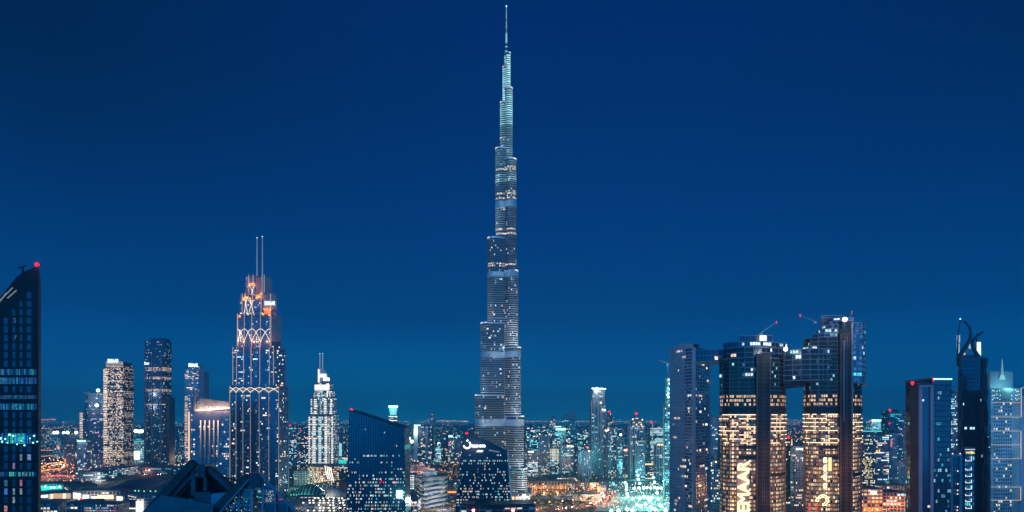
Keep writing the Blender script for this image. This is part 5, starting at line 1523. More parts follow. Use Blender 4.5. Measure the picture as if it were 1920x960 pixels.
    cp.box(st.x(1806.8), st.x(1812), 9, 10, wz(640, Y), wz(626, Y), (.35, .5, .6)); cp.box(st.x(1806.5), st.x(1811), 9, 10, wz(662, Y), wz(642, Y), (.35, .55, .55))
    cp.box(st.x(1841), st.x(1847.5), 6, 7, wz(671, Y), wz(640, Y), (1.1, 1.35, 1.35)); cp.box(st.x(1829.5), st.x(1833), 9, 10, wz(652, Y), wz(640, Y), (.4, .4, .4))
    cp.extrude([(st.x(1816), wz(667, Y)), (st.x(1824), wz(667, Y)), (st.x(1820), wz(657, Y))], 9, 10, (.7, .6, .55))
    cp.build('crown_screen', 'lights', st.root)
    cap = MB(); cap.prism([(st.x(1803), 0), (st.x(1844), 2), (wx(1846, 672) - st.X0, 32), (wx(1805, 672) - st.X0, 32)], zt + 1.7, zt + 4, None, [(st.x(1810), 6), (st.x(1838), 8), (st.x(1838) + 12, 26), (st.x(1810) + 12, 26)]); cap.build('crown_base', 'metal_blue', st.root)
    beacon(st.root, st.x(1811), 8, wz(597, Y), .7, 'led_cool', 'spire_light')
    sh = MB(); sh.box(wx(1796, 662) - st.X0, wx(1800, 662) - st.X0, 10, 22, 0, wz(690, Y)); sh.build('side_wing', 'metal_dark', st.root)

    # blue-white gridded hotel at the right edge
    Y = 600.0
    st = Site('hotel_tower', 'pale blue gridded tower outlined by warm light lines, with a spire panel on its roof', 'hotel', 1890, Y)
    A = [(st.x(1857.5), 0), (st.x(1912), 0), (wx(1912, 630) - st.X0, 30), (wx(1858.5, 630) - st.X0, 30)]
    zt = wz(728, Y)
    w = MB(); w.prism(A, 0, zt); w.build('wall', 'concrete', st.root)
    sw = MB(); sw.box(st.x(1912.3), st.x(1952), -.5, 28, 0, wz(742, Y)); sw.build('side_wing', 'panel_lilac', st.root)
    gm = MB(); rowlit = {2: .9, 4: .7, 15: .4, 24: .5, 30: .6, 34: .7, 38: .3}
    i = 0; py = 748.0
    while py < 975:
        for j in range(8):
            px = 1863.5 + j * 4.35; c = None
            if rng.random() < (.75 if rng.random() < .13 else .05): q = rng.uniform(.5, 1.3); c = (q, q * .9, q * .6)
            gm.box(st.x(px), st.x(px + 2.3), -.12, .2, wz(py + 3.6, Y), wz(py, Y), c)
        py += 6.8; i += 1
    gm.build('window_grid', 'glass', st.root)['kind'] = 'stuff'
    for py_ in (755, 782, 808, 834, 860, 913, 938): ln = MB(); ln.box(st.x(1857.5), st.x(1912), -.9, -.5, wz(py_, Y) - .15, wz(py_, Y) + .15); ln.build('outline_light', 'line_warm', st.root)
    for px, a, b_ in ((1912, 728, 782), (1911.5, 808, 860), (1911, 913, 938)): ln = MB(); ln.box(st.x(px) - .25, st.x(px) + .25, -1.9, -1.55, wz(b_, Y), wz(a, Y)); ln.build('outline_light', 'line_warm', st.root)
    ln = MB(); ln.box(st.x(1913), st.x(1952), -2.2, -1.8, wz(727, Y) - .2, wz(727, Y) + .2)
    ln.build('outline_light', 'line_warm', st.root)
    lm = MB()
    for px in (1860, 1863, 1868, 1873, 1895, 1902, 1905, 1908): 
        for py_ in (733, 741, 748): lm.ball((st.x(px + rng.uniform(-1, 1)), -1.2, wz(py_ + rng.uniform(-2, 2), Y)), .45, (.7, 1.3, 1.6), 6, 4)
    lm.build('facade_light_dot', 'lights', st.root)
    pn = MB(); pn.box(st.x(1868), st.x(1912), 8, 11, zt, wz(695.5, Y)); pn.build('roof_panel', 'panel_lilac', st.root)
    sp = MB(); sp.prism([(st.x(1884.5), 5), (st.x(1893), 5), (st.x(1893), 7.5), (st.x(1884.5), 7.5)], wz(711, Y), wz(702, Y), (.2, .6, .65), [(st.x(1887), 5.6), (st.x(1891), 5.6), (st.x(1891), 7), (st.x(1887), 7)])
    sp.prism([(st.x(1887), 5.6), (st.x(1891), 5.6), (st.x(1891), 7), (st.x(1887), 7)], wz(702, Y), wz(672, Y), (.12, .3, .38), [(st.x(1888.6), 6.2), (st.x(1889.2), 6.2), (st.x(1889.2), 6.6), (st.x(1888.6), 6.6)])
    sp.build('spire', 'lights', st.root)
    lamp('panel_floodlight', (st.x(1890), -2, wz(724, Y)), 5000, (.25, .95, .85), st.root, .8)
    for px, py_ in ((1872, 780), (1898, 800), (1872, 860), (1898, 900)): lamp('facade_wash', (st.x(px), -32, wz(py_, Y)), 9000, (.22, .6, 1), st.root, 2)

    # two small towers before the twisted one
    Y = 430.0
    st = Site('office_tower', 'small dark tower with a lilac edge frame, below the twisted tower', 'office tower', 1794, Y)
    A = [(st.x(1783.5), 0), (st.x(1803), 0), (wx(1803, 446) - st.X0, 16), (wx(1784.5, 446) - st.X0, 16)]
    tower_body(st.root, A, 0, wz(851, Y), rng, 3.6, 1.6, lit(rng, .03, ((PEACH, 1),), .8), 'glass', 'metal_dark', (.12, .4), None)
    fr = MB(); fr.box(st.x(1798), st.x(1803.2), -.8, .2, 0, wz(852, Y)); fr.box(st.x(1783), st.x(1803.2), -.7, .15, wz(856, Y), wz(852, Y)); fr.box(st.x(1783), st.x(1785.5), -.8, .2, 0, wz(856, Y)); fr.build('frame', 'panel_lilac', st.root)
    lm = MB()
    for px, py_ in ((1793.5, 883), (1793.5, 907), (1793.3, 919), (1793, 926), (1793, 950), (1792.5, 956), (1784, 850.5), (1798, 850.5)): lm.ball((st.x(px), -1.2, wz(py_, Y)), .42, (1.6, 1.25, 1.0), 6, 4)
    lm.build('facade_light_dot', 'lights', st.root)
    st = Site('hotel_tower', 'small tower with gold lettering and stacked U-shaped light lines', 'hotel', 1817, Y)
    A = [(st.x(1808.5), 0), (st.x(1827), 0), (wx(1827, 446) - st.X0, 16), (wx(1809.5, 446) - st.X0, 16)]
    tower_body(st.root, A, 0, wz(844, Y), rng, 3.6, 1.3, lit(rng, .10, ((TEAL, 2), (COOL, 1)), .6, .3, .3, (.02, .1, .16)), 'glass_sky', 'metal_dark', (.12, .4), (.12, .1))
    ls = MB(); ls.box(st.x(1808), st.x(1827), -.8, -.4, wz(843, Y), wz(842.2, Y)); ls.build('outline_light', 'led_ice', st.root)
    for q, py_ in enumerate((864, 881, 893, 905, 917, 929, 940, 953)):
        z = wz(py_, Y); ls = MB(); ls.box(st.x(1809), st.x(1820), -1, -.6, z - .14, z + .14); h = 9 if q == 0 else 5.5
        ls.box(st.x(1819.3), st.x(1820), -1.0, -.65, z + .1, wz(py_ - h, Y)); ls.box(st.x(1808.8), st.x(1809.4), -1.0, -.65, z + .1, wz(py_ - 3, Y)); ls.build('outline_light', 'led_ice', st.root)
    text('HOTEL', st.root, 'led_gold', st.x(1809.8), -1.1, wz(850, Y), 3.0 * Y / F, width=15.5 * Y / F, thick=.04, depth=.15)
far_right()

# ------------------------------------------------------------------ near rooftop with two peaked frames
def near_roof():
    Y = 90.0
    st = Site('rooftop_tower', 'near dark rooftop with two peaked gable frames and a corrugated roof', 'tower roof', 415, Y)
    X = lambda px, dy=0: wx(px, Y + dy) - st.X0
    Z = lambda py, dy=0: wz(py, Y + dy)
    bd = MB(); bd.box(X(200), X(640), 8, 30, 0, 112); bd.box(X(255), X(585), .2, 1.1, 100, Z(985)); bd.build('wall', 'black_wall', st.root)
    def beam(a, b_, w, y0, y1, mb):
        """a slanting box beam in the plane of the gable; a, b_: (column,row) of its centre line"""
        p, q = Vector((X(a[0]), Z(a[1]))), Vector((X(b_[0]), Z(b_[1])))
        d = (q - p).normalized(); n = Vector((-d.y, d.x)) * (w * Y / F / 2)
        pts = [p + n, p - n, q - n, q + n]
        area = sum(pts[i].x * pts[(i + 1) % 4].y - pts[(i + 1) % 4].x * pts[i].y for i in range(4))
        if area < 0: pts = pts[::-1]
        mb.extrude([(v.x, v.y) for v in pts], y0, y1)
    # first gable
    b1 = MB(); beam((235, 1006), (360, 868), 15, 0, 1.4, b1); b1.build('gable_beam', 'metal_dark', st.root)
    b1 = MB(); beam((249, 1006), (362, 881), 11, .6, 1.6, b1); b1.build('gable_beam', 'metal_roof', st.root)
    b1 = MB(); beam((382, 875), (446, 934), 7, .3, 1.5, b1); b1.build('gable_beam', 'metal_roof', st.root)
    ap = MB(); ap.box(X(371), X(386), -.2, 2.6, Z(895), Z(871.5)); ap.build('gable_block', 'metal_roof', st.root)
    cp = MB(); cp.box(X(355), X(363.5), .4, 2.8, Z(930), Z(872)); cp.box(X(378), X(384), .5, 2.8, Z(930), Z(895)); cp.build('post', 'metal_roof', st.root)
    bk = MB(); bk.extrude([(X(320), Z(935)), (X(450), Z(958)), (X(440), Z(926)), (X(386), Z(880)), (X(384), Z(897)), (X(364), Z(897)), (X(363), Z(883))], 2.2, 2.6); bk.build('gable_infill', 'black_wall', st.root)
    bx = MB(); bx.box(X(371), X(400), -.9, 1.2, Z(945), Z(921.5)); bx.build('vent_box', 'metal_roof', st.root)
    bx = MB(); bx.extrude([(X(400.2), Z(945)), (X(422), Z(945)), (X(428), Z(923)), (X(400.2), Z(925))], -.8, 1.2); bx.build('vent_box', 'panel_lilac', st.root)
    # corrugated sheet roof falling towards us
    cr = MB(); n = 46
    for i in range(n):
        t0, t1, tm = i / n, (i + 1) / n, (i + .5) / n
        def top(t_): return (X(311 + 99 * t_), -1.2, Z(927.5 + 18.5 * t_))
        def bot(t_): return (X(250 + 140 * t_, -9), -10, Z(985 + 22 * t_, -9))
        up = Vector((0, -.05, .16))
        a, b_, m_ = Vector(top(t0)), Vector(top(t1)), Vector(top(tm)) + up
        c, d, k = Vector(bot(t0)), Vector(bot(t1)), Vector(bot(tm)) + up
        cr.quad([c, k, m_, a]); cr.quad([k, d, b_, m_])
    cr.build('corrugated_roof', 'corrugated', st.root)
    ed = MB(); n = 23
    for i in range(n):
        t0, tm, t1 = i / n, (i + .5) / n, (i + 1) / n
        f_ = lambda t_, dz: (X(311 + 99 * t_), -1.32, Z(927.5 + 18.5 * t_) + dz)
        ed.quad([f_(t0 + .004, .12), f_(tm, -.12), f_(t1 - .004, .12)])
    ed.build('roof_edge_trim', 'panel_lilac', st.root)
    # second gable, glazed lattice
    b2 = MB(); beam((362, 1006), (472, 893), 16, -1.6, -.3, b2); b2.build('gable_beam', 'metal_dark', st.root)
    b2 = MB(); beam((407, 976), (477.5, 896), 2.2, -2.0, -1.62, b2); beam((499, 888), (610, 1006), 3.0, -2.0, -1.62, b2); b2.build('gable_trim', 'panel_lilac', st.root)
    ap = MB(); ap.box(X(477), X(498), -1.9, -.4, Z(912), Z(885.5)); ap.build('gable_block', 'metal_roof', st.root)
    fr = MB()
    for px, a, b_, w in ((475.5, 889, 914, 1.6), (499.5, 888, 976, 3.6), (478, 914, 976, 4.2), (523, 908, 976, 2), (545, 931, 976, 2.0), (456, 912, 976, 1.5)):
        fr.box(X(px - w / 2), X(px + w / 2), -1.4, -1.1, Z(b_), Z(a))
    for py, a, b_, w in ((915.5, 452, 524, 1.7), (940.5, 502, 546, 1.7), (944, 425, 476, 1.5), (917, 500, 522, 1.2)):
        fr.box(X(a), X(b_), -1.45, -1.08, Z(py + w / 2), Z(py - w / 2))
    fr.build('gable_frame', 'panel_lilac', st.root)
    # glass of the lattice gable
    gm = MB(); rng = random.Random(5)
    def pane(pts): gm.extrude([(X(px), Z(py)) for px, py in pts], -.95, -.9)
    pane([(410, 975), (476, 975), (476, 900)]); pane([(502, 975), (570, 968), (502, 896)]); gm.build('gable_glass', 'glass', st.root)
    dk = MB(); dk.extrude([(X(503), Z(976)), (X(574), Z(976)), (X(545), Z(943)), (X(503), Z(943))], -.88, -.6); dk.build('gable_infill', 'glass_sky', st.root)
    lm = MB()  # city reflections put onto the glass as small glowing boxes
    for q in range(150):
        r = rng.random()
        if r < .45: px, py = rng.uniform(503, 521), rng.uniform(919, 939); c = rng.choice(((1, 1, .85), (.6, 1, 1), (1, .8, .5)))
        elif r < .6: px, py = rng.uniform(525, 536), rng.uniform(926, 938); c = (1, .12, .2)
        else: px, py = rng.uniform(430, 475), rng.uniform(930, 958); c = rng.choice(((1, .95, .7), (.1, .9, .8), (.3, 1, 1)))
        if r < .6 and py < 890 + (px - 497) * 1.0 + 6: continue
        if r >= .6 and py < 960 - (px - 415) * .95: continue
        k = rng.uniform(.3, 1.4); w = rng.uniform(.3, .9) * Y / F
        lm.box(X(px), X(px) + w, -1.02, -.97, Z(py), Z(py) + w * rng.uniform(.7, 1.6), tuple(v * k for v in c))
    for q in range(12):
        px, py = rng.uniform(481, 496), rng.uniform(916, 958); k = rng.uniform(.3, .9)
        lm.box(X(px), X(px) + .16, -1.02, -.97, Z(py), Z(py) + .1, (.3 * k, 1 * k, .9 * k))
    lm.build('painted_reflections', 'lights', st.root)
    rl = MB(); rl.bar((X(424), -1, Z(893)), (X(449), 0, Z(902)), .09, 5); rl.bar((X(424), -1, Z(889)), (X(431), -1, Z(890)), .05, 4); rl.build('railing', 'metal_dark', st.root)
near_roof()

# ------------------------------------------------------------------ low buildings round the towers
def low_block(name, label, cat, px0, px1, pt, Yf, depth, rng, wall='stone', win=None, group=None, fh=4.0, bw=5, p=.3, cols=((PEACH, 3), (CREAM, 2), (COOL, 1)), s=.9, skew=0, frame=None, glass='glass'):
    st = Site(name, label, cat, (px0 + px1) / 2, Yf, group)
    a, b_ = st.x(px0), st.x(px1)
    poly = [(a, 0), (b_, skew), (b_, depth + skew), (a, depth)]
    tower_body(st.root, poly, 0, wz(pt, Yf), rng, fh, bw, lit(rng, p, cols, s, .4, .1), glass, wall, (.3, 1.3), (1.2, .4))
    st.z = wz(pt, Yf); st.poly = poly
    return st
rng = random.Random(111)
# podium row under the left towers
s_ = low_block('podium_block', 'low office podium with cool lit floors under the tall narrow balcony tower', 'low building', 188, 232, 878, 1560, 60, rng, 'concrete_dark', p=.4, cols=((ICE, 3), (COOL, 2)), s=.5)
s_ = low_block('podium_block', 'long dim podium beside the parking block with faint lit strips', 'low building', 232, 345, 878, 1620, 60, rng, 'concrete_dark', p=.3, cols=((COOL, 3), (TEAL, 2)), s=.35)
s_ = low_block('parking_block', 'open parking block with two glaring white panels and teal decks', 'parking block', 234, 270, 822, 2050, 50, rng, 'concrete', p=.55, cols=((TEAL, 3), (COOL, 2)), s=.7, fh=6)
pm = MB(); pm.box(s_.x(239.5), s_.x(246.5), -3, -2, wz(862, 2050), wz(846, 2050)); pm.box(s_.x(252), s_.x(263), -3, -2, wz(862, 2050), wz(846, 2050)); pm.build('lit_panel', 'screen_white', s_.root)
lamp('panel_light', (s_.x(250), -30, wz(850, 2050)), 60000, (.7, 1, .9), s_.root, 3)
s_ = low_block('office_block', 'dark patterned low tower standing over the glowing road loops', 'office block', 121, 141, 823, 1900, 40, rng, 'concrete_dark', p=.12, cols=((PEACH, 2), (COOL, 1)), s=.5)
s_ = low_block('terrace_block', 'stepped block with bright lamps along its terraces, below the roof-band tower', 'low building', 142, 188, 886, 1420, 50, rng, 'concrete', p=.35, cols=((ICE, 2), (COOL, 2)), s=.8)
s_ = Site('roof_deck', 'flat dark roof deck dotted with rows of green lamps, before the shell roof', 'low building', 235, 1010)
m_ = MB(); m_.prism([(s_.x(160), -30), (s_.x(300), -45), (s_.x(312), 70), (s_.x(165), 70)], 0, 19); m_.build('wall', 'concrete_dark', s_.root)
m_ = MB(); m_.prism([(s_.x(159), -31), (s_.x(301), -46), (s_.x(313), 71), (s_.x(164), 71)], 19.01, 20); m_.build('roof', 'metal_dark', s_.root)
for q in range(16):
    m_ = MB(); x, y = s_.x(190 + (q % 8) * 12 + rng.uniform(-3, 3)), (-12, 34)[q // 8] + rng.uniform(-6, 6); m_.ball((x, y, 20.9), .9, None, 6, 4); m_.build('deck_lamp', 'lamp_deck', s_.root)
for px in (200, 235, 270): lamp('deck_light', (s_.x(px), 0, 27), 4000, (.1, 1, .6), s_.root, 1)
# the mall: shell roof, flat roofs and lit boxes
def shell():
    st = Site('shell_roof', 'big dark blue shell roof swelling like a dune left of the peaked rooftop', 'mall roof', 285, 1150)
    m_ = MB(); nx, ny = 44, 14; grid = []
    for j in range(ny + 1):
        row = []
        for i in range(nx + 1):
            u, v = i / nx, j / ny
            x = st.x(205) + (st.x(372) - st.x(205)) * u; y = -70 + 230 * v
            z = 4 + 25 * math.sin(math.pi * v) ** .7 * (.35 + .65 * math.sin(math.pi * min(1, u * 1.05)) ** .6) + 7 * math.sin(u * 9 + v * 2) * math.sin(math.pi * v)
            row.append((x, y, z))
        grid.append(row)
    for j in range(ny):
        for i in range(nx): m_.quad([grid[j][i], grid[j][i + 1], grid[j + 1][i + 1], grid[j + 1][i]])
    o = m_.build('roof', 'metal_roof', st.root, True)
    wl = MB(); wl.box(st.x(200), st.x(375), -66, -64, 0, 6); wl.build('wall', 'concrete_dark', st.root)
    lm = MB(); rr = random.Random(3)
    for q in range(24): lm.box(st.x(205 + q * 6), st.x(205 + q * 6 + rr.uniform(1, 3)), -67, -66.2, 2, 4.2, (.05, .6, .35) if rr.random() < .6 else (.5, .5, .4))
    lm.build('window_lights', 'lights', st.root)
shell()
def mall_left():
    rng = random.Random(121)
    s1 = low_block('mall_block', 'low mall wing with dark roof and teal glowing upper wall beside the dark tower', 'mall building', 62, 119, 909, 1010, 40, rng, 'stone', p=.1)
    m_ = MB(); m_.box(s1.x(60), s1.x(118), -2, -1.5, wz(919.5, 1010), wz(911, 1010)); m_.build('lit_band', 'led_teal', s1.root)
    m_ = MB()
    for px in (78, 87, 98, 104, 114): m_.ball((s1.x(px), -2.5, wz(912 + (px % 3), 1010)), 1.3, None, 6, 4)
    m_.build('wall_lamp', 'lamp_teal', s1.root)
    lamp('wall_light', (s1.x(95), -12, wz(914, 1010)), 12000, (.1, 1, .8), s1.root, 1)
    s2 = low_block('mall_block', 'low mall wing with warm lit wall panels and white lettering', 'mall building', 62, 137, 925, 960, 40, rng, 'stone', p=.05)
    m_ = MB(); m_.box(s2.x(60), s2.x(136), -1.6, -1.1, wz(936.5, 960), wz(926, 960)); m_.build('sign_band', 'concrete', s2.root)
    m_ = MB(); m_.box(s2.x(74), s2.x(76.5), -2.2, -1.7, wz(936, 960), wz(926, 960)); m_.box(s2.x(97), s2.x(101), -2.2, -1.7, wz(936, 960), wz(926, 960)); m_.box(s2.x(120), s2.x(124.5), -2.2, -1.7, wz(935.5, 960), wz(925, 960)); m_.build('lit_panel', 'screen_white', s2.root)
    m_ = MB(); m_.box(s2.x(93), s2.x(96.8), -2.1, -1.7, wz(936, 960), wz(926, 960)); m_.box(s2.x(101.4), s2.x(119.6), -2.1, -1.7, wz(935.5, 960), wz(925, 960)); m_.box(s2.x(125), s2.x(134), -2.1, -1.7, wz(934.5, 960), wz(924.5, 960)); m_.build('warm_panel', 'screen_warm', s2.root)
    text('mall', s2.root, 'lamp_white_sign', s2.x(77.5), -2.4, wz(931.5, 960), 3.4 * 960 / F, width=14 * 960 / F, thick=.3)
    s3 = low_block('mall_block', 'sloping flat mall roof edged by a thin warm line', 'mall building', 119, 175, 911, 1030, 60, rng, 'stone', skew=-50, p=.05)
    m_ = MB(); m_.bar((s3.x(119), -1, wz(911, 1030)), (s3.x(161) , -42, wz(920, 985)), .7, 4); m_.build('roof_edge_light', 'led_warm_soft', s3.root)
    s4 = low_block('billboard_block', 'low block fronted by glaring white advertising screens and a red blob', 'mall building', 136, 225, 922, 930, 30, rng, 'stone_pink', p=.1)
    m_ = MB(); m_.extrude([(s4.x(139), wz(936, 930)), (s4.x(153), wz(938, 930)), (s4.x(153), wz(925, 930)), (s4.x(139), wz(923, 930))], -2, -1.4); m_.box(s4.x(156.5), s4.x(168), -2, -1.4, wz(937, 930), wz(927.5, 930)); m_.box(s4.x(173), s4.x(183), -2, -1.4, wz(935.5, 930), wz(930.5, 930)); m_.build('screen', 'screen_white', s4.root)
    m_ = MB(); m_.box(s4.x(184), s4.x(214), -2, -1.4, wz(935, 930), wz(928, 930)); m_.build('screen', 'screen_gold2', s4.root)
    m_ = MB(); m_.ball((s4.x(154), -2.5, wz(935, 930)), 1.5, None, 8, 5); m_.build('sign_ball', 'led_red', s4.root)
    for px in (150, 178, 200): lamp('screen_light', (s4.x(px), -12, wz(934, 930)), 9000, (1, .9, .7), s4.root, 2)
    s5 = low_block('gate_block', 'grey entrance block framed by two tall white lit panels', 'mall building', 219, 300, 929, 880, 30, rng, 'concrete', p=.05)
    m_ = MB(); m_.extrude([(s5.x(220), wz(956, 880)), (s5.x(231), wz(956, 880)), (s5.x(231), wz(931, 880)), (s5.x(220), wz(930, 880))], -2, -1.2); m_.box(s5.x(258), s5.x(271.5), -4, -3.2, wz(966, 880), wz(939, 880)); m_.build('lit_panel', 'screen_white', s5.root)
    m_ = MB(); m_.box(s5.x(224), s5.x(258), -3, -2.4, wz(953.5, 880), wz(952, 880)); 
    for q in range(6): m_.ball((s5.x(243 + q * 2.6), -2.5, wz(929.5 + q * .5, 880)), .5, None, 6, 4)
    m_.build('wall_lamp', 'led_white', s5.root)
    m_ = MB(); m_.box(s5.x(232), s5.x(257.5), -1.6, -1, wz(950, 880), wz(936, 880)); m_.build('glazing', 'glass', s5.root)
    s6 = low_block('roof_block', 'flat grey roof block in the near corner beside the dark tower', 'low building', 60, 108, 944, 880, 40, rng, 'concrete', p=.15)
    s7 = low_block('roof_block', 'flat lilac roof block before the advertising screens', 'low building', 125, 160, 944, 870, 40, rng, 'concrete', p=.1)
    s8 = low_block('shop_block', 'glazed shop hall full of coloured lights before the screens', 'low building', 158, 219, 946, 850, 30, rng, 'concrete', p=.7, cols=((CREAM, 3), ((1, .15, .2), 2), (COOL, 3), (WARM, 3)), s=1.2, bw=1.8, fh=3)
mall_left()
def mall_right():
    rng = random.Random(131)
    Y = 850.0
    st = Site('mall_roof', 'broad flat mall roof dotted with rows of glowing skylights', 'mall roof', 600, Y)
    zt = wz(962, Y) 
    z = 22.0
    poly = [(st.x(510), -85), (st.x(668), -85), (st.x(668), 86), (st.x(520), 86)]
    m_ = MB(); m_.prism(poly, 0, z); m_.build('wall', 'stone', st.root)
    m_ = MB(); m_.prism(outset(poly, .8), z + .01, z + .8); m_.build('roof', 'roof_mid', st.root)
    for r in range(7):
        for c in range(10):
            if r in (1, 3) and c < 4: continue
            if rng.random() < .15: continue
            x = st.x(562 + c * 9.6) + rng.uniform(-1.5, 1.5) - r * .6; y = -74 + r * 25
            k = MB(); k.box(x - .9, x + .9, y - .9, y + .9, z + .81, z + 2.0); k.build('skylight', 'skylight_glow', st.root)
    for q in range(8):
        x = st.x(565 + q * 11); y = rng.uniform(-30, 60); k = MB(); k.box(x, x + rng.uniform(5, 11), y, y + 4, z + .82, z + 2.2 + q * .05); k.build('roof_duct', 'metal', st.root)
    for q in range(5): lamp('roof_lamp', (st.x(575 + q * 18), -20 + (q % 2) * 50, z + 9), 5000, (1, .9, .65), st.root, 1)
    # curved canopies behind, with green light under them
    for i, (p0, p1, Yc, w, h, lb) in enumerate(((548, 612, 1180, 26, 16, 'ribbed canopy roof with green light underneath, before the bright hotel podium'),
                                       (596, 650, 1130, 22, 14, 'smooth cream-lit lens roof right of the ribbed canopy'), (560, 640, 1245, 20, 12, 'long low curved canopy along the bright hotel forecourt'))):
        s2 = Site('canopy_roof', lb, 'canopy', (p0 + p1) / 2, Yc)
        m_ = MB(); n = 20
        for q in range(n):
            for r in range(6):
                def P(a, b_):
                    u, v = a / n, b_ / 6; return (s2.x(p0) + (s2.x(p1) - s2.x(p0)) * u, w * (v * 2 - 1) * math.sin(math.pi * max(.06, min(.94, u))) ** .6, 3 + h * math.sin(math.pi * v) * math.sin(math.pi * max(.08, min(.92, u))))
                m_.quad([P(q, r), P(q + 1, r), P(q + 1, r + 1), P(q, r + 1)])
        m_.build('roof', ('metal_roof', 'paving', 'metal_roof')[i], s2.root, True)
        rb = MB()
        for q in range(2, n - 1, 2):
            for r in range(6):
                a, b_ = P(q, r), P(q, r + 1); rb.bar((a[0], a[1], a[2] + .2), (b_[0], b_[1], b_[2] + .2), .35, 4)
        rb.build('roof_rib', 'panel_white', s2.root)
        lm = MB()
        for q in range(9): lm.box(s2.x(p0 + 6 + q * 5), s2.x(p0 + 8 + q * 5), -w - 1, -w - .4, 1.5, 4, ((.05, .8, .5), (1, .85, .6), (.8, .9, .8))[i])
        lm.build('window_lights', 'lights', s2.root)
        lamp('canopy_light', (s2.x((p0 + p1) / 2), -w - 12, 12), 16000, ((.1, 1, .6), (1, .9, .65), (.7, 1, .9))[i], s2.root, 2)
    s3 = low_block('hotel_wing', 'pale low wing with warm street lamps left of the bright hotel podium', 'low building', 552, 578, 884, 1330, 40, rng, 'stone_pink', p=.2)
    s4 = low_block('arcade_block', 'row of white lit shop fronts above the skylight roof', 'low building', 555, 602, 932, 1010, 20, rng, 'concrete', p=.1)
    m_ = MB()
    for q in range(5): m_.box(s4.x(564 + q * 7.4), s4.x(568.5 + q * 7.4), -1.6, -1, wz(936.5, 1010), wz(932.5, 1010))
    m_.build('lit_panel', 'screen_white', s4.root)
    s5 = low_block('service_block', 'green-lit flat hall behind the brilliant hotel, right side', 'low building', 627, 652, 858, 1750, 40, rng, 'stone', p=.1)
    m_ = MB(); m_.box(s5.x(630), s5.x(650), -2, -1.4, wz(869, 1750), wz(862, 1750)); m_.build('lit_band', 'led_teal', s5.root)
mall_right()
def wavy():
    Y = 1010.0
    st = Site('wavy_block', 'layered low building with wavy light-edged floors and a drum on its roof', 'low building', 806, Y)
    n = 7; cx = st.x(806); hh = wz(895, Y)
    def ring(k, out=0.0):
        pts = []
        for px, dy in ((777.5, 30), (779, 14), (785, 2), (791, -7), (796.5, -10), (803, -7), (812, -2), (824, 4), (834, 12), (836, 30), (830, 70), (784, 70)):
            f_ = 1 + .02 * math.sin(k * 2.1 + px * .3)
            pts.append((cx + (st.x(px) - cx) * f_ * (1 + out), dy * (1 + out) - (1.5 * math.sin(k * 1.3 + px * .5))))
        return pts
    def dip(i, k): return -(4.2 - .35 * k) * math.exp(-((i - 4) / 2.3) ** 2) + (1.2 if i in (1, 2) else 0) * (1 - k / n)
    for k in range(n):
        z0, z1 = hh * k / n, hh * (k + 1) / n
        gm = MB(); gm.prism(ring(k, -.04), z0, z1 - .01); gm.build('glazing', 'glass', st.root)
        R_ = ring(k); m_ = len(R_); sl = MB(); lb = MB(); rr = random.Random(k)
        up = [(p[0], p[1], z1 + (dip(i, k) if k < n - 1 else 0)) for i, p in enumerate(R_)]
        lo = [(p[0], p[1], z1 - 2.4 + dip(i, k)) for i, p in enumerate(R_)]
        inn = [(p[0], p[1], z1 - .05 + (dip(i, k) if k < n - 1 else 0)) for i, p in enumerate(ring(k, -.12))]
        inl = [(p[0], p[1], z1 - 2.3 + dip(i, k)) for i, p in enumerate(ring(k, -.12))]
        for e in range(m_):
            f_ = (e + 1) % m_
            sl.quad([lo[e], lo[f_], up[f_], up[e]]); sl.quad([up[e], up[f_], inn[f_], inn[e]]); sl.quad([inl[e], inl[f_], lo[f_], lo[e]])
            if e < 9:
                q = (1.0 if e < 5 else .55) * rr.uniform(.25, 1.2) * (.45 + .8 * (1 - k / n))
                A_, B_ = ring(k, -.004)[e], ring(k, -.004)[f_]
                lb.quad([(A_[0], A_[1], lo[e][2] - .75), (B_[0], B_[1], lo[f_][2] - .75), (B_[0], B_[1], lo[f_][2] - .05), (A_[0], A_[1], lo[e][2] - .05)], (q, q * .95, q * .72))
        sl.build('floor_band', 'concrete', st.root); lb.build('floor_light', 'lights', st.root)
    dm = MB(); c = [(cx + 11 * math.cos(t * math.pi / 8) - 3, 28 + 11 * math.sin(t * math.pi / 8), 0) for t in range(16)]
    dm.prism([(p[0], p[1]) for p in c], hh, hh + 7); dm.build('roof_drum', 'metal', st.root)
    rf = MB(); rf.prism(ring(6, -.02), hh + .01, hh + .8); rf.build('roof', 'roof_grey', st.root)
    for px in (783, 797, 815, 828): lamp('forecourt_light', (st.x(px), -30, 8), 1800, (.85, .85, 1), st.root, 1)
    for px in (785, 800): lamp('roof_lamp', (st.x(px), 10, hh + 10), 3500, (.9, .95, 1), st.root, 1)
wavy()
rng = random.Random(141)
s_ = Site('apartment_cluster', 'stepped pale apartment block washed by warm uplights behind the wavy building', 'apartment block', 790, 1330)
for i, (a, b_, t_) in enumerate(((769, 778, 868), (778, 786, 871), (786, 796, 866.5), (796, 805, 873), (805, 815, 878))):
    tower_body(s_.root, [(s_.x(a) + .02 * i, i % 2 * 3), (s_.x(b_), i % 2 * 3), (s_.x(b_), 22), (s_.x(a), 22)], 0, wz(t_, 1330), rng, 3.6, 3, lit(rng, .12, ((PEACH, 2),), .8), 'glass', 'stone_pink', (.2, 1.6), (1.5, .3))
for px, py in ((772, 886), (781, 888), (789, 886), (797, 889), (801, 891), (809, 888), (814, 889)):
    lamp('uplight', (s_.x(px), -7, wz(py, 1330)), 2600, (1, .55, .35), s_.root, .6)
s_ = low_block('canopy_block', 'striped terrace roof with a bright white edge at the foot of the wavy building', 'low building', 763, 782, 940, 960, 40, rng, 'panel_white', p=.2)
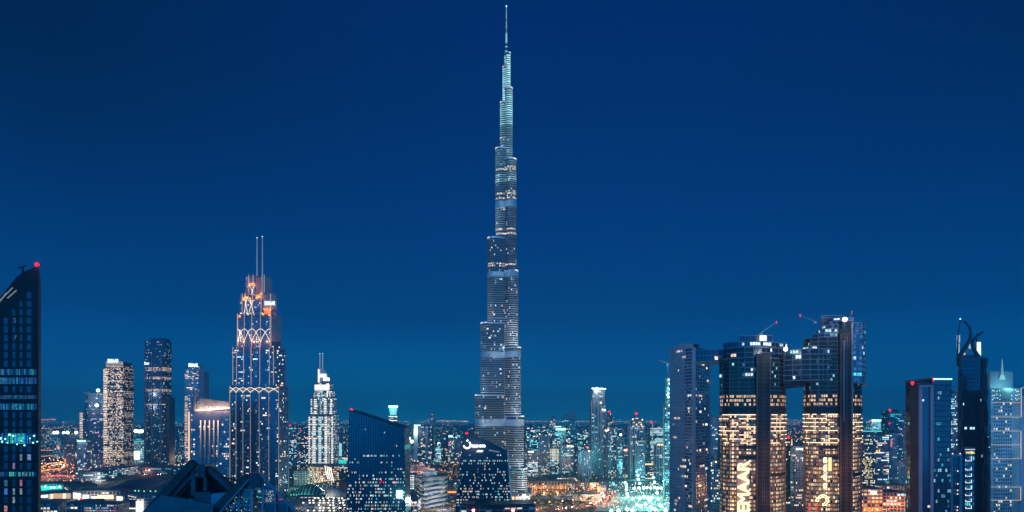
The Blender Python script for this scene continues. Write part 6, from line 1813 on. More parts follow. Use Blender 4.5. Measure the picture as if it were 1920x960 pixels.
s_ = low_block('sign_pavilion', 'low dark pavilion roof with a box on top and two red-white signs below', 'pavilion', 864, 1003, 950, 860, 40, rng, 'concrete', p=.12, bw=8, cols=((CREAM, 2), (TEAL, 1)), s=.5)
m_ = MB(); z = s_.z; m_.prism([(s_.x(862), 2), (s_.x(926), -9), (s_.x(1002), 4), (s_.x(1000), 46), (s_.x(872), 46)], z - 1, z + 3.4); m_.build('roof_slab', 'metal_dark', s_.root)
m_ = MB(); m_.box(s_.x(890), s_.x(913), 10, 26, z + 3.42, z + 8.5); m_.build('plant_room', 'metal_dark', s_.root)
for px in (888, 962):
    m_ = MB(); m_.ball((s_.x(px), -4, wz(956, 860)), 2.4, None, 10, 6); m_.build('round_sign', 'led_red', s_.root)
    m_ = MB(); m_.ball((s_.x(px), -6, wz(956, 860)), 1.5, None, 8, 5); m_.build('sign_core', 'lamp_white', s_.root)
s_ = low_block('lobby_block', 'small bright pavilion at the foot of the tallest tower', 'pavilion', 972, 993, 926, 1050, 20, rng, 'panel_white', p=.6, cols=((CREAM, 3),), s=1.2)
lamp('lobby_light', (s_.x(985), -12, 10), 9000, (1, .95, .8), s_.root, 1)
# arcade over the lake
s_ = Site('arcade_building', 'long low arcade glowing orange along the lake right of the tallest tower', 'arcade', 1022, 1270)
tower_body(s_.root, [(s_.x(985), 0), (s_.x(1063), 0), (s_.x(1063), 26), (s_.x(985), 26)], 0, wz(903, 1270), rng, 7, 6, lambda *a: None, 'glass_brown', 'stone', (.4, 1.2), (1.2, .5))
m_ = MB()
for q in range(22):
    x = s_.x(987 + q * 3.45); k = rng.uniform(.4, 1.5)
    m_.box(x, x + 2.2, -.9, -.3, 1.0, 5.6, (1.1 * k, .38 * k, .06 * k)); m_.quad([(x, -.9, 5.6), (x + 2.2, -.9, 5.6), (x + 1.1, -.9, 6.6)], (1.1 * k, .38 * k, .06 * k))
    if rng.random() < .6: m_.box(x + .4, x + 1.6, -.9, -.3, 8.2, 10.4, (1 * k, .5 * k, .15 * k))
m_.build('arch_lights', 'lights', s_.root)
for px in (995, 1020, 1045): lamp('arcade_light', (s_.x(px), -8, 6), 1600, (1, .42, .12), s_.root, 1)
oldtown = []
for i, (a, b_, t_, Y_) in enumerate(((985, 1000, 898, 1340), (1000, 1012, 902, 1330), (1012, 1026, 899, 1350), (1028, 1044, 901, 1340), (1066, 1084, 903, 1290), (1068, 1080, 896, 1330), (1084, 1098, 905, 1270), (1106, 1122, 906, 1250), (1120, 1136, 911, 1210), (1046, 1058, 904, 1320))):
    low_block('old_town_house', 'low sand-coloured house with lit windows in the old town by the lake', 'house', a, b_, t_, Y_, 22, rng, 'stone', p=.28, cols=((WARM, 3), (PEACH, 2)), bw=3, group='old town houses by the lake')
s_ = Site('theatre_hall', 'ribbed cream drum hall with lamps on its roof beside the boulevard', 'hall', 1102, 1085)
m_ = MB(); m_.prism([(s_.x(1102) + 24 * math.cos(t * math.pi / 12), 20 + 20 * math.sin(t * math.pi / 12)) for t in range(24)], 0, 11); m_.build('wall', 'stone', s_.root)
m_ = MB(); m_.prism([(s_.x(1102) + 25 * math.cos(t * math.pi / 12), 20 + 21 * math.sin(t * math.pi / 12)) for t in range(24)], 11.01, 12, None, [(s_.x(1102) + 15 * math.cos(t * math.pi / 12), 20 + 12 * math.sin(t * math.pi / 12)) for t in range(24)]); m_.build('roof', 'roof_mid', s_.root)
m_ = MB()
for t in range(24): m_.box(s_.x(1102) + 24.4 * math.cos(t * math.pi / 12) - .3, s_.x(1102) + 24.4 * math.cos(t * math.pi / 12) + .3, 19.7 + 20.4 * math.sin(t * math.pi / 12), 20.3 + 20.4 * math.sin(t * math.pi / 12), 0, 11)
m_.build('wall_rib', 'panel_white', s_.root)
for px in (1090, 1104, 1116): lamp('hall_light', (s_.x(px), -9, 7), 2600, (1, .85, .6), s_.root, 1)
# low buildings, lower right
s_ = low_block('showroom', 'orange-lit corner building with glowing ground floor and a white roof sign', 'showroom', 1612, 1655, 917, 900, 34, rng, 'stone_pink', p=.55, cols=(((1, .45, .12), 3), (WARM, 2)), bw=5, fh=5, s=.8)
m_ = MB(); m_.box(s_.x(1631), s_.x(1642.5), -2, -1.4, wz(927, 900), wz(920, 900)); m_.build('sign', 'screen_white', s_.root)
m_ = MB(); m_.box(s_.x(1612), s_.x(1655), -1.6, -1, 2, 6.5); m_.build('shop_windows', 'led_amber', s_.root)
for px in (1615, 1628, 1642, 1653): lamp('street_floodlight', (s_.x(px), -10, 9), 6500, (1, .26, .04), s_.root, 1)
s_ = low_block('retail_hall', 'long low hall behind the orange corner building, lit by warm wall lamps', 'low building', 1655, 1702, 925, 930, 40, rng, 'stone_pink', p=.15)
m_ = MB()
for px in (1669, 1678, 1685, 1697): m_.ball((s_.x(px), -3, wz(933, 930)), 1.0, None, 6, 4)
m_.build('wall_lamp', 'lamp_warm', s_.root)
for px in (1665, 1680, 1695): lamp('wall_light', (s_.x(px), -9, 14), 8000, (1, .28, .06), s_.root, 1)
s_ = low_block('podium_block', 'grey podium below the white ladder-window slabs', 'low building', 1652, 1705, 912, 1150, 40, rng, 'concrete', p=.12)
s_ = low_block('podium_block', 'pink-lit podium right of the square-capped tower, by the teal plaza', 'low building', 1206, 1226, 885, 1480, 40, rng, 'stone_pink', p=.3)
m_ = MB(); m_.box(s_.x(1207), s_.x(1224), -2, -1.4, wz(872, 1478), wz(869, 1478)); m_.build('roof_edge_light', 'led_warm', s_.root)
s_ = low_block('podium_block', 'grey podium with bright lamps under the finned tallest tower of the crowd', 'low building', 1108, 1128, 896, 1500, 30, rng, 'panel_white', p=.5, cols=((CREAM, 2), (ICE, 1)))
s_ = low_block('podium_block', 'dark tree-topped podium under the lilac towers', 'low building', 1032, 1100, 893, 1480, 40, rng, 'concrete_dark', p=.2)
s_ = low_block('podium_block', 'teal-washed curved podium behind the floodlit plaza', 'low building', 1128, 1262, 904, 1330, 40, rng, 'concrete', p=.1, cols=((TEAL, 2),))
s_ = low_block('podium_block', 'low roof with warm lamps right of the slanted tower, behind the wavy building', 'low building', 763, 777, 890, 1230, 30, rng, 'stone', p=.3)
s_ = low_block('canal_house', 'lilac waterside block with an orange-lit quay right of the wavy building', 'low building', 837, 856, 905, 1120, 30, rng, 'stone_pink', p=.1)
m_ = MB()
for q in range(6): m_.box(s_.x(838 + q * 3), s_.x(840 + q * 3), -2, -1.4, wz(924, 1120), wz(921, 1120))
m_.build('quay_light', 'led_orange', s_.root)

# ------------------------------------------------------------------ cranes and work lamps
def crane(label, base, elbow, tip, Y, r=.5, tipmat='led_red', lattice=True):
    st = Site('crane', label, 'crane', base[0], Y)
    P = lambda p: (st.x(p[0]), 10, wz(p[1], Y))
    m_ = MB(); m_.bar(P(base), P(elbow), r * 1.3, 4); m_.build('mast', 'metal', st.root)
    m_ = MB(); a, b_ = Vector(P(elbow)), Vector(P(tip)); n = 9
    off = Vector((0, 0, r * 2.2))
    m_.bar(a, b_, r * .6, 4); m_.bar(a + off, b_ + off * .3, r * .5, 4)
    for i in range(n):
        p, q = a + (b_ - a) * i / n, a + (b_ - a) * (i + 1) / n
        m_.bar(p, q + off * (1 - .7 * (i + 1) / n), r * .35, 3)
    m_.build('jib', 'jib_paint', st.root)
    m_ = MB(); d = (a - b_).normalized(); m_.bar(a, a + d * (b_ - a).length * .2, r * 1.2, 4); m_.build('counter_jib', 'metal', st.root)
    m_ = MB(); m_.box(P(elbow)[0] - r * 2, P(elbow)[0] + r * 2, 8.6, 11, P(elbow)[2] - r * 3.5, P(elbow)[2] - .1); m_.build('cab', 'panel_white', st.root)
    if tipmat: beacon(st.root, P(tip)[0], 10, P(tip)[2], r * 1.2, tipmat)
    lamp('jib_lamp', (P(elbow)[0], 2, P(elbow)[2] - 3), 500, (.8, .95, 1), st.root, .5)
crane('luffing crane reaching up right from the left twin tower roof', (1433, 628), (1434.5, 622), (1464, 601), 620, .42)
crane('luffing crane leaning left with red tip on the highest twin tower', (1537, 602), (1537, 600), (1509, 588), 620, .42)
crane('short crane jib rising steeply right of the roof lamp on the highest twin tower', (1600, 604), (1600, 601), (1607.5, 582), 620, .4)
crane('crane with its jib leaning over the dark tower edge, right of the tall narrow tower', (237, 715), (238, 712), (246, 698), 1800, 1.1, None)
crane('thin crane over the dark concrete core tower, left end of the skyline', (164, 745), (164, 737), (153, 736), 1860, 1.3, None)
crane('crane jib sticking out left above the teal construction tower', (1255, 700), (1254, 680), (1237, 675), 1110, .8, None)
def work_lamp(label, px, py, Y, r, mat='lamp_white', power=20000, col=(.95, 1, 1)):
    st = Site('work_lamp', label, 'floodlight', px, Y)
    z = wz(py, Y)
    m_ = MB(); m_.bar((0, 1, z - 6 * r), (0, 1, z), r * .25, 6); m_.build('post', 'metal_dark', st.root)
    m_ = MB(); m_.ball((0, 0, z), r, None, 10, 7); m_.build('lamp_head', mat, st.root, True)
    lamp('lamp_glow', (0, -3 * r, z), power, col, st.root, r)
work_lamp('glaring white lamp on the highest twin tower roof', 1584, 599, 585, 1.9, power=9000)
work_lamp('glaring white lamp on the bridge between the twin towers', 1473, 654.5, 582, 1.7, power=6000)
work_lamp('upper white lamp on the broad unfinished blue tower', 184, 732, 1815, 4.2, 'lamp_cool', 60000)
work_lamp('lower white lamp on the broad unfinished blue tower', 181.5, 760, 1815, 4.4, 'lamp_cool', 60000)

# ------------------------------------------------------------------ lamps, trees, cars
def street_lamp(h=10, mat='lamp_warm', r=.8):
    root = thing('street_lamp', (0, 0, 0), None, None)
    p = MB(); p.bar((0, 0, 0), (0, 0, h), .16, 6, .1); p.bar((0, 0, h - .1), (1.4, 0, h + .3), .1, 5); p.build('pole', 'metal_dark', root)
    l = MB(); l.ball((1.4, 0, h), r, None, 6, 4); l.build('lamp_head', mat, root)
    return root
def place(proto, spots, label, cat, group, used=[]):
    for x, y, rz, sc in spots:
        c = copy_tree(proto); c.location = (x, y, 0); c.rotation_euler = (0, 0, rz); c.scale = (sc, sc, sc)
        tag(c, label, cat, group)
def wipe(o):
    for ch in list(o.children): wipe(ch)
    bpy.data.objects.remove(o)
rng = random.Random(151)
def along(P, step, off, jitter=0):
    out = []; acc = 0
    for i in range(len(P) - 1):
        a, b_ = Vector(P[i]), Vector(P[i + 1]); L = (b_ - a).length; d = (b_ - a).normalized()
        while acc < L:
            q = a + d * acc; n = Vector((-d.y, d.x))
            out.append((q.x + n.x * off, q.y + n.y * off, math.atan2(n.y, n.x) + (math.pi if off > 0 else 0), 1.0)); acc += step
        acc -= L
    return out
proto = street_lamp(10, 'lamp_orange', .95)
RL = [(ROADS['ring'], 60, (1, .35, .12)), (ROADS['side'], 70, (1, .3, .15)), (ROADS['boulevard'], 45, (1, .38, .15)), (ROADS['right'], 45, (1, .36, .1))]
for P_, st_, c_ in RL:
    for x, y, a_, s__ in along(P_, st_, 12)[:26]: lamp('road_light', (x, y, 9), 26000, c_, None, .6)
place(proto, along(ROADS['ring'], 45, 13), 'orange street lamp along the curving road loop by the dark left tower', 'street lamp', 'street lamps of the road loop')
place(proto, along(ROADS['highway'], 95, 22)[:40], 'orange street lamp beside the wide far highway', 'street lamp', 'street lamps of the far highway')
place(proto, along(ROADS['side'], 40, 13), 'orange street lamp beside the straight side road before the podiums', 'street lamp', 'street lamps of the side road')
place(proto, along(ROADS['right'], 30, 19)[:14], 'orange street lamp along the road below the dark corner tower', 'street lamp', 'street lamps of the right-hand road')
place(proto, along(ROADS['park'], 34, 10), 'orange street lamp on the park road between the dark office blocks', 'street lamp', 'street lamps of the park road')
place(proto, along(ROADS['boulevard'], 24, 12.5), 'orange street lamp along the curved boulevard by the lake', 'street lamp', 'street lamps of the boulevard')
wipe(proto)
proto = street_lamp(6, 'lamp_soft', .42)
sp_ = []
for q in range(44):
    px, py = rng.uniform(990, 1108), rng.uniform(932, 960); x, y = gp(px, py); sp_.append((x, y, rng.uniform(0, 6.3), rng.uniform(.7, 1)))
place(proto, sp_, 'small warm garden lamp among the dark palms', 'garden lamp', 'garden lamps among the palms')
sp_ = []
for q in range(26):
    px, py = rng.uniform(1060, 1125), rng.uniform(906, 925); x, y = gp(px, py); sp_.append((x, y, rng.uniform(0, 6.3), 1.0))
place(proto, sp_, 'cream promenade lamp at the water end of the old town', 'promenade lamp', 'promenade lamps by the old town')
sp_ = []
for q in range(34):
    px, py = rng.uniform(765, 860), rng.uniform(870, 905); x, y = gp(px, py); sp_.append((x, y, rng.uniform(0, 6.3), 1.1))
place(proto, sp_, 'warm lamp of the low quarter between the two dark office blocks', 'street lamp', 'lamps of the quarter between the dark office blocks')
sp_ = []
for q in range(30):
    px, py = rng.uniform(76, 150), rng.uniform(893, 940); x, y = gp(px, py); sp_.append((x, y, rng.uniform(0, 6.3), 1.1))
place(proto, sp_, 'white car park lamp near the mall wings', 'car park lamp', 'car park lamps near the mall wings')
wipe(proto)

# teal floodlit plaza
def flood_mast(h=16, mat='lamp_teal', r=1.5):
    root = thing('floodlight_mast', (0, 0, 0), None, None)
    p = MB(); p.bar((0, 0, 0), (0, 0, h), .35, 6, .22); p.build('pole', 'metal', root)
    p = MB(); p.box(-1.6, 1.6, -.25, .25, h - .2, h + .2); p.build('cross_arm', 'metal', root)
    l = MB(); l.ball((0, -.5, h), r, None, 8, 5); l.build('lamp_head', mat, root)
    return root
proto = flood_mast(16, 'lamp_teal', 2.3)
sp_ = []
for px, py in ((1172, 905), (1174, 912), (1174.5, 918), (1176, 926), (1177, 931), (1191, 876), (1193.5, 884), (1195.5, 891), (1197, 898.5), (1200, 906),
               (1189, 916), (1198, 915), (1207, 915), (1213, 914), (1220, 915), (1228, 914), (1234, 915), (1240, 915), (1246, 914), (1225, 895), (1227, 904), (1232, 924),
               (1186, 935), (1200, 934), (1207, 931), (1215, 934), (1222, 933), (1218, 938), (1234, 935), (1201, 949), (1194, 946), (1221, 950), (1210, 945), (1228, 955), (1176, 955), (1160, 957), (1238, 948), (1186, 957), (1248, 957), (1146, 958)):
    Yl = min(1480, gy(py + (14 if py > 905 else 22))); z = wz(py, Yl)
    sp_.append((wx(px, Yl), Yl, rng.uniform(-.4, .4), max(.5, z / 16.0)))
for x, y, rz, sc in sp_:
    c = copy_tree(proto); c.location = (x, y, 0); c.rotation_euler = (0, 0, rz)
    for ch in c.children:
        if ch.name.startswith('lamp_head'): ch.location.z = 16 * (sc - 1)
        elif ch.name.startswith('pole'): ch.scale.z = sc
        else: ch.location.z = 16 * (sc - 1)
    tag(c, 'teal-white floodlight mast on the bright plaza left of the ribbed tower', 'floodlight mast', 'floodlight masts of the plaza')
wipe(proto)
for px, py in ((1175, 915), (1196, 890), (1215, 914), (1240, 914), (1200, 934), (1222, 936), (1232, 924), (1205, 950), (1180, 952), (1240, 950), (1150, 955)):
    Yl = gy(py + 18); lamp('plaza_light', (wx(px, Yl), Yl - 10, 26), 60000, (.25, 1, .88), None, 3)
for px, py, c in ((1010, 914, (.6, .26, .08)), (1040, 925, (.5, .3, .2)), (1080, 915, (.6, .28, .1)), (1120, 922, (1, .22, .08)), (1060, 945, (.45, .3, .2)), (1020, 950, (.4, .28, .2)), (1130, 940, (1, .35, .15)),
                  (100, 875, (1, .35, .15)), (90, 898, (1, .5, .3)), (130, 892, (1, .6, .5)), (180, 905, (.9, .9, .8)), (110, 850, (1, .4, .2)), (800, 882, (1, .5, .25)), (845, 885, (1, .5, .25)), (790, 945, (.75, .85, 1)),
                  (830, 955, (.9, .9, .9)), (1670, 945, (1, .35, .1)), (1690, 940, (1, .35, .1)), (1650, 955, (1, .4, .1)), (610, 925, (.9, .9, .7)), (560, 915, (.4, 1, .8)), (480, 905, (.8, .8, .7)), (300, 870, (.5, .9, 1)), (340, 870, (1, .6, .4))):
    Yl = gy(py); lamp('street_glow', (wx(px, Yl), Yl, 14), 42000, c, None, 2)
# distant stadium lights
proto = flood_mast(26, 'lamp_green', 4.2)
sp_ = []
for px, py in ((102, 811), (107.5, 811), (120, 811.5), (127, 811), (143, 811), (241, 808.5), (248, 808.5), (255, 808), (261, 809), (266, 808.5), (823, 832), (766, 822), (772, 828), (764, 827)):
    Yl = 3900.0 if py < 815 else 2700.0; sp_.append((wx(px, Yl), Yl, 0, wz(py, Yl) / 26))
place(proto, sp_, 'far greenish-white floodlight on the plain toward the horizon', 'floodlight mast', 'far floodlights on the plain')
wipe(proto)

# palms of the park
def palm(rr):
    root = thing('palm_tree', (0, 0, 0), None, None)
    h = rr.uniform(6, 9)
    t = MB(); t.bar((0, 0, 0), (rr.uniform(-.4, .4), 0, h), .28, 6, .18); t.build('trunk', 'bark', root)
    c = MB()
    for k in range(16):
        a = 2 * math.pi * k / 16 + rr.uniform(-.2, .2); L = rr.uniform(2.6, 3.8); up = rr.uniform(.1, .9); w = .45
        prev = Vector((0, 0, h)); dirv = Vector((math.cos(a), math.sin(a), 0)); side = Vector((-math.sin(a), math.cos(a), 0))
        for s2 in range(4):
            f0, f1 = s2 / 4, (s2 + 1) / 4
            q = Vector((0, 0, h)) + dirv * L * f1 + Vector((0, 0, up * 2 * f1 - 3.2 * f1 * f1))
            c.quad([prev - side * w * (1 - f0 * .6), prev + side * w * (1 - f0 * .6), q + side * w * (1 - f1 * .7), q - side * w * (1 - f1 * .7)]); prev = q
    c.build('crown', 'foliage', root)
    return root
def leafy(rr):
    root = thing('tree', (0, 0, 0), None, None); h = rr.uniform(3.5, 5)
    t = MB(); t.bar((0, 0, 0), (0, 0, h), .3, 6, .15)
    for k in range(4): a = k * 1.6; t.bar((0, 0, h * .8), (math.cos(a) * 1.6, math.sin(a) * 1.6, h + 1.6), .12, 4, .05)
    t.build('trunk', 'bark', root)
    c = MB()
    for k in range(150):
        v = Vector((rr.gauss(0, 1), rr.gauss(0, 1), rr.gauss(0, 1))); v.normalize(); v *= rr.uniform(.4, 1) ** .5
        p = Vector((v.x * 2.9, v.y * 2.9, h + 1.6 + v.z * 2.0)); e1 = Vector((rr.uniform(-1, 1), rr.uniform(-1, 1), rr.uniform(-1, 1))).normalized() * .45; e2 = e1.cross(Vector((rr.uniform(-1, 1), .3, 1))).normalized() * .4
        c.quad([p - e1, p + e2, p + e1, p - e2])
    c.build('crown', 'foliage', root)
    return root
rr = random.Random(161)
protos = [palm(rr), palm(rr), palm(rr)]
for q in range(90):
    px, py = rr.uniform(985, 1112), rr.uniform(931, 962); x, y = gp(px, py)
    place(protos[q % 3], [(x, y, rr.uniform(0, 6), rr.uniform(.8, 1.3))], 'dark palm in the park at the bottom edge, right of the pavilion signs', 'palm tree', 'palms of the park')
for p_ in protos: wipe(p_)
protos = [leafy(rr), leafy(rr)]
for q in range(70):
    px, py = rr.choice(((rr.uniform(77, 140), rr.uniform(876, 900)), (rr.uniform(765, 856), rr.uniform(872, 900)), (rr.uniform(1060, 1120), rr.uniform(898, 908)))); x, y = gp(px, py)
    grp = 'left' if px < 200 else 'mid' if px < 900 else 'lake'
    place(protos[q % 2], [(x, y, rr.uniform(0, 6), rr.uniform(1.0, 1.7))], {'left': 'dark leafy tree between the glowing roads by the left tower', 'mid': 'dark leafy tree of the quarter between the dark office blocks', 'lake': 'dark leafy tree behind the old town houses'}[grp], 'tree', {'left': 'trees between the roads', 'mid': 'trees between the office blocks', 'lake': 'trees behind the old town'}[grp])
for p_ in protos: wipe(p_)

# cars
def car(paint):
    root = thing('parked_car', (0, 0, 0), None, None)
    b_ = MB(); b_.extrude([(-2.2, .35), (2.2, .35), (2.25, .8), (1.3, .95), (.7, 1.45), (-1.1, 1.45), (-1.8, .95), (-2.25, .9)], -.9, .9); b_.build('body', paint, root)
    w = MB()
    w.extrude([(-1.6, .98), (1.15, .98), (.62, 1.38), (-1.05, 1.38)], -.93, .93); w.build('glazing', 'glass', root)
    for x in (-1.35, 1.35):
        for y in (-.92, .72):
            k = MB(); k.bar((x, y, .34), (x, y + .2, .34), .34, 10); k.build('wheel', 'rubber', root)
    for y in (-.62, .62):
        l = MB(); l.ball((2.25, y, .72), .3, None, 6, 4); l.build('headlight', 'head_white', root)
        l = MB(); l.ball((-2.27, y, .78), .3, None, 6, 4); l.build('taillight', 'tail_red', root)
    return root
protos = [car('car_white'), car('car_grey')]
for key, n, lab, grp in (('boulevard', 46, 'car with glowing lights on the curved boulevard by the lake', 'cars on the boulevard'), ('right', 18, 'car with glowing lights on the road below the dark corner tower', 'cars on the right-hand road'),
                         ('ring', 26, 'car with glowing lights on the road loop by the left tower', 'cars on the road loop'), ('side', 20, 'car with glowing lights on the straight side road', 'cars on the side road')):
    A = along(ROADS[key], 3.0, 0)
    for q in range(n):
        x, y, a, _ = rr.choice(A); lane = rr.choice((-6, -3, 3, 6)); d = a - math.pi / 2
        nx, ny = math.cos(a), math.sin(a)
        c = copy_tree(rr.choice(protos)); c.name = 'car'
        c.location = (x + nx * lane, y + ny * lane, .12); c.rotation_euler = (0, 0, d + (math.pi if lane > 0 else 0)); tag(c, lab, 'car', grp)
for p_ in protos: wipe(p_)

# ------------------------------------------------------------------ the far city: low blocks, then lights nobody could count
rr = random.Random(171)
meshes = []
for v in range(8):
    w, d, h = rr.uniform(22, 60), rr.uniform(20, 40), rr.choice((9, 12, 16, 24, 34))
    b_ = MB(); b_.prism([(-w / 2, 0), (w / 2, 0), (w / 2, d), (-w / 2, d)], 0, h); b_.prism([(-w / 2 - .3, -.3), (w / 2 + .3, -.3), (w / 2 + .3, d + .3), (-w / 2 - .3, d + .3)], h + .01, h + 1.2)
    b_.box(-w * .2, w * .1, d * .3, d * .7, h + 1.1, h + 4)
    wn = MB(); nf, nb = int(h // 4), int(w // 4)
    for i in range(nf):
        for j in range(nb):
            g_ = None
            if rr.random() < .3: c = rr.choice((PEACH, COOL, TEAL, CREAM, TEAL)); q = rr.uniform(.6, 2.4); g_ = tuple(k * q for k in c)
            wn.box(-w / 2 + 4 * j + 1, -w / 2 + 4 * j + 3, -.15, .1, 4 * i + 1.2, 4 * i + 3, g_)
    meshes.append((b_, wn, rr.choice(('stone', 'concrete', 'panel_white', 'stone_pink'))))
protos = []
for b_, wn, mt in meshes:
    root = thing('low_block', (0, 0, 0), None, None); b_.build('wall', mt, root); wn.build('window_grid', 'glass', root); protos.append(root)
zones = [(76, 350, 2200, 7000, 90), (545, 860, 2100, 7000, 130), (985, 1250, 2100, 6500, 100), (1612, 1700, 2000, 6000, 25)]
names = {76: ('low flat-roofed block on the far plain behind the left towers', 'low blocks on the left plain'), 545: ('low flat-roofed block of the far districts behind the two dark office blocks', 'low blocks of the middle districts'),
         985: ('low flat-roofed block far behind the crowd of towers', 'low blocks behind the crowd'), 1612: ('low flat-roofed block on the plain behind the right-hand towers', 'low blocks on the right plain')}
for a, b2, y0, y1, n in zones:
    for q in range(n):
        Yl = y0 * (y1 / y0) ** rr.random(); px = rr.uniform(a, b2)
        place(protos[q % 8], [(wx(px, Yl), Yl, rr.uniform(-.5, .5), rr.uniform(.8, 1.3))], names[a][0], 'low building', names[a][1])
for p_ in protos: wipe(p_)
def far_lights():
    m_ = MB()
    def dot(px, py, Y, r, c, k):
        Y = min(Y, 15000); z = max(2.0, wz(py, Y)); x = wx(px, Y); n = len(m_.v)
        r = r * Y / F
        m_.v += [(x - r, Y, z), (x, Y - r, z), (x + r, Y, z), (x, Y + r, z), (x, Y, z + r), (x, Y, z - r)]
        for f in ((0, 1, 4), (1, 2, 4), (2, 3, 4), (3, 0, 4), (1, 0, 5), (2, 1, 5), (3, 2, 5), (0, 3, 5)):
            m_.f.append(tuple(n + i for i in f)); m_.g.append(tuple(v * k for v in c))
    ORG = (1, .33, .08); YEL = (1, .6, .2); WH = (1, .93, .8); TL = (.3, .95, .85); RD = (1, .12, .12); PK = (1, .45, .35)
    def spread(p0, p1, y0, y1, n, cols, k=(.8, 4.5), r=(.4, .95), pw=1.0):
        for q in range(n):
            px = rr.uniform(p0, p1); py = y0 + (y1 - y0) * rr.random() ** pw
            dot(px, py, gy(py, 8) if py > HY + 4 else 14500, rr.uniform(*r), rr.choice(cols), rr.uniform(*k))
    def row(pts, step, c, k, r=.75, jit=.4):
        step *= 1.5; k *= 2.2
        for (a, b_), (c2, d) in zip(pts, pts[1:]):
            n = max(1, int(math.hypot(c2 - a, d - b_) / step))
            for q in range(n):
                t_ = q / n; py = b_ + (d - b_) * t_ + rr.uniform(-jit, jit)
                dot(a + (c2 - a) * t_, py, gy(py, 8) if py > HY + 4 else 14500, r * rr.uniform(.7, 1.2), c, k * rr.uniform(.5, 1.3))
    # horizon band
    spread(545, 880, 788, 794, 150, (ORG, YEL, PK, YEL)); spread(985, 1260, 788.5, 792, 130, (ORG, YEL, RD)); spread(75, 350, 785, 792, 60, (ORG, PK, RD)); spread(1472, 1508, 787, 796, 60, (YEL, ORG)); spread(1612, 1705, 788, 800, 50, (YEL, WH, TL))
    row([(820, 789), (880, 790)], 1.6, YEL, 2.6, .8); row([(985, 790), (1060, 790.5), (1110, 790)], 2.2, ORG, 2.0, .7); row([(1140, 790.5), (1185, 791)], 1.6, YEL, 1.8, .6)
    # left plain
    row([(74, 788), (92, 786), (106, 786)], .9, ORG, 2.6, .8, .8); row([(74, 792), (92, 792)], 1.2, ORG, 2.0, .6); row([(74, 804), (104, 803), (135, 799)], 1.7, ORG, 2.6, .7, .2); row([(135, 799), (138, 803), (148, 804)], 1.4, YEL, 1.6, .6)
    spread(74, 150, 790, 826, 170, (TL, WH, YEL, PK, TL)); spread(232, 272, 795, 822, 70, (TL, WH, TL, PK)); spread(310, 350, 790, 872, 150, (TL, WH, PK, YEL, TL))
    spread(85, 150, 811, 818, 60, (WH, YEL, TL), (1, 3)); spread(74, 140, 822, 842, 60, (TL, WH, PK)); row([(74, 844), (122, 845)], 1.0, PK, 1.2, .6, .4); row([(74, 856), (122, 852)], 1.0, PK, 1.4, .6, .4)
    row([(74, 888), (100, 891), (145, 892)], 1.0, RD, .9, .7, .8)
    spread(74, 200, 855, 905, 260, (ORG, PK, WH, RD, ORG, YEL), (1, 5), (.4, 1.0)); row([(74, 878), (92, 869), (118, 867), (128, 872), (116, 878), (90, 881), (74, 884)], 1.1, ORG, 3.0, .7, .3); row([(95, 873), (112, 870), (124, 874)], 1.2, WH, 2.0, .6, .2); row([(74, 893), (110, 892), (148, 892.5)], 1.1, RD, 2.4, .6, .3)
    # middle plain
    row([(770, 796), (830, 796.5), (880, 797)], 5, WH, 1.2, .6, .2); row([(545, 796), (655, 797)], 4, TL, 1.0, .5, .3); row([(745, 795), (790, 796)], 4, TL, 1.0, .5, .3)
    spread(545, 580, 792, 850, 140, (WH, TL, YEL, PK)); spread(625, 655, 792, 860, 160, (WH, TL, YEL, TL)); spread(760, 870, 795, 872, 420, (TL, WH, TL, YEL, PK)); spread(765, 860, 866, 905, 130, (ORG, YEL, YEL, WH), (.6, 2.4), (.4, 1.0))
    spread(545, 655, 870, 900, 90, (YEL, WH, TL, PK)); spread(310, 430, 870, 884, 60, (TL, WH))
    # right
    spread(985, 1250, 793, 840, 620, (TL, WH, TL, YEL, TL, PK), (.6, 3)); spread(985, 1250, 840, 905, 420, (TL, WH, YEL, PK, TL), (.4, 2.6)); spread(985, 1120, 903, 930, 240, (YEL, ORG, WH, ORG), (.8, 4))
    spread(1108, 1160, 920, 950, 210, (RD, ORG, RD, YEL), (1.0, 5.0)); spread(1140, 1258, 900, 960, 420, (TL, (.7, 1, .95), (.9, 1, .9), YEL), (1, 5)); spread(990, 1110, 930, 960, 110, (YEL, WH, PK), (.2, 1.0), (.25, .5))
    spread(1470, 1507, 795, 825, 90, (YEL, ORG, YEL)); spread(1612, 1705, 795, 815, 80, (TL, WH, YEL)); row([(1640, 958), (1670, 949), (1702, 941)], 1.3, ORG, 2.2, .7, .6); row([(1650, 958), (1680, 949), (1704, 944)], 1.3, WH, 1.6, .6, .3); spread(1612, 1705, 905, 958, 150, (ORG, YEL, ORG), (1, 4))
    spread(765, 860, 930, 960, 60, (YEL, WH), (.5, 2))
    spread(-160, 75, 790, 930, 260, (ORG, WH, TL, YEL, PK)); spread(1705, 2090, 790, 930, 420, (ORG, WH, TL, YEL, PK)); spread(350, 560, 790, 880, 160, (WH, TL, YEL)); spread(1255, 1620, 792, 900, 320, (WH, TL, YEL, ORG)); spread(655, 765, 792, 900, 120, (WH, TL, YEL)); spread(866, 985, 792, 900, 100, (WH, TL, YEL))
    tag(m_.build('city_lights', 'lights'), 'countless small lamps of the far city out to the horizon', 'city lights', kind='stuff')
far_lights()

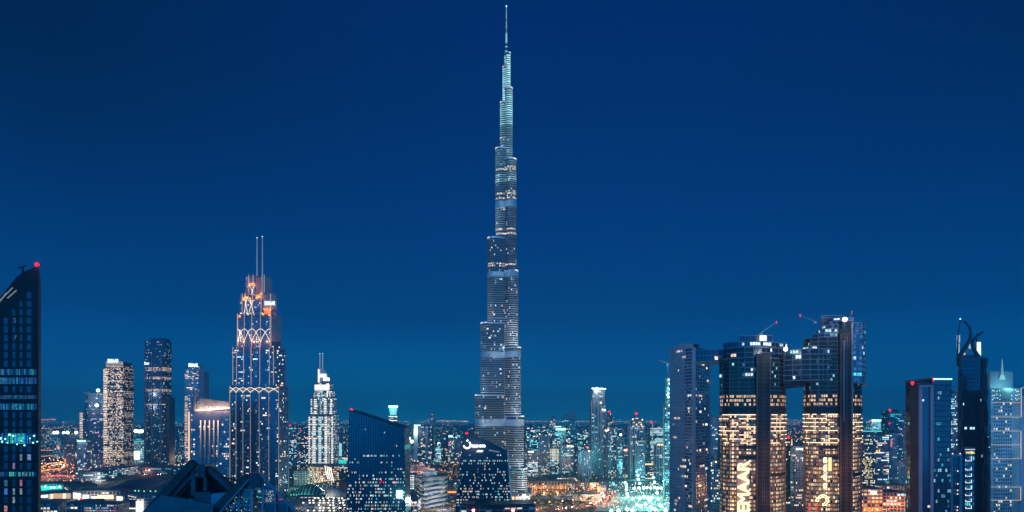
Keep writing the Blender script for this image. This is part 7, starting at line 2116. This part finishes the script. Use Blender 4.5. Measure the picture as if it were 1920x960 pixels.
# ------------------------------------------------------------------ the air over the city
hz = MB(); hz.box(-16000, 16000, -1000, 20000, -1.0, 860)
m = bpy.data.materials.new('haze_air'); m.use_nodes = True
t = m.node_tree
for n in list(t.nodes): t.nodes.remove(n)
vo = t.nodes.new('ShaderNodeVolumePrincipled'); vo.inputs['Color'].default_value = (.2, .86, 1, 1); vo.inputs['Density'].default_value = HAZE; vo.inputs['Anisotropy'].default_value = 0.0
ou = t.nodes.new('ShaderNodeOutputMaterial'); t.links.new(vo.outputs[0], ou.inputs['Volume'])
M['haze_air'] = m
o = hz.build('haze', 'haze_air'); tag(o, 'thin blue night air over the whole city', 'haze', kind='stuff')
